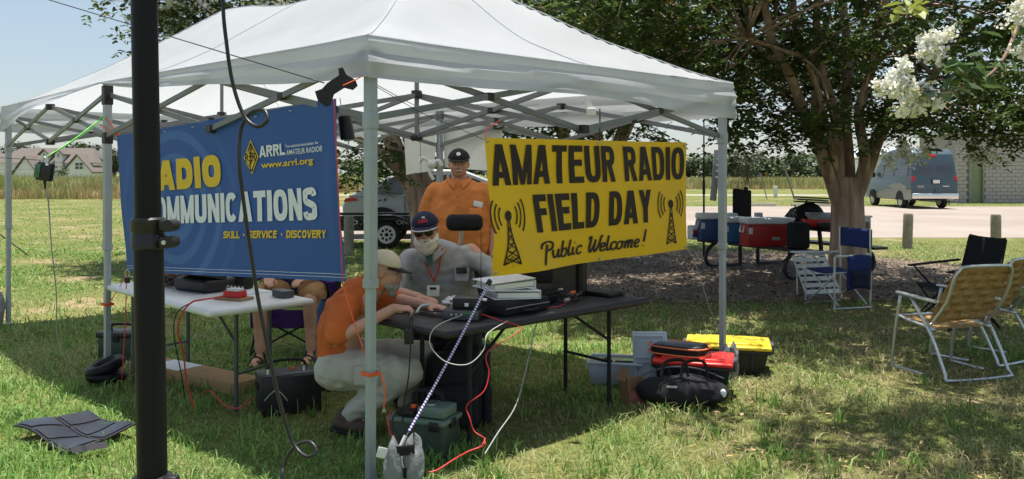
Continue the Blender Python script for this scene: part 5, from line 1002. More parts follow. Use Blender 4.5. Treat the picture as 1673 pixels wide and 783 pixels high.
for s in (-1, 1): mb.limb([V3(x0+s*.10, y0, .9), V3(x0+s*.12, y0-.01, .5), V3(x0+s*.12, y0+.02, .1)], [.135, .1, .085])
mb.ell((x0, y0, .92), ((.235, 0, 0), (0, .165, 0), (0, 0, .12))); garment('trousers', mb, 'navy', t, .015, 5, folds(.007, 7))
for s in (-1, 1):
    mb = MB(); mb.ell((x0+s*.125, y0-.06, .045), ((.055, 0, 0), (0, .14, 0), (0, 0, .05)), 14); mb.build('shoe', 'black_matte', t, world=True, smooth=180)
    mb = MB(); mb.sheet(lambda u, v, s=s: V3(x0+s*(.022+.078*u+.012*v), y0-.095-.018*(1-u)-.022*v+.075*u*u, 1.572-.055*(1-u)-.052*v*(1.15-.35*u)), 8, 4); mb.build('collar', 'orange_shirt', t, world=True, smooth=180, thick=.005)
for z in (1.40, 1.31, 1.22, 1.13): yb_ = y0-.128-.085*min(1, (1.45-z)/.33); W2(MB().ell((x0, yb_-.004, z), ((.007, 0, 0), (0, .004, 0), (0, 0, .007)), 8), 'button', 'rust_shirt', t)
W2(MB().box((x0+.17, y0-.142, 1.335), (.085, .006, .05), .004, rz=.38, ry=.22, rx=-.1), 'name_tag', 'paper', t); W2(MB().box((x0+.15, y0-.168, 1.24), (.12, .012, .13), .008, rz=.3, rx=-.2), 'pocket', 'orange_shirt', t)
face_bits(hm, t, 'skin_dark', None, 'hair_dark', True); cap(hm, t, 'cap_black', 'cap_black', 1.1, 'paper', tilt=-.05)
mb = MB(); mb.ell((0, -.045, -.02), ((.079, 0, 0), (0, .06, 0), (0, 0, .05)), 14, hm); W2(mb, 'hair', 'hair_dark', t)
# ---- seated man in grey shirt
t = thing('person', 'white-bearded man in grey shirt and sunglasses seated behind the black table', 'person', (-.50, 6.2, 0))
hm = hframe((-.583, 5.78, 1.215), (-.03, -1, -.14), (-.10, 0, 1)); mb = MB(); head(mb, hm, 1.1, 1.04)
nk, ch, hp = V3(-.56, 5.92, 1.06), V3(-.50, 6.05, .86), V3(-.48, 6.28, .56)
mb.limb([V3(-.575, 5.82, 1.16), nk], [.062, .07], 14); mb.tube([V3(-.55, 5.95, 1.07), V3(-.52, 6.0, .98), V3(-.50, 6.1, .8), V3(-.48, 6.25, .58)], [(.13, .085), (.2, .115), (.21, .15), (.2, .15)], 20, side=(1, 0, .1))
sl_, sr_ = V3(-.73, 5.98, 1.0), V3(-.29, 6.02, 1.045)
arms = ((sl_, V3(-.80, 5.80, .80), V3(-.60, 5.50, .80), (.85, -.5, -.02)), (sr_, V3(-.06, 5.86, .86), V3(-.14, 5.62, .79), (-.5, -.85, -.02)))
for sh, el, wr, d in arms: mb.limb([sh, el, wr], [.062, .048, .033]); hand(mb, wr, d, (0, 0, 1), (0, -1, 0), .28)
for s in (-1, 1):
    kx = -.48+s*.13; mb.limb([V3(-.48+s*.09, 6.25, .55), V3(kx, 5.82, .57), V3(kx, 5.74, .14)], [.09, .065, .045]); mb.ell((kx, 5.68, .10), ((.045, 0, 0), (0, .12, 0), (0, 0, .04)), 12)
link('body', world_mesh(baked(mb, .009, 2), t), 'skin', t, 180)
mb = MB(); mb.tube([V3(-.555, 5.93, 1.10), V3(-.54, 5.96, 1.06), V3(-.515, 6.0, .98), V3(-.50, 6.08, .8), V3(-.48, 6.22, .60), V3(-.48, 6.26, .52)], [(.085, .07), (.16, .095), (.235, .135), (.25, .185), (.25, .2), (.24, .19)], 22, side=(1, 0, .1))
mb.limb([sl_+V3(.02, 0, .0), sl_.lerp(arms[0][1], .5), sl_.lerp(arms[0][1], .92)], [.074, .076, .078]); mb.limb([sr_+V3(-.03, 0, -.01), sr_.lerp(arms[1][1], .5), sr_.lerp(arms[1][1], .95)], [.072, .074, .074])
garment('shirt', mb, 'grey_shirt', t, .011, 4, folds(.012, 7, (1.2, 1, .9)))
for s in (-1, 1):
    mb = MB(); mb.sheet(lambda u, v, s=s: nk+V3(s*(.012+.075*u+.012*v), -.085-.03*(1-u)-.012*v+.06*u*u, .045-.02*(1-u)-.055*v-.035*(1-u)), 8, 4); mb.build('collar', 'grey_shirt', t, world=True, smooth=180, thick=.005)
mb = MB()
for s in (-1, 1): kx = -.48+s*.13; mb.limb([V3(-.48+s*.09, 6.25, .53), V3(kx, 5.82, .56), V3(kx, 5.76, .16)], [.125, .098, .082])
garment('trousers', mb, 'black_cloth', t, .014, 5, folds(.006, 8))
for s in (-1, 1): MB().ell((-.48+s*.13, 5.68, .105), ((.052, 0, 0), (0, .135, 0), (0, 0, .05)), 14).build('shoe', 'black_matte', t, world=True, smooth=180)
mb = MB(); 
for c_, a_ in (((0, .050, -.098), (.076, .055, .052)), ((0, .062, -.075), (.068, .05, .042)), ((-.052, .030, -.070), (.034, .046, .04)), ((.052, .030, -.070), (.034, .046, .04)), ((0, .058, -.118), (.058, .046, .042)), ((-.066, .004, -.048), (.018, .03, .035)), ((.066, .004, -.048), (.018, .03, .035)), ((-.02, .098, -.044), (.022, .014, .009)), ((.02, .098, -.044), (.022, .014, .009))): mb.ell(c_, [(a_[0], 0, 0), (0, a_[1], 0), (0, 0, a_[2])], 14, hm)
garment('beard', mb, 'beard_white', t, .006, 2, lambda p: .005*noise.noise(p*70)+.003*noise.noise(p*140))
face_bits(hm, t, 'skin', 'dark', 'beard_white', eyes=False); cap(hm, t, 'navy', 'navy', 1.06, None, [('Jay', -.026, .012, .052, .072, 'letter_white'), ('WF8XZ', -.044, .044, .022, .046, 'letter_red')], 'letter_white', -.02)
oc = hm @ V3(0, 0, 0); mb = MB()
for k in range(7): a = R(200-22*k); C = hm @ TR((0, -.012, .028)); q = C @ V3(.088*math.cos(a)*.75-.012, .11*.55, .098*(.62+.28*math.sin(a))); mb.sph(q, .0055, 6)
W2(MB().tube(cr([nk+V3(-.075, -.06, .03), V3(-.56, 5.815, .93), V3(-.53, 5.845, .86)], 6), .006, 6, asp=.4).tube(cr([nk+V3(.085, -.05, .03), V3(-.5, 5.84, .95), V3(-.53, 5.845, .86)], 6), .006, 6, asp=.4), 'lanyard', 'letter_red', t)
W2(MB().box((-.535, 5.815, .80), (.085, .008, .075), .004, rx=-.25), 'badge', 'white_paint', t); W2(MB().box((-.535, 5.809, .818), (.045, .006, .016), .002, rx=-.25), 'badge_clip', 'black_plastic', t); W2(MB().sheet(lambda u, v: nk+V3(-.028+.056*u+(.5-u)*.05*v, -.12-.02*v, -.005-.085*v), 4, 4), 'undershirt', 'teal_cloth', t)
W2(MB().box((-.345, 5.868, .905), (.10, .012, .095), .006, rx=-.3, rz=.18), 'pocket', 'grey_shirt', t); W2(MB().box((-.345, 5.858, .935), (.075, .012, .042), .004, rx=-.3, rz=.18), 'pocket_phone', 'black_plastic', t)
# ---- crouching man in rust shirt
t = thing('person', 'man in rust shirt and tan cap crouching at the black table', 'person', (-1.0, 5.3, 0))
hm = hframe((-.775, 5.21, 1.005), (.93, .05, -.22), (.12, .03, 1)); mb = MB(); head(mb, hm, 1.0, 1.0)
hipR, hipL = V3(-1.08, 5.24, .40), V3(-1.05, 5.46, .42); kneeR, ankR = V3(-.62, 5.16, .40), V3(-1.0, 5.22, .13); kneeL, ankL = V3(-.58, 5.48, .44), V3(-.66, 5.46, .10)
nk = V3(-.845, 5.25, .895); mb.limb([V3(-.80, 5.225, .95), nk], [.06, .07], 14)
sp = [V3(-1.07, 5.34, .42), V3(-1.07, 5.33, .58), V3(-1.01, 5.3, .73), V3(-.93, 5.27, .84), V3(-.86, 5.25, .89)]; mb.tube(sp, [(.17, .13), (.165, .125), (.175, .13), (.17, .1), (.1, .075)], 20, side=(0, 1, 0))
shR, elR, wrR = V3(-1.0, 5.07, .80), V3(-1.02, 4.96, .64), V3(-.695, 5.06, .80); shL, elL, wrL = V3(-.86, 5.45, .80), V3(-.74, 5.42, .80), V3(-.50, 5.22, .79)
mb.limb([shR, elR, wrR], [.062, .046, .031]); mb.limb([shL, elL, wrL], [.06, .046, .031]); hand(mb, wrR, (.95, .1, .0), (.0, -.2, 1), (0, .9, .2), .85); hand(mb, wrL, (.85, -.5, -.02), (0, 0, 1), (0, -1, 0), .4)
for hp_, kn, an in ((hipR, kneeR, ankR), (hipL, kneeL, ankL)): mb.limb([hp_, kn, an], [.1, .062, .045])
mb.ell((-.93, 5.22, .07), ((.12, 0, -.03), (0, .045, 0), (.01, 0, .04)), 12); mb.ell((-.60, 5.46, .05), ((.12, 0, 0), (0, .045, 0), (0, 0, .04)), 12)
link('body', world_mesh(baked(mb, .009, 2), t), 'skin', t, 180)
mb = MB(); mb.tube([V3(-1.085, 5.34, .41), V3(-1.085, 5.34, .50), V3(-1.08, 5.33, .62), V3(-1.02, 5.3, .75), V3(-.94, 5.27, .855), V3(-.86, 5.25, .92)], [(.19, .14), (.185, .132), (.185, .128), (.20, .138), (.19, .112), (.09, .08)], 22, side=(0, 1, 0))
mb.limb([shR+V3(.01, .02, 0), shR.lerp(elR, .5), shR.lerp(elR, .85)], [.09, .083, .078]); mb.limb([shL+V3(0, -.02, 0), shL.lerp(elL, .5), shL.lerp(elL, .95)], [.088, .08, .075]); garment('shirt', mb, 'rust_shirt', t, .011, 4, folds(.013, 7, (1, 1.2, .9)))
mb = MB(); mb.sheet(lambda u, v: nk+V3(.0+.085*math.cos(R(-150+300*u))*(1+.25*v), .085*math.sin(R(-150+300*u))*(1+.25*v), .05-.045*v), 20, 3); W2(mb, 'collar', 'rust_shirt', t).modifiers.new('s', 'SOLIDIFY').thickness = .005
mb = MB(); mb.ell((-1.07, 5.34, .39), ((.16, 0, 0), (0, .2, 0), (0, 0, .13)))
mb.limb([hipR, hipR.lerp(kneeR, .5)+V3(0, 0, .01), kneeR], [.135, .12, .092]); mb.limb([kneeR, kneeR.lerp(ankR, .5), ankR+V3(.03, 0, .02)], [.09, .085, .068]); mb.limb([hipL, kneeL], [.135, .095]); mb.limb([kneeL, ankL+V3(0, 0, .03)], [.09, .075]); garment('trousers', mb, 'khaki', t, .011, 4, folds(.015, 8, (.8, 1.2, 1.3)))
W2(MB().tube([V3(-1.083+.14*math.cos(a), 5.34+.184*math.sin(a), .45) for a in [2*PI*i/28 for i in range(28)]], .014, 6, closed=True), 'belt', 'black_matte', t); W2(MB().box((-.86, 5.075, .40), (.15, .03, .12), .014, rz=.15, ry=.06, seg=3), 'cargo_pocket', 'khaki', t)
for (c_, rx_) in (((-.955, 5.22, .065), .18), ((-.60, 5.46, .055), 0)):
    T = TR(c_, 0, ry=rx_); mb = MB(); mb.ell((0, 0, .0), ((.15, 0, 0), (0, .055, 0), (0, 0, .05)), 16, T); mb.ell((-.06, 0, .045), ((.07, 0, 0), (0, .05, 0), (0, 0, .055)), 14, T); sh_ = garment('shoe', mb, 'shoe', t, .008, 3); W2(MB().box((0, 0, -.042), (.29, .1, .022), .01, M=T), 'sole', 'black_matte', sh_)
mb = MB()
for c_, a_ in (((0, .068, -.092), (.038, .038, .042)), ((0, .09, -.075), (.028, .022, .028)), ((-.04, .045, -.075), (.02, .035, .03)), ((.04, .045, -.075), (.02, .035, .03)), ((0, .098, -.045), (.028, .014, .009)), ((0, .075, -.12), (.028, .03, .025))): mb.ell(c_, [(a_[0], 0, 0), (0, a_[1], 0), (0, 0, a_[2])], 14, hm)
garment('beard', mb, 'beard_grey', t, .006, 2, lambda p: .004*noise.noise(p*70)+.003*noise.noise(p*140))
face_bits(hm, t, 'skin', 'clear', 'beard_grey'); cap(hm, t, 'cap_tan', 'cap_black', 1.04, None, [('K5YI', -.062, .012, .022, .044, 'letter_black'), ('Jim', -.05, -.01, .05, .064, 'letter_black')], None, -.04)
MB().ell((0, -.05, -.02), ((.078, 0, 0), (0, .055, 0), (0, 0, .05)), 14, hm).build('hair', 'beard_grey', t, world=True, smooth=180)
# ---- seated person half hidden by the blue banner
t = thing('person', 'seated person in tan shorts and black sandals, upper body hidden by the blue banner', 'person', (-1.9, 7.5, 0))
hm = hframe((-1.92, 7.52, 1.30), (.1, -1, -.15)); mb = MB(); head(mb, hm); mb.limb([V3(-1.92, 7.56, 1.24), V3(-1.92, 7.60, 1.12)], [.058, .066]); mb.tube([V3(-1.92, 7.62, 1.13), V3(-1.92, 7.64, 1.04), V3(-1.92, 7.68, .85), V3(-1.92, 7.70, .55)], [(.12, .08), (.19, .11), (.19, .13), (.19, .14)], 18, side=(1, 0, 0))
for s in (-1, 1):
    sh, el, wr = V3(-1.92+s*.2, 7.62, 1.03), V3(-1.92+s*.27, 7.5, .80), V3(-1.92+s*.15, 7.28, .70); mb.limb([sh, el, wr], [.058, .045, .031]); hand(mb, wr, (-s*.3, -1, -.1), (0, 0, 1), (-s, 0, 0), .35)
feet = ((-1, V3(-2.11, 7.12, .0)), (1, V3(-1.70, 7.18, .0)))
for s, f in feet:
    kn = V3(f.x+.02*s*0, f.y+.02, .545); mb.limb([V3(-1.92+s*.1, 7.66, .53), kn], [.095, .068]); mb.limb([kn, V3(f.x, f.y+.07, .30), V3(f.x, f.y+.06, .07)], [.064, .056, .038]); mb.ell((f.x, f.y-.02, .045), ((.043, 0, 0), (0, .125, 0), (0, -.01, .032)), 12)
    for k in range(5): mb.limb([V3(f.x-.03+.015*k, f.y-.11, .035), V3(f.x-.034+.017*k, f.y-.152+abs(k-(1 if s > 0 else 3))*.006, .03)], [.011, .0085], 6)
link('body', world_mesh(baked(mb, .009, 2), t), 'skin', t, 180)
mb = MB()
for s, f in feet: mb.limb([V3(-1.92+s*.1, 7.68, .53), V3(f.x, f.y+.22, .565), V3(f.x, f.y+.06, .56)], [.135, .11, .098])
mb.ell((-1.92, 7.7, .53), ((.2, 0, 0), (0, .15, 0), (0, 0, .14))); garment('shorts', mb, 'tan_shorts', t, .013, 4, folds(.008, 8))
mb = MB(); mb.tube([V3(-1.92, 7.6, 1.16), V3(-1.92, 7.63, 1.06), V3(-1.92, 7.67, .85), V3(-1.92, 7.70, .55)], [(.09, .075), (.21, .125), (.215, .155), (.215, .165)], 18, side=(1, 0, 0))
for s in (-1, 1): mb.limb([V3(-1.92+s*.19, 7.62, 1.03), V3(-1.92+s*.25, 7.53, .86)], [.085, .075])
garment('shirt', mb, 'navy', t, .013, 4, folds(.007, 8))
for s, f in feet:
    sd = MB().prism([(-.05, -.17), (-.035, -.185), (.035, -.185), (.05, -.17), (.052, .0), (.042, .10), (-.042, .10), (-.052, 0)], .022, TR((f.x, f.y, .002))).build('sandal', 'black_matte', t, world=True)
    for y_, h_, w_ in ((-.10, .062, .052), (-.045, .082, .05), (.045, .115, .047)): W2(MB().tube(cr([V3(f.x-w_, f.y+y_, .015), V3(f.x-w_*.75, f.y+y_, h_*.8), V3(f.x, f.y+y_+.005, h_), V3(f.x+w_*.75, f.y+y_, h_*.8), V3(f.x+w_, f.y+y_, .015)], 4), .016, 6, side=(0, 1, 0), asp=.3), 'strap', 'black_cloth', sd)
face_bits(hm, t, 'skin'); MB().ell((0, -.018, .035), ((.083, 0, 0), (0, .1, 0), (0, 0, .095)), 16, hm).build('hair', 'beard_grey', t, world=True, smooth=180)
# ================================================================ TABLES AND EQUIPMENT
def folding_table(label, near, ux, uy, wdt, ln, top, mtop, mleg, legs_ab, braces):
    # near: near corner on the ground; ux: short side direction, uy: long side direction
    near = Vector(near); ux = Vector((*ux, 0)).normalized(); uy = Vector((*uy, 0)).normalized(); c = near+ux*wdt/2+uy*ln/2; rz = math.atan2(ux.y, ux.x)
    t = thing('folding_table', label, 'table', c, rz); flip = 1 if ux.cross(uy).z > 0 else -1
    W2(MB().box(c+Vector((0, 0, top-.022)), (wdt, ln, .044), .02, rz=rz, seg=3), 'tabletop', mtop, t)
    at_ = lambda a, b, z: near+ux*a+uy*b+Vector((0, 0, z))
    for a, b in legs_ab: W2(MB().tube([at_(a, b, .0), at_(a, b, top-.05)], .0145, 10).tube([at_(a, b, 0), at_(a, b, .03)], .018, 10), 'leg', mleg, t)
    for (a0, b0, z0, a1, b1, z1) in braces: W2(MB().tube([at_(a0, b0, z0), at_(a1, b1, z1)], .010, 8), 'brace', mleg, t)
    return t, at_
wn = Vector((-1.87, 5.35, 0)); tw, atW = folding_table('white plastic folding table under the blue banner', wn, (.715, .70), (-.72, .695), .76, 1.83, .74, 'white_plastic', 'leg_grey', ((.30, .27), (.62, .40), (.12, 1.5), (.60, 1.62)), ((.30, .27, .45, .30, .62, .70), (.30, .27, .25, .62, .40, .25), (.12, 1.5, .45, .15, 1.2, .70), (.12, 1.5, .25, .60, 1.62, .25)))
bn = Vector((-.315, 4.595, 0)); tb, atB = folding_table('black folding table with radio gear under the yellow banner', bn, (-.69, .72), (.675, .737), .72, 1.82, .74, 'table_black', 'black_matte', ((.16, .27), (.60, .27), (.16, 1.62), (.60, 1.66)), ((.16, .27, .45, .2, .65, .70), (.16, 1.62, .45, .2, 1.2, .70), (.16, .27, .3, .6, .27, .3), (.16, 1.62, .3, .60, 1.66, .3)))
rzB = math.atan2(.737, .675); rzW = math.atan2(.695, -.72)
def item(name, label, cat, loc, rz, parts, group=None):
    t = thing(name, label, cat, loc, rz, group)
    for nm, m, mb in parts: mb.build(nm, m, t)
    return t
# --- on the black table
p = atB(.30, .36, .74); knobs = [(('knob'), 'steel', MB().lathe([(.0, 0), (.009, 0), (.008, .012), (0, .012)], 12, TR((-.05+.03*k, -.092, .036), 0, rx=PI/2))) for k in range(3)]
item('transceiver', 'low black radio transceiver at the near end of black table', 'radio', p, rzB-R(62), [('case', 'black_plastic', MB().box((0, 0, .032), (.23, .18, .056), .005)), ('front_panel', 'leg_grey', MB().box((0, -.094, .032), (.225, .012, .052), .004)), ('display', 'screen', MB().box((.05, -.1015, .04), (.07, .003, .026), .002))]+knobs+[('foot', 'black_matte', MB().box((x, y, .003), (.02, .02, .008), .002)) for x in (-.09, .09) for y in (-.07, .07)])
item('antenna_tuner', 'small black box stacked on the radio transceiver', 'tuner', p+Vector((.02, .02, .0605)), rzB-R(55), [('case', 'black_plastic', MB().box((0, 0, .032), (.17, .12, .062), .004)), ('sticker', 'paper', MB().box((0, -.0615, .025), (.024, .003, .02), .001))]+[('connector', 'chrome', MB().tube([(s*.085, 0, .045), (s*.112, 0, .045)], .012, 12)) for s in (-1, 1)])
def notebook(label, loc, rz, tilt, z):
    return item('ring_binder', label, 'binder', loc, rz, [('cover', 'paper', MB().box((0, 0, .004), (.30, .29, .004), .001, ry=tilt)), ('cover', 'paper', MB().box((0, 0, .040+.012), (.30, .29, .004), .001, ry=tilt*2.4)), ('pages', 'white_paint', MB().box((.01, 0, .024), (.27, .27, .03), .002, ry=tilt*1.5)), ('spine', 'paper', MB().box((.15, 0, .026), (.004, .29, .05), .001)), ('printed_patch', 'cable_grey', MB().box((.06, -.05, .0555), (.085, .07, .001), 0, ry=tilt*2.4))])
cs = atB(.30, .74, .74); item('laptop_case', 'black zipped case lying on the black table under the binders', 'case', cs, rzB, [('shell', 'black_cloth', MB().box((0, 0, .045), (.42, .33, .088), .025, seg=3)), ('zip', 'cable_grey', MB().tube(cr([(-.2, -.168, .05), (0, -.172, .052), (.2, -.168, .05)], 4), .003, 5)), ('handle', 'black_matte', MB().tube(cr([(-.06, -.165, .03), (-.05, -.20, .03), (.05, -.20, .03), (.06, -.165, .03)], 4), .010, 8))])
notebook('lower white ring binder on the black laptop case', cs+Vector((.01, -.01, .090)), rzB-R(28), .02, 0); notebook('upper white ring binder with printed square, topmost on the case', cs+Vector((-.03, .0, .148)), rzB-R(20), -.03, 0)
item('laptop_case', 'small black bag behind the binders on the black table', 'bag', atB(.42, 1.12, .74), rzB, [('body', 'black_cloth', MB().box((0, 0, .06), (.22, .26, .12), .04, seg=3)), ('carry_strap', 'black_cloth', MB().tube(cr([(-.08, 0, .115), (0, .02, .16), (.08, 0, .115)], 5), .010, 6))])
mb = MB()
for k in range(9):
    c = V3(random.gauss(0, .05), random.gauss(0, .05), .02+.01*k); mb.tube(cr([c+V3(random.gauss(0, .08), random.gauss(0, .06), random.uniform(-.02, .03)) for _ in range(5)], 5), .004, 5)
item('cable_tangle', 'tangle of dark cables and plugs beside the bag on black table', 'cable', atB(.28, 1.25, .745), rzB, [('cables', 'cable_black', mb), ('plug', 'cord_orange', MB().tube([(.06, -.02, .05), (.10, -.03, .055)], .010, 8)), ('plug', 'cable_white', MB().tube([(-.04, -.05, .015), (.0, -.06, .015)], .012, 8)), ('plug', 'cable_white', MB().tube([(.02, .05, .07), (.03, .02, .075)], .009, 8))])
cable('power_lead', 'orange and red lead lying on the right half of black table', [atB(.26, 1.2, .755), atB(.22, 1.32, .75), atB(.30, 1.42, .75), atB(.34, 1.5, .76)], .0045, 'cord_orange', 6, 6); cable('power_lead', 'red lead beside the laptop case on black table', [atB(.18, .95, .748), atB(.14, 1.05, .748), atB(.2, 1.2, .75)], .004, 'cable_red', 6, 6)
item('plastic_tote', 'tall black crate standing on the black table behind yellow banner', 'crate', atB(.50, 1.42, .74), rzB, [('body', 'black_plastic', MB().prism([(-.19, -.14), (.19, -.14), (.19, .14), (-.19, .14)], .24)), ('rim', 'black_matte', MB().box((0, 0, .25), (.42, .32, .03), .01)), ('rib', 'black_matte', MB().box((.1, -.147, .12), (.05, .014, .22), .004))])
item('flat_case', 'thin black case at the right end of the black table', 'case', atB(.30, 1.70, .74), rzB, [('shell', 'black_plastic', MB().box((0, 0, .018), (.2, .30, .034), .01)), ('latch', 'black_matte', MB().box((.03, -.152, .018), (.04, .008, .02), .003))])
item('plastic_bag', 'crumpled clear plastic bag between binders and seated man', 'bag', atB(.58, .52, .74), rzB, [('film', 'panel_fabric', MB().sheet(lambda u, v: V3(.09*math.cos(2*PI*u)*math.sin(PI*(.12+.86*v))*(1+.35*noise.noise(V3(u*7, v*7, 1))), .07*math.sin(2*PI*u)*math.sin(PI*(.12+.86*v))*(1+.35*noise.noise(V3(u*7, v*7, 1))), .075*v+.02*noise.noise(V3(u*9, v*9, 4))+.012), 24, 12))])
cable('power_lead', 'red and black power lead hanging over the near table edge', [p+V3(.08, -.06, .04), atB(.06, .42, .75), atB(-.04, .50, .70), P(797, 575, 4.78), P(799, 610, 4.75), P(790, 640, 4.7), P(763, 662, 4.66), P(768, 685, 4.62), P(775, 705, 4.6), P(792, 718, 4.55), P(780, 734, 4.5)], .0036, 'cable_red', 7, 6)
cable('antenna_lead', 'white cable looping below the near corner of the black table', [p+V3(-.02, -.10, .03), P(718, 530, 4.58), P(703, 548, 4.52), P(706, 570, 4.5), P(730, 592, 4.5), P(765, 595, 4.5), P(790, 572, 4.55), P(797, 545, 4.6), atB(.03, .46, .745)], .0028, 'cable_white', 7, 6)
cable('antenna_lead', 'black cable from radio down to the green battery box', [p+V3(-.12, -.04, .05), P(680, 512, 4.72), P(673, 530, 4.66), P(668, 610, 4.66), P(660, 660, 4.7), P(658, 690, 4.72)], .004, 'cable_black', 6, 6); cable('antenna_lead', 'red and white plug lead beside the radio', [P(702, 498, 4.9), P(688, 500, 4.85), P(680, 512, 4.78)], .007, 'cable_white', 4, 6)
item('wall_adapter', 'black adapter block hanging under the near left table corner', 'adapter', P(668, 550, 4.85), .3, [('block', 'black_plastic', MB().box((0, 0, 0), (.05, .04, .085), .006)), ('lead', 'cable_black', MB().tube(cr([(0, 0, .04), (.01, 0, .1), (.05, .03, .145)], 4), .004, 5))])
cable('ground_cable', 'thin grey cable drooping from black table to the sunlit grass', [atB(.05, .90, .74), P(880, 522, 5.2), P(866, 575, 5.1), P(850, 640, 4.95), P(838, 672, 4.8), P(815, 705, 4.5), P(792, 742, 4.25)], .004, 'cable_grey', 7, 6)
item('handheld_whip', 'thin black whip antenna standing on the black table by yellow banner', 'antenna', P(786, 500, 5.1), 0, [('whip', 'cable_black', MB().tube([(0, 0, -.05), (0, 0, .5)], [.003, .0015], 5)), ('base', 'black_plastic', MB().lathe([(.0, -.05), (.02, -.05), (.012, -.02), (0, -.02)], 12))])
# --- on the white table
lp = atW(.42, .95, .74)
item('laptop', 'open black laptop bag and gear on the white table', 'laptop', lp, rzW+R(8), [('base', 'black_plastic', MB().box((0, 0, .05), (.40, .28, .10), .03, seg=3)), ('lid', 'black_plastic', MB().box((-.02, .06, .13), (.36, .22, .05), .015, rx=.25)), ('speaker_box', 'black_matte', MB().box((-.17, -.19, .055), (.12, .14, .11), .012, rz=.4))])
mb = MB()
for k in range(10): c = V3(random.gauss(0, .05), random.gauss(0, .05), .03); mb.tube(cr([c+V3(random.gauss(0, .09), random.gauss(0, .07), random.uniform(-.02, .06)) for _ in range(5)], 5), .0055, 5)
item('cable_tangle', 'heap of black cables on the left part of white table', 'cable', atW(.30, 1.30, .745), rzW, [('cables', 'cable_black', mb), ('plug', 'white_plastic', MB().box((.05, .06, .05), (.03, .02, .02), .004))])
item('cardboard_box', 'brown cardboard box at the far end of white table behind mast', 'box', atW(.42, 1.52, .74), rzW, [('carton', 'cardboard', MB().box((0, 0, .10), (.34, .30, .20), .003)), ('flap', 'cardboard', MB().box((.19, 0, .19), (.06, .29, .004), 0, ry=.5))])
kp = atW(.33, .36, .74); item('morse_key', 'old wooden telegraph key set with black terminals on white table', 'telegraph key', kp, rzW+R(20), [('board', 'cardboard', MB().box((0, 0, .010), (.24, .13, .018), .003)), ('block', 'letter_red', MB().box((-.02, .01, .042), (.14, .08, .044), .006)), ('terminal_strip', 'black_plastic', MB().box((.02, -.035, .05), (.16, .025, .05), .003))]+[('terminal', 'steel', MB().tube([(-.045+.032*k, -.035, .07), (-.045+.032*k, -.035, .086)], .007, 8)) for k in range(5)]+[('cover', 'cooler_white', MB().box((-.04, .03, .074), (.10, .06, .018), .004))])
item('handheld_radio', 'small dark grey box near the right end of white table', 'radio', atW(.62, .22, .74), rzW, [('case', 'leg_grey', MB().box((0, 0, .027), (.15, .09, .05), .008)), ('antenna', 'black_plastic', MB().tube([(.07, .0, .035), (.16, .0, .04)], .006, 8))])
MB().box(atW(.58, .62, .743), (.21, .28, .003), rz=rzW).build('paper_sheet', 'paper', label='sheet of white paper at the back of the white table', cat='paper')
item('white_cup', 'white plastic cup standing among cables on the white table', 'cup', atW(.66, .85, .74), 0, [('cup_body', 'white_paint', MB().lathe([(.0, 0), (.028, 0), (.038, .09), (.035, .09), (.026, .005), (0, .005)], 16)), ('lid', 'paper', MB().lathe([(0, .09), (.04, .09), (.04, .096), (0, .098)], 16))])
cable('power_lead', 'red power lead hanging from the white table front to the grass', [kp+V3(-.05, -.08, .03), P(330, 490, 5.45), P(312, 495, 5.4), P(296, 515, 5.4), P(291, 545, 5.45), P(300, 580, 5.5), P(304, 620, 5.5), P(312, 650, 5.5), P(318, 668, 5.5)], .0055, 'cable_red', 7, 6); cable('power_lead', 'thin black lead hanging beside the red lead of white table', [P(318, 492, 5.5), P(290, 510, 5.5), P(284, 545, 5.6), P(296, 610, 5.7), P(303, 655, 5.75)], .004, 'cable_black', 7, 6)
cable('power_lead', 'red lead snaking in the grass beside the black battery', [P(335, 642, 5.9), P(345, 640, 5.9), P(365, 660, 5.7), P(385, 668, 5.6), P(402, 660, 5.6), P(412, 648, 5.7)], .005, 'cable_red', 6, 6)
# --- on the ground
bp_ = G(462, 680); item('battery_box', 'big black battery with terminals in the grass by the white table', 'battery', (bp_.x, bp_.y+.14, 0), R(24), [('case', 'black_plastic', MB().box((0, 0, .13), (.40, .25, .26), .012)), ('top', 'leg_grey', MB().box((0, 0, .262), (.36, .21, .014), .004)), ('handle', 'black_matte', MB().tube(cr([(-.13, .05, .27), (-.09, .05, .325), (.09, .05, .325), (.13, .05, .27)], 5), .009, 8)), ('terminal', 'steel', MB().lathe([(0, .268), (.014, .268), (.011, .30), (0, .30)], 12, c=(-.14, -.06, 0))), ('terminal', 'steel', MB().lathe([(0, .268), (.014, .268), (.011, .30), (0, .30)], 12, c=(.10, -.04, 0))), ('terminal_cap', 'cord_orange', MB().box((.03, .0, .28), (.03, .02, .02), .004)), ('side_grip', 'black_matte', MB().box((-.207, -.02, .19), (.02, .1, .035), .006))])
cable('power_lead', 'grey strap tied over the front of the black battery', [P(432, 655, 5.5), P(452, 638, 5.48), P(470, 655, 5.5)], .004, 'cable_grey', 5, 5)
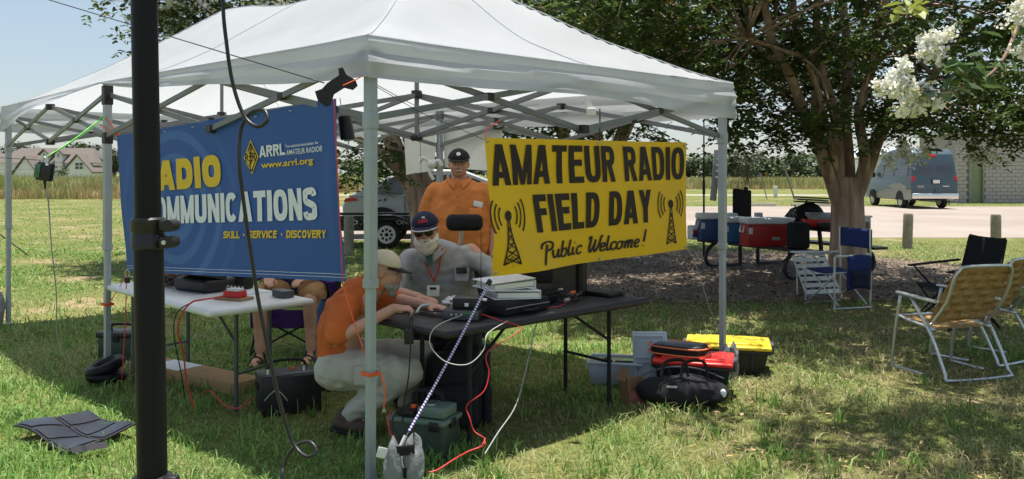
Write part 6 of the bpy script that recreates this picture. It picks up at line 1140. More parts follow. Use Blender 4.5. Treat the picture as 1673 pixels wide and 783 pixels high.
gp = G(690, 757); item('power_box', 'green plastic battery box with handle near the grey sandbag', 'battery', (gp.x+.0, gp.y+.12, 0), R(-22), [('case', 'box_green_dark', MB().box((0, 0, .115), (.34, .22, .23), .018)), ('rim', 'box_green', MB().box((0, 0, .225), (.365, .245, .028), .01)), ('lid_pod', 'box_green', MB().box((.085, -.01, .275), (.17, .17, .06), .014, seg=3)), ('panel', 'black_plastic', MB().box((-.07, -.01, .262), (.12, .2, .03), .006)), ('handle', 'black_matte', MB().tube(cr([(-.10, .06, .26), (-.09, .06, .345), (.07, .06, .345), (.08, .06, .26)], 4), .013, 8)), ('latch', 'black_plastic', MB().box((.12, -.122, .21), (.06, .018, .05), .005)), ('latch', 'black_plastic', MB().box((.178, 0, .21), (.018, .06, .05), .005)), ('terminal', 'cord_orange', MB().box((-.05, -.03, .285), (.03, .03, .018), .004)), ('terminal', 'steel', MB().lathe([(0, .27), (.03, .27), (.028, .315), (0, .315)], 14, c=(.06, -.03, 0)))])
item('red_bag', 'small red pouch behind the green battery box', 'pouch', (gp.x+.0, gp.y+.36, 0), .4, [('body', 'cable_red', MB().box((0, 0, .12), (.13, .09, .24), .04, seg=3)), ('flap', 'letter_red', MB().box((0, -.047, .18), (.11, .01, .08), .004))])
cable('power_lead', 'red lead dropping from the green battery box to the sandbag', [gp+V3(-.19, .12, .26), P(634, 690, 4.5), P(640, 715, 4.45), P(648, 738, 4.4)], .005, 'cable_red', 6, 6); cable('power_lead', 'dark red lead trailing through the grass from the green battery box', [P(792, 716, 4.6), P(790, 728, 4.55), P(765, 738, 4.5), P(740, 752, 4.4), P(715, 768, 4.32), P(700, 772, 4.3)], .005, 'cable_red', 6, 6); cable('power_lead', 'black cable arching out of the green battery box top', [gp+V3(-.12, .10, .27), P(650, 672, 4.75), P(640, 690, 4.7), P(650, 720, 4.55), P(655, 728, 4.5)], .005, 'cable_black', 6, 6)
fb = G(228, 607); f2 = G(400, 646); d = (f2-fb); item('flat_carton', 'long flat brown carton with white label under the white table', 'box', (fb+f2)/2+V3(.0, .08, 0), math.atan2(d.y, d.x), [('carton', 'cardboard', MB().box((0, 0, .045), (d.length, .26, .085), .004)), ('shipping_label', 'paper', MB().box((-.22, 0, .0895), (.36, .22, .002)))])
tp = G(190, 588); item('tool_box', 'dark plastic tool box with handle left of the mast', 'tool box', (tp.x, tp.y+.12, 0), R(-6), [('case', 'box_green_dark', MB().box((0, 0, .10), (.34, .2, .19), .012)), ('lid', 'black_plastic', MB().box((0, 0, .205), (.37, .22, .05), .012)), ('handle', 'black_matte', MB().tube(cr([(-.1, 0, .225), (-.09, 0, .28), (.09, 0, .28), (.1, 0, .225)], 4), .012, 8)), ('latch', 'black_matte', MB().box((0, -.112, .18), (.05, .016, .06), .004))])
# solar panel: four cloth-bound leaves lying in the grass
t = thing('solar_panel', 'folding dark solar panel lying unfolded on the grass at in front of the ring weights', 'solar panel', G(120, 725)); A, Bq, C, D = G(20, 718), G(148, 692), G(224, 714), G(106, 752)
for i in range(3):
    for j in range(2):
        def f(u, v, i=i, j=j):
            q = (i+.03+.94*u)/3; w_ = (j+.03+.94*v)/2; p = A.lerp(Bq, w_).lerp(D.lerp(C, w_), q); p.z = .075+.022*math.sin(q*5+w_*3)+.01*math.sin(w_*PI*2+1)-.02*q; return p
        W2(MB().sheet(f, 6, 6), 'solar_leaf', 'solar_cloth', t).modifiers.new('s', 'SOLIDIFY').thickness = .012
        def f2_(u, v, i=i, j=j): p = f(.06+.88*u, .06+.88*v, i, j); p.z += .0075; return p
        W2(MB().sheet(f2_, 6, 6), 'solar_cells', 'solar_cell', t)
W2(MB().sheet(lambda u, v: G(118, 752).lerp(G(176, 742), u)+V3(.02*v, -.02*v-.02, .08-.03*v), 6, 3), 'fabric_flap', 'solar_cloth', t)
# power chair of the seated man
t = thing('power_chair', 'black powered wheelchair with headrest under the bearded man', 'wheelchair', (-.48, 6.2, 0))
def PC(mb, nm, m): return W2(mb, nm, m, t)
PC(MB().box((-.48, 6.1, .40), (.52, .52, .10), .04, seg=3), 'seat', 'black_cloth'); PC(MB().box((-.46, 6.47, .72), (.50, .10, .62), .045, rx=-.12, seg=3), 'backrest', 'black_cloth'); PC(MB().box((-.36, 6.50, 1.225), (.28, .10, .125), .045, rx=-.1, seg=3), 'headrest', 'black_cloth'); PC(MB().tube([(-.40, 6.54, 1.0), (-.38, 6.55, 1.2)], .015, 8), 'headrest_post', 'steel')
PC(MB().box((-.48, 6.12, .22), (.44, .62, .2), .04), 'base', 'black_plastic'); PC(MB().box((-.48, 5.62, .07), (.44, .26, .025), .01), 'footplate', 'black_plastic').data; PC(MB().tube([(-.70, 5.50, .085), (-.26, 5.50, .085)], .006, 6), 'footplate_edge', 'steel')
for s in (-1, 1):
    PC(MB().box((-.48+s*.30, 6.12, .66), (.075, .36, .05), .02), 'armrest', 'black_cloth'); PC(MB().tube([(-.48+s*.30, 6.2, .64), (-.48+s*.28, 6.25, .4)], .016, 8), 'arm_post', 'steel')
    for y, r in ((6.32, .17), (5.88, .12)):
        wl = PC(MB().lathe([(.0, -.03), (r-.02, -.032), (r, -.018), (r, .018), (r-.02, .032), (0, .03)], 24, TR((-.48+s*.29, y, r), 0, ry=PI/2)), 'wheel', 'rubber'); PC(MB().lathe([(0, -.034), (r*.5, -.034), (r*.5, .034), (0, .034)], 16, TR((-.48+s*.29, y, r), 0, ry=PI/2)), 'rim', 'cable_grey' if r < .15 else 'leg_grey').parent = wl
item('backpack', 'black backpack with side pockets in front of the wheelchair under the table', 'backpack', (-.36, 5.40, 0), .1, [('body', 'black_cloth', MB().box((0, 0, .24), (.36, .2, .47), .08, seg=4)), ('pocket', 'black_cloth', MB().box((0, -.11, .17), (.28, .07, .26), .03, seg=3)), ('side_pocket', 'black_cloth', MB().box((-.20, -.01, .15), (.06, .14, .24), .025, seg=3)), ('side_pocket', 'black_cloth', MB().box((.20, -.01, .15), (.06, .14, .24), .025, seg=3)), ('badge', 'white_paint', MB().lathe([(0, 0), (.022, 0), (.022, .004), (0, .004)], 14, TR((-.155, -.105, .25), 0, rx=PI/2))), ('strap', 'black_matte', MB().tube(cr([(-.08, .08, .44), (0, .06, .54), (.08, .08, .44)], 5), .012, 6))])
# purple camp chair under the half hidden person
t = thing('camp_chair', 'purple canvas camp chair under the person in tan shorts', 'chair', (-1.92, 7.6, 0))
W2(MB().sheet(lambda u, v: V3(-2.24+.64*u, 7.38+.46*v, .43-.07*math.sin(PI*u)-.03*v), 12, 8), 'seat', 'purple_canvas', t); W2(MB().sheet(lambda u, v: V3(-2.26+.68*u, 7.84+.10*v+.05*math.sin(PI*u), .42+.5*v), 12, 8), 'backrest', 'purple_canvas', t); W2(MB().sheet(lambda u, v: V3(-2.26+.68*u, 7.40+.02*math.sin(9*u), .42-.16*v), 12, 4), 'front_skirt', 'purple_canvas', t)
for s in (-1, 1):
    for (a, b_) in (((-1.92+s*.33, 7.36, .02), (-1.92+s*.33, 7.88, .66)), ((-1.92+s*.33, 7.88, .02), (-1.92+s*.33, 7.36, .64)), ((-1.92+s*.33, 7.86, .02), (-1.92+s*.33, 7.96, .94))): W2(MB().tube([a, b_], .011, 8), 'leg', 'black_matte', t)
    W2(MB().tube([(-1.92-s*.33, 7.37, .05), (-1.92+s*.33, 7.37, .40)], .009, 8), 'cross_bar', 'black_matte', t); W2(MB().box((-1.92+s*.35, 7.6, .66), (.07, .5, .02), .008), 'armrest', 'purple_canvas', t)
item('blue_bag', 'crumpled bright blue bag just behind the crouching man', 'bag', (-1.33, 6.35, 0), .2, [('body', 'cooler_blue_dark', MB().sheet(lambda u, v: V3(.13*math.cos(2*PI*u)*(.7+.3*math.sin(PI*v))*(1+.25*noise.noise(V3(u*6, v*5, 1))), .11*math.sin(2*PI*u)*(.7+.3*math.sin(PI*v)), .66*v), 20, 10)), ('base', 'black_cloth', MB().box((0, 0, .02), (.2, .16, .04), .01)), ('bottle', 'white_paint', MB().tube([(.09, -.05, .6), (.13, -.05, .64)], .02, 8))])
# ---------------------------------------------------------------- bins by the right tent leg
def tote(label, loc, rz, wd, dp, h, mbody, mlid, lidshape, cat='bin'):
    w2, d2 = wd/2, dp/2; vb = [(s*w2*.86, q*d2*.86, 0) for s, q in ((-1, -1), (1, -1), (1, 1), (-1, 1))]; vt = [(s*w2, q*d2, h) for s, q in ((-1, -1), (1, -1), (1, 1), (-1, 1))]; mb = MB().add(vb+vt, [(3, 2, 1, 0), (4, 5, 6, 7)]+[(i, (i+1) % 4, 4+(i+1) % 4, 4+i) for i in range(4)])
    for k in range(4):
        x = -w2*.6+k*w2*.4; mb.box((x, -d2*.945, h*.5), (.03, .02, h*.9), .004, rx=.08)
    t = item('storage_bin', label, cat, loc, rz, [('body', mbody, mb), ('rim', mbody, MB().box((0, 0, h-.012), (wd*1.06, dp*1.08, .03), .012)), ('lid', mlid, MB().box((0, 0, h+.018), (wd*1.08, dp*1.1, .034), .016, seg=3)), ('lid_panel', mlid, MB().box((0, 0, h+.038), (wd*.86, dp*.8, .022), .010, seg=3))])
    for s in (-1, 1): MB().box((s*wd*.555, 0, h-.01), (.03, .14, .08), .008).build('latch', 'leg_grey', t)
    for k in range(6): MB().box((-w2*.9+k*w2*.36, -dp*.56, h+.02), (.05, .02, .022), .005).build('lid_tab', mlid, t)
    return t
rc = G(1137, 652); tote('black storage bin with bright red lid beside the duffel bag', (rc.x+.02, rc.y+.16, 0), R(-16), .52, .38, .235, 'black_plastic', 'lid_red', 0)
yc = G(1180, 642); tote('black storage bin with yellow lid behind the red lidded one', (1.76, 6.985, 0), R(-14), .62, .42, .20, 'black_plastic', 'lid_yellow', 0)
item('tool_pouch', 'black zipped pouch with orange piping on the red lid', 'pouch', (rc.x-.08, rc.y+.18, .285), R(-32), [('shell', 'black_cloth', MB().box((0, 0, .035), (.36, .24, .066), .02, seg=3)), ('top_panel', 'leg_grey', MB().box((0, 0, .068), (.31, .19, .008), .003)), ('piping', 'orange_trim', MB().tube(cr([(-.18, -.12, .062), (.18, -.12, .062), (.18, .12, .062), (-.18, .12, .062)], 4, True), .006, 6, closed=True)), ('piping', 'orange_trim', MB().tube(cr([(-.18, -.12, .012), (.18, -.12, .012), (.18, .12, .012), (-.18, .12, .012)], 4, True), .006, 6, closed=True))])
dc = G(1122, 674)
def duf(u, v):
    a = 2*PI*u; x = -.32+.64*v; k = (max(0, 1-abs(2*v-1)**3.2))**.5; sag = .9+.12*noise.noise(V3(v*6, math.cos(a)*1.4, math.sin(a)*1.4)); sag += .10*noise.noise(V3(v*14, math.cos(a)*3, math.sin(a)*3)); return V3(x, .15*k*sag*math.cos(a), .105+.105*k*sag*math.sin(a)*(1.05-.12*math.sin(v*9)))
t = item('duffel_bag', 'long black duffel bag lying in the grass before the red bin', 'bag', (dc.x, dc.y+.16, 0), R(-10), [('body', 'black_cloth', MB().sheet(duf, 26, 26)), ('patch', 'cable_grey', MB().box((-.07, -.134, .16), (.07, .005, .016), .001, rx=-.4)), ('zip', 'leg_grey', MB().tube(cr([(-.28, 0, .2), (-.1, 0, .262), (.1, 0, .262), (.28, 0, .2)], 5), .006, 5))]+[('handle', 'black_matte', MB().tube(cr([(x-.09, -.09, .22), (x-.06, -.06, .31), (x+.06, -.05, .32), (x+.09, -.08, .22)], 5), .016, 6, asp=.35)) for x in (-.05, .08)]+[('crumpled_wrap', 'paper', MB().ell((.27, -.085, .12), ((.022, 0, 0), (0, .012, 0), (0, 0, .03)), 8))])
cb = G(1038, 662); item('carton', 'small open brown cardboard box beside the right table leg', 'box', (cb.x, cb.y+.08, 0), R(20), [('carton', 'cardboard', MB().box((-.07, 0, .10), (.004, .14, .20), 0, ry=-.15).box((.07, 0, .08), (.004, .14, .17), 0, ry=.12).box((0, .07, .08), (.14, .004, .16), 0).box((0, 0, .006), (.14, .14, .006), 0)), ('flap', 'cardboard', MB().box((-.10, -.03, .21), (.09, .13, .004), 0, ry=-1.0)), ('contents', 'lip', MB().box((0, 0, .04), (.11, .11, .06), .01))])
tc_ = G(1010, 632); w2, d2, h2 = .20, .15, .17
mb = MB(); vb = [(s*w2*.86, q*d2*.86, .01) for s, q in ((-1, -1), (1, -1), (1, 1), (-1, 1))]; vt = [(s*w2, q*d2, h2) for s, q in ((-1, -1), (1, -1), (1, 1), (-1, 1))]; mb.add(vb+vt, [(3, 2, 1, 0)]+[(i, (i+1) % 4, 4+(i+1) % 4, 4+i) for i in range(4)])
item('clear_tub', 'open translucent blue plastic tub behind the table leg', 'tub', (tc_.x, tc_.y+.15, 0), R(-12), [('tub_wall', 'tub_clear', mb), ('rim', 'tub_lid', MB().tube([(-w2, -d2, h2), (w2, -d2, h2), (w2, d2, h2), (-w2, d2, h2)], .012, 6, closed=True)), ('contents', 'black_matte', MB().box((.06, .0, .09), (.16, .18, .12), .02).box((-.08, .02, .10), (.08, .1, .14), .02, ry=.3)), ('contents_blue', 'cooler_blue_dark', MB().box((-.03, -.03, .055), (.26, .18, .07), .02))])
wl_ = G(1064, 642); item('tub_lid', 'pale blue plastic lid standing upright against the red bin', 'lid', (wl_.x, wl_.y+.10, 0), R(-28), [('panel', 'tub_lid', MB().box((0, .03, .21), (.27, .016, .42), .03, rx=-.13, ry=-.09, seg=3)), ('lip', 'tub_lid', MB().tube([TR((0, .02, .21), 0, rx=-.13, ry=-.09) @ V3(x, -.008, z) for x, z in ((-.11, -.18), (.11, -.18), (.11, .18), (-.11, .18))], .006, 6, closed=True)), ('ridge', 'tub_lid', MB().box((0, .012, .20), (.22, .012, .014), .004, rx=-.13, ry=-.09).box((0, .010, .235), (.22, .012, .010), .004, rx=-.13, ry=-.09))])
# ================================================================ CHAIRS, PICNIC TABLE, COOLERS
def lawn_chair(label, loc, face):
    # face: direction the sitter looks
    rz = math.atan2(face[1], face[0])+PI/2; t = thing('webbed_lawn_chair', label, 'chair', loc, rz, 'webbed lawn chairs')   # local: front is -y
    r = .0125; w_ = .27
    def add(pts, nm, k=3, rr=r): return MB().tube(cr(pts, k), rr, 10).build(nm, 'aluminium', t, smooth=180)
    add([(-w_, .05, .40), (-w_, .22, .60), (-w_, .30, .80), (-w_+.03, .325, .865), (-w_+.08, .335, .89), (w_-.08, .335, .89), (w_-.03, .325, .865), (w_, .30, .80), (w_, .22, .60), (w_, .05, .40)], 'back_frame')
    add([(-w_, .10, .375), (-w_, -.26, .42), (-w_+.04, -.30, .425), (w_-.04, -.30, .425), (w_, -.26, .42), (w_, .10, .375)], 'seat_frame')
    add([(-w_-.03, -.12, .60), (-w_-.03, .10, .33), (-w_-.03, .24, .06), (-w_+.0, .265, .015), (w_, .265, .015), (w_+.03, .24, .06), (w_+.03, .10, .33), (w_+.03, -.12, .60)], 'rear_leg_loop')
    add([(-w_-.03, -.24, .60), (-w_-.03, -.30, .30), (-w_-.03, -.34, .02), (-w_-.03, -.30, .012), (-w_-.03, .0, .012)], 'front_leg', 3); add([(w_+.03, -.24, .60), (w_+.03, -.30, .30), (w_+.03, -.34, .02), (w_+.03, -.30, .012), (w_+.03, .0, .012)], 'front_leg', 3)
    for s in (-1, 1): MB().box((s*(w_+.03), -.06, .612), (.042, .44, .022), .009, rx=-.05).build('armrest', 'aluminium', t); MB().tube([(s*w_, .05, .40), (s*(w_+.03), .06, .40)], .016, 8).build('pivot', 'steel', t)
    def back(u, v, o=0): # u across, v up
        y0_, z0_ = .05+(.335-.05)*v**1.1, .42+.46*v; return V3((u-.5)*2*w_, y0_-.012+o-.02*math.sin(PI*u), z0_)
    def seat(u, v, o=0): return V3((u-.5)*2*w_, -.295+.37*v, .425-.05*v-.022*math.sin(PI*u)*math.sin(PI*min(1, v+.15))+o)
    for fn, nu, nv, sg in ((back, 7, 7, 1), (seat, 7, 5, 1)):
        for k in range(nv):
            a, b = (k+.10)/nv, (k+.90)/nv; MB().sheet(lambda u, v: fn(u, a+(b-a)*v, .0016*sg*math.sin(u*nu*PI+k*PI)), 28, 1).build('cross_strap', 'web_gold', t, smooth=180, thick=.0025)
        for k in range(nu):
            a, b = (k+.04)/nu, (k+.96)/nu; MB().sheet(lambda u, v: fn(a+(b-a)*u, .02+.96*v, -.0016*sg*math.sin(v*nv*PI+k*PI)), 1, 28).build('long_strap', 'web_gold', t, smooth=180, thick=.0025)
    return t
c1 = lawn_chair('gold webbed aluminium lawn chair, the nearer of the pair', (3.53, 6.86, 0), (-.28, .96))
dup(c1, (4.12, 7.42, 0), math.atan2(.85, -.53)+PI/2, 'gold webbed aluminium lawn chair, the farther one behind its twin')
# black quad chair
qc = V3(4.66, 9.0, 0); t = thing('folding_camp_chair', 'black canvas folding camp chair behind the gold lawn chairs', 'chair', qc, math.atan2(-.12, -.99)+PI/2)
def Q(mb, nm, m='black_matte', th=0): return mb.build(nm, m, t, smooth=60, thick=th)
for s in (-1, 1):
    for a, b_ in (((s*.30, -.26, .02), (-s*.30, -.24, .42)), ((s*.32, .26, .02), (-s*.3, .22, .42)), ((s*.31, -.28, .02), (s*.33, .24, .50)), ((s*.31, .28, .02), (s*.34, -.26, .60)), ((s*.31, .22, .30), (s*.29, .36, .92))): Q(MB().tube([a, b_], .010, 8), 'leg')
    Q(MB().bar((s*.34, -.32, .60), (s*.31, .26, .66), .06, .02, r=.008), 'armrest')
    Q(MB().sph((s*.31, -.28, .015), .02, 8), 'foot')
Q(MB().sheet(lambda u, v: V3((u-.5)*.60, -.26+.48*v, .42-.06*math.sin(PI*u)-.03*v), 10, 8), 'seat', 'black_cloth', .006); Q(MB().sheet(lambda u, v: V3((u-.5)*(.60-.03*v), .22+.14*v+.05*math.sin(PI*u), .40+.52*v+.02*(abs(u-.5)*2)**3), 12, 10), 'backrest', 'black_cloth', .008); Q(MB().sheet(lambda u, v: V3(.05+.22*u, -.05+.25*v, .41+.05*math.sin(3*u)*math.sin(PI*v)), 8, 6), 'folded_cloth', 'teal_cloth', .02)
# blue director's chair with side table; its back is towards the camera
dcx = V3(3.93, 10.35, 0); t = thing('directors_chair', 'blue canvas folding director chair with side table by the trunk', 'chair', dcx, math.atan2(-.3, -.95)+PI/2)
def D(mb, nm, m='aluminium', th=0): return mb.build(nm, m, t, smooth=60, thick=th)
for s in (-1, 1):
    D(MB().tube(cr([(s*.27, -.25, .62), (s*.27, -.255, .30), (s*.27, -.25, .03), (s*.27, -.22, .012), (s*.27, .22, .012), (s*.27, .25, .03), (s*.27, .255, .40), (s*.27, .25, .93)], 4), .0125, 10), 'side_frame')
    D(MB().box((s*.27, -.0, .625), (.05, .46, .025), .01), 'armrest', 'cooler_white')
    for y in (-.2, .2): D(MB().tube([(s*.27, y, .05), (-s*.27, y, .43)], .010, 8), 'cross_leg')
    D(MB().tube([(s*.27, -.25, .43), (s*.27, .25, .43)], .011, 8), 'seat_rail')
D(MB().sheet(lambda u, v: V3((u-.5)*.54, -.24+.47*v, .435-.03*math.sin(PI*u)), 10, 6), 'seat', 'blue_canvas', .006); D(MB().sheet(lambda u, v: V3((u-.5)*.57, .262+.015*math.sin(PI*u), .70+.23*v), 12, 6), 'backrest', 'blue_canvas', .01)
D(MB().sheet(lambda u, v: V3(.285+.01*math.sin(6*v), -.08+.32*u, .62-.40*v+.02*math.sin(u*PI)), 8, 10), 'side_pouch', 'blue_canvas', .03); D(MB().sheet(lambda u, v: V3(.305+.01*math.sin(6*v), -.05+.26*u, .46-.20*v), 6, 6), 'pouch_pocket', 'navy', .02)
D(MB().box((-.47, -.03, .60), (.34, .38, .02), .006), 'side_table', 'cooler_white'); D(MB().tube([(-.60, -.1, .59), (-.28, -.1, .30)], .008, 8).tube([(-.60, .08, .59), (-.28, .08, .30)], .008, 8), 'table_strut')
# white lattice-backed chair folded on the ground behind it
lc = V3(4.02, 11.0, 0); t = thing('lattice_chair', 'white slatted folding chair leaning behind the blue director chair', 'chair', lc, R(15))
T = TR((0, 0, .0), 0, rx=-.62)
MB().tube([T @ V3(x, 0, z) for x, z in ((-.26, .04), (.26, .04), (.24, .62), (-.24, .62))], .013, 8, closed=True).build('frame', 'white_paint', t)
for k in range(6): MB().box((0, 0, .09+.095*k), (.50, .012, .062), .004, M=T).build('slat', 'white_paint', t)
for k in range(4): MB().box((-.18+.12*k, .014, .33), (.03, .008, .56), .002, M=T).build('cross_slat', 'blue_canvas', t)
MB().tube([(-.24, .25, .01), T @ V3(-.24, 0, .45)], .011, 8).tube([(.24, .25, .01), T @ V3(.24, 0, .45)], .011, 8).build('back_leg', 'aluminium', t)
# picnic table
A0, A1 = V3(3.28, 14.75, 0), V3(4.40, 12.5, 0); ax = (A1-A0).normalized(); sd = V3(-ax.y, ax.x, 0)
if sd.x < 0: sd = -sd
Lp = (A1-A0).length; pc = (A0+A1)/2+sd*.72; t = thing('picnic_table', 'black picnic table with attached benches left of the trunk', 'picnic table', pc, math.atan2(ax.y, ax.x)); sgn = 1 if V3(math.cos(math.atan2(ax.y, ax.x)+PI/2), math.sin(math.atan2(ax.y, ax.x)+PI/2), 0).dot(sd) > 0 else -1
# local x along the table; local y*sgn away from the near bench
def K(mb, nm, m='picnic_black'): return mb.build(nm, m, t, smooth=40)
for k in range(5): K(MB().box((0, (-.30+.15*k), .745), (Lp, .14, .04), .008), 'plank')
for s in (-1, 1):
    for k in range(2): K(MB().box((0, s*(.62+.15*k), .445), (Lp, .14, .04), .008), 'bench_plank')
for x in (-Lp*.36, Lp*.36):
    for s in (-1, 1): K(MB().tube(cr([(x, s*.76, .42), (x, s*.90, .30), (x, s*.93, .14), (x, s*.82, .045), (x, s*.55, .035), (x, s*.2, .035)], 5), .032, 10), 'bench_leg'); K(MB().tube(cr([(x, s*.20, .035), (x, s*.20, .40), (x, s*.24, .72)], 4), .032, 10), 'table_leg'); K(MB().tube([(x, s*.2, .40), (x, s*.78, .42)], .026, 8), 'bench_arm')
def cooler(label, loc, rz, wd, dp, h, mb_, ml, badge=True):
    P_ = [('body', mb_, MB().box((0, 0, h*.39), (wd, dp, h*.78), .02, seg=3)), ('lid', ml, MB().box((0, 0, h*.89), (wd*1.03, dp*1.05, h*.22), .025, seg=3))]
    for s in (-1, 1): P_.append(('handle', ml, MB().tube([(s*wd*.52, -.08, h*.72), (s*wd*.545, -.08, h*.5), (s*wd*.545, .08, h*.5), (s*wd*.52, .08, h*.72)], .012, 6)))
    if badge: P_.append(('badge', 'cable_grey', MB().box((wd*.1, -dp*.508, h*.28), (.13, .008, .05), .003)))
    P_.append(('handle_plate', ml, MB().box((-wd*.44, -dp*.508, h*.55), (.06, .01, .10), .003)))
    return item('cooler', label, 'cooler', loc, rz, P_, 'coolers on the picnic bench')
onb = lambda q, s=0: A0+(A1-A0)*q+sd*s
zb = .4655
cooler('large red cooler with white lid on the picnic bench', onb(.60, .04)+V3(0, 0, zb), R(4), .74, .40, .44, 'cooler_red', 'cooler_white'); cooler('light blue cooler with white lid, front of the blue pair on the bench', onb(.30, .02)+V3(0, 0, zb), R(4), .36, .34, .42, 'cooler_blue', 'cooler_white', False); cooler('dark blue cooler with white lid, rear of the blue pair on the bench', onb(.12, .05)+V3(0, 0, zb), R(2), .62, .36, .46, 'cooler_blue_dark', 'cooler_white', False)
item('drink_carton', 'wrapped drink pack with red print at the far bench end', 'drink pack', onb(.0, -.16)+V3(0, 0, zb), .2, [('wrap', 'paper', MB().box((0, 0, .12), (.22, .2, .24), .03, seg=3)), ('print_band', 'cooler_red', MB().box((0, -.102, .12), (.16, .004, .10), .001)), ('print_band', 'cooler_blue_dark', MB().box((0, -.103, .07), (.18, .004, .05), .001))])
bk_ = onb(.86, .05)+V3(0, 0, zb); item('tote_bag', 'tall black bag next to the red cooler on the bench', 'bag', bk_, R(10), [('body', 'black_cloth', MB().box((0, 0, .20), (.28, .24, .40), .05, seg=3)), ('handle', 'black_matte', MB().tube(cr([(-.08, 0, .38), (0, 0, .47), (.08, 0, .38)], 5), .010, 6))])
top = lambda q, s: onb(q, .72+s)+V3(0, 0, .766)
item('seat_cushion', 'black stadium seat standing up on the picnic table behind the coolers', 'seat', top(.12, -.1), R(10), [('pad', 'black_cloth', MB().box((0, 0, .03), (.4, .36, .06), .02)), ('back_pad', 'black_cloth', MB().box((.06, .15, .30), (.34, .07, .52), .03, rx=-.25, ry=.12, seg=3)), ('ear', 'black_cloth', MB().box((.17, .23, .55), (.07, .05, .08), .015))])
item('grill_box', 'red and grey plastic case on the right end of picnic table', 'case', top(.80, -.10), R(-5), [('tray', 'lid_red', MB().box((0, 0, .06), (.50, .36, .12), .03, seg=3)), ('lid', 'cable_grey', MB().box((.04, .05, .165), (.40, .32, .05), .02, rx=.22)), ('latch', 'black_plastic', MB().box((.16, -.18, .08), (.12, .02, .03), .005))])
item('clothing_heap', 'heap of black bags and jackets on the picnic table', 'bags', top(.62, .1), .3, [('heap', 'black_cloth', MB().sheet(lambda u, v: V3(.36*math.cos(2*PI*u)*(1-v**2)**.5*(1+.25*noise.noise(V3(u*8, v*3, 1))), .24*math.sin(2*PI*u)*(1-v**2)**.5*(1+.25*noise.noise(V3(u*8, v*3, 1))), .36*v*(1+.2*noise.noise(V3(u*6, v*4, 4)))), 24, 10)), ('strap', 'black_matte', MB().tube(cr([(-.2, -.1, .2), (-.3, -.15, .3), (-.25, -.05, .32)], 4), .012, 6))])
for k, (dz, rz_, lb) in enumerate(((.36, .2, 'lowest dark folder in the stack on the picnic table bags'), (.395, -.15, 'middle grey-blue folder in the stack on the picnic table bags'), (.43, .1, 'topmost dark folder in the stack on the picnic table bags'))):
    item('folder', lb, 'folder', top(.66, .12)+V3(0, 0, dz), rz_, [('cover', ('black_plastic', 'leg_grey', 'black_plastic')[k], MB().box((0, 0, .012), (.46, .32, .024), .006, ry=.05)), ('pages', 'cable_grey', MB().box((.01, 0, .012), (.44, .30, .012), .002, ry=.05))])
item('white_tin', 'small white packet with blue print on the picnic table', 'packet', top(.34, -.25), .2, [('box', 'white_paint', MB().box((0, 0, .09), (.12, .08, .18), .006)), ('label_band', 'cooler_blue_dark', MB().box((0, -.042, .09), (.08, .004, .06), .001))])
item('speaker_bar', 'low black stereo with silver label on the picnic table edge', 'stereo', top(.95, -.2), R(-8), [('case', 'black_plastic', MB().box((0, 0, .05), (.42, .2, .10), .015)), ('label_strip', 'white_paint', MB().box((.02, -.102, .05), (.16, .004, .03), .001))])
for k, lb in enumerate(('lower clear food bin on the far bench right of trunk', 'upper clear food bin with dark lid contents right of trunk')):
    item('food_bin', lb, 'bin', onb(.78, 1.42)+V3(.02*k, 0, zb+.235*k), R(8+6*k), [('tub_wall', 'panel_fabric', MB().box((0, 0, .10), (.40, .30, .20), .02)), ('lid', 'cooler_white', MB().box((0, 0, .212), (.43, .33, .03), .01)), ('contents', 'leg_grey', MB().box((0, -.151, .08), (.33, .01, .11), .003))])
# ================================================================ POSTS
for px, py, h, tilt, lb in ((1482, 406, .75, .05, 'weathered wooden post left of the black camp chair, slightly leaning'), (1627, 410, .76, .0, 'weathered wooden post at right before the block building'), (570, 416, .76, 0, 'weathered wooden post beside the blue banner edge')):
    c = G(px, py); q = MB(); q.lathe([(.0, -.05), (.105, -.05), (.10, .3), (.10, h-.05), (.085, h-.008), (.04, h), (0, h)], 14, TR(c, .4, ry=tilt)); q.build('wooden_bollard', 'timber_post', label=lb, cat='bollard', group='wooden parking posts')
# ================================================================ VEHICLES
def body_prism(poly, wfun, y_axis=True):
    # poly: (along, z); width from wfun(along, z); local x across, y along
    mb = MB(); n = len(poly); v = [(-wfun(a, z), a, z) for a, z in poly]+[(wfun(a, z), a, z) for a, z in poly]
    mb.add(v, [tuple(range(n)), tuple(range(2*n-1, n-1, -1))]+[(i, n+i, n+(i+1) % n, (i+1) % n) for i in range(n)][:]); return mb
def rnd(mb, name, m, t, bev=.04):
    o = mb.build(name, m, t, smooth=40); bm = bmesh.new(); bm.from_mesh(o.data); bmesh.ops.recalc_face_normals(bm, faces=bm.faces[:]); bmesh.ops.bevel(bm, geom=[e for e in bm.edges if e.calc_face_angle(0) > .35], offset=bev, segments=3, profile=.6, affect='EDGES', clamp_overlap=True); bm.to_mesh(o.data); bm.free()
    o.data.polygons.foreach_set('use_smooth', [True]*len(o.data.polygons)); o.data.set_sharp_from_angle(angle=R(40)); return o
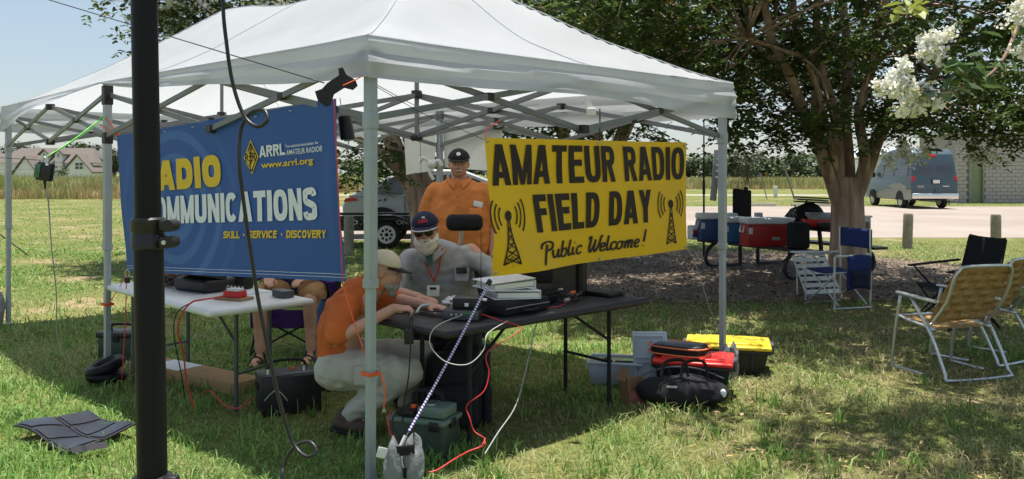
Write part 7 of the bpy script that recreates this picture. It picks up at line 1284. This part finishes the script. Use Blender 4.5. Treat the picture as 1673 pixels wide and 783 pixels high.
def wheel(t, x, y, r, w_, rimm='aluminium', star=5, ax='x'):
    M = TR((x, y, r), 0, ry=PI/2) if ax == 'x' else TR((x, y, r), 0, rx=PI/2); wl = thing2 = MB().lathe([(r*.55, -w_/2), (r*.9, -w_/2), (r, -w_/2*.6), (r, w_/2*.6), (r*.9, w_/2), (r*.55, w_/2)], 28, M).build('wheel', 'rubber', t)
    rm = MB().lathe([(0, -w_*.56), (r*.2, -w_*.56), (r*.50, -w_*.515), (r*.60, -w_*.53), (r*.64, -w_*.51), (r*.64, w_*.51), (r*.60, w_*.53), (r*.50, w_*.515), (r*.2, w_*.56), (0, w_*.56)], 24, M); rm.build('rim', rimm, wl)
    if star:
        hl = MB()
        for k in range(star):
            a = 2*PI*k/star
            for s in (-1, 1): hl.lathe([(0, 0), (r*.10, 0), (r*.10, .012), (0, .012)], 8, M @ TR((r*.36*math.cos(a), r*.36*math.sin(a), s*w_*.53-.006)))
        hl.build('rim_holes', 'black_matte', wl)['kind'] = 'stuff'
    return wl
# --- van, seen from behind
vx, vy = 18.75, 38.0; t = thing('passenger_van', 'blue high-roof van with silver lower trim parked on the lot', 'van', (vx, vy, 0), R(-1.5))
prof = [(.0, .55), (.0, 1.15), (.10, 1.95), (.20, 2.45), (.45, 2.66), (2.5, 2.70), (3.3, 2.50), (3.75, 2.1), (4.45, 1.45), (5.35, 1.22), (5.5, 1.0), (5.5, .5), (5.0, .38), (.4, .38)]
wf = lambda a, z: (1.02 if z < 1.2 else 1.02-.16*((z-1.2)/1.5)**1.2)*(1 if a < 4 else 1-.10*((a-4)/1.5)**2)
rnd(body_prism(prof, wf), 'body', 'van_blue', t, .06)
def sidep(s, q, nm, m, off=.012):
    mb = MB(); vv = [(s*(wf(a, z)+off), a, z) for a, z in q]+[(s*(wf(a, z)-.03), a, z) for a, z in q]; n = len(q); f = [tuple(range(n)), tuple(range(2*n-1, n-1, -1))]+[(i, (i+1) % n, n+(i+1) % n, n+i) for i in range(n)]; return mb.add(vv, f).build(nm, m, t, smooth=20)
for s in (-1, 1):
    sidep(s, [(.03, .42), (5.3, .42), (5.35, .86), (.03, .86)], 'lower_trim', 'van_tan', .01); sidep(s, [(.5, .86), (1.9, .86), (2.6, 1.0), (2.0, 1.12), (1.1, 1.14), (.5, 1.0)], 'swoosh', 'van_tan', .016)
    for q in ([(.45, 1.48), (1.75, 1.48), (1.75, 2.02), (.5, 2.02)], [(1.95, 1.48), (3.0, 1.48), (2.95, 2.02), (1.95, 2.02)], [(3.12, 1.48), (4.15, 1.48), (3.65, 2.02), (3.10, 2.02)]): sidep(s, q, 'side_window', 'window_glass', .012)
    MB().box((s*1.14, 3.95, 1.52), (.16, .1, .24), .03).build('mirror', 'black_plastic', t); MB().box((s*.93, .045, 1.28), (.15, .06, .34), .02, rx=-.06).build('tail_light', 'tail_red', t)
    for y in (1.25, 4.45): wheel(t, s*.88, y, .36, .25, 'aluminium', 5); sidep(s, [(y+.42*math.cos(a), .38+.42*math.sin(a)) for a in [PI*i/10 for i in range(11)]], 'wheel_arch', 'black_matte', .014)
    MB().box((s*.44, .092, 1.78), (.74, .03, .52), .05, rx=-.13, seg=3).build('rear_window', 'window_glass', t); MB().box((s*.98, .75, .3), (.04, .04, .3), .01).build('mud_flap', 'black_matte', t)
MB().box((0, -.03, .58), (2.02, .18, .25), .05, seg=3).build('rear_bumper', 'chrome', t); MB().box((.06, -.008, 1.22), (.42, .04, .22), .02).build('plate_recess', 'black_matte', t); MB().box((.06, -.032, 1.22), (.30, .012, .15), .004).build('licence_plate', 'white_paint', t); MB().box((0, .19, 2.38), (.32, .05, .11), .02, rx=-.4).build('brake_light', 'tail_red', t); MB().box((0, .045, 1.3), (.014, .03, 1.3), .002, rx=-.1).build('door_seam', 'black_matte', t); MB().box((-.62, -.012, 1.0), (.30, .01, .12), .01).build('door_emblem', 'van_tan', t); MB().box((0, .3, .45), (1.2, .3, .14), .02).build('exhaust_pan', 'black_matte', t)
MB().tube([(.34, .0, 1.02), (.62, .0, 1.02)], .025, 8).build('door_handle', 'chrome', t)
# --- silver car behind the tent
sx0, sy0 = -4.15, 21.6; t = thing('silver_car', 'silver grey hatchback car parked on the lot behind the trailer', 'car', (sx0, sy0, 0), R(-90+4))   # local y runs along the car
prof = [(.0, .55), (-.02, .80), (.10, 1.02), (.45, 1.22), (1.10, 1.52), (1.9, 1.70), (2.9, 1.68), (3.5, 1.45), (4.0, 1.12), (4.7, .98), (4.85, .7), (4.8, .3), (.25, .28)]
wf = lambda a, z: (.95 if z < 1.0 else .95-.22*((z-1.0)/.7))*(1 if .5 < a < 4.2 else .94)
rnd(body_prism(prof, wf), 'body', 'car_silver', t, .06)
for s in (-1, 1):
    for q in ([(.62, 1.10), (1.45, 1.10), (1.45, 1.50), (1.15, 1.46)], [(1.52, 1.10), (2.5, 1.10), (2.5, 1.56), (1.55, 1.54)], [(2.57, 1.10), (3.75, 1.10), (3.3, 1.42), (2.9, 1.56), (2.57, 1.57)]): sidep(s, q, 'side_window', 'window_glass', .010)
    for y in (.95, 3.85): wheel(t, s*.84, y, .36, .22, 'aluminium', 5); sidep(s, [(y+.44*math.cos(a), .34+.44*math.sin(a)) for a in [PI*i/12 for i in range(13)]], 'wheel_arch', 'black_matte', .012)
    sidep(s, [(.02, .90), (.36, .94), (.30, 1.0), (.06, .99)], 'tail_light', 'tail_red', .015); sidep(s, [(.3, .30), (4.6, .30), (4.6, .44), (.3, .44)], 'sill_trim', 'black_matte', .01); MB().box((s*.965, 2.4, .88), (.03, .2, .03), .01).build('door_handle', 'chrome', t); sidep(s, [(.15, 1.045), (4.1, 1.045), (4.1, 1.07), (.15, 1.07)], 'window_trim', 'chrome', .013)
    for y in (1.49, 2.54): sidep(s, [(y-.006, .45), (y+.006, .45), (y+.006, 1.05), (y-.006, 1.05)], 'door_seam', 'black_matte', .002)
MB().box((0, .02, .52), (1.7, .12, .24), .04).build('rear_bumper', 'car_silver', t)
# --- black utility trailer
c = G(632, 406); t = thing('utility_trailer', 'low black utility trailer with white spoked wheel behind the tent', 'trailer', (c.x, c.y+.1, 0), R(3)); TRL = t
def Tt(mb, nm, m='picnic_black'): return mb.build(nm, m, t, smooth=40)
Tt(MB().box((.35, .75, .52), (3.2, 1.5, .08), .01), 'deck'); Tt(MB().box((.35, -.03, .66), (3.2, .05, .06), .01).box((.35, -.03, .42), (3.2, .05, .10), .01), 'side_rail'); Tt(MB().box((.35, 1.53, .66), (3.2, .05, .06), .01), 'side_rail')
for x in (-1.2, -.6, 1.0, 1.9): Tt(MB().box((x, -.03, .54), (.05, .045, .20), .004), 'stake')
Tt(MB().box((.35, -.012, .54), (3.1, .012, .17)), 'side_panel', 'black_plastic')
Tt(MB().sheet(lambda u, v: V3(.42*math.cos(R(10+160*u))*1.25, -.32+.34*v, .30+.40*math.sin(R(10+160*u))**.6), 18, 3), 'fender', 'picnic_black').modifiers.new('s', 'SOLIDIFY').thickness = .02
wheel(t, 0, -.13, .30, .19, 'white_paint', 8, 'y'); wheel(t, 0, 1.68, .30, .19, 'white_paint', 8, 'y'); Tt(MB().lathe([(0, -.245), (.05, -.245), (.04, -.22), (0, -.22)], 5, TR((0, 0, .30), 0, rx=PI/2) @ TR((0, 0, .47))), 'hub_cap', 'black_matte')
Tt(MB().tube([(0, -.1, .30), (0, 1.6, .30)], .04, 8), 'axle'); Tt(MB().bar((1.95, .75, .45), (3.0, .75, .42), .1, .1), 'tongue'); Tt(MB().tube([(2.8, .75, 0), (2.8, .75, .6)], .035, 10), 'jack', 'steel')
for s_, x, wd in (('DU', -.62, .28), ('ON.COM', .50, .62)):
    bm = text_data(s_, .02); xs = [v.co.x for v in bm.verts]; ys = [v.co.y for v in bm.verts]; a0, a1, b0, b1 = min(xs), max(xs), min(ys), max(ys)
    for v in bm.verts: v.co = V3(x-wd/2+wd*(v.co.x-a0)/(a1-a0), -.024, .50+.10*(v.co.y-b0)/(b1-b0))
    me = bpy.data.meshes.new('lettering'); bmesh.ops.recalc_face_normals(bm, faces=bm.faces[:]); bm.to_mesh(me); bm.free(); link('lettering', me, 'letter_white', t, 0)
item('white_flower_rag', 'pale knotted cloth tied to the rear tent leg', 'cloth', P(705, 268, 8.7), 0, [('knot', 'cooler_white', MB().sph((0, 0, 0), .05, 8).tube(cr([(0, 0, 0), (-.08, 0, .06), (-.12, 0, .02)], 4), .02, 6).tube(cr([(0, 0, 0), (.07, 0, .03), (.1, 0, -.02)], 4), .022, 6).tube(cr([(0, 0, 0), (-.02, 0, -.08), (.02, 0, -.16)], 4), .018, 6)), ('tie', 'cable_grey', MB().tube([(0, 0, 0), (.08, .12, .02)], .006, 5))])
t = thing('camera_tripod', 'spread black tripod legs standing on the lawn beyond the tent', 'tripod', G(-14, 420)); c = G(-14, 420)
for k in range(3): a = R(20+120*k); W2(MB().tube([c+V3(0, 0, .55), c+V3(.62*math.cos(a), .62*math.sin(a), .01)], .012, 6), 'tripod_leg', 'black_matte', t)
W2(MB().tube([c+V3(0, 0, .5), c+V3(0, 0, 1.1)], .014, 8), 'centre_post', 'black_matte', t)
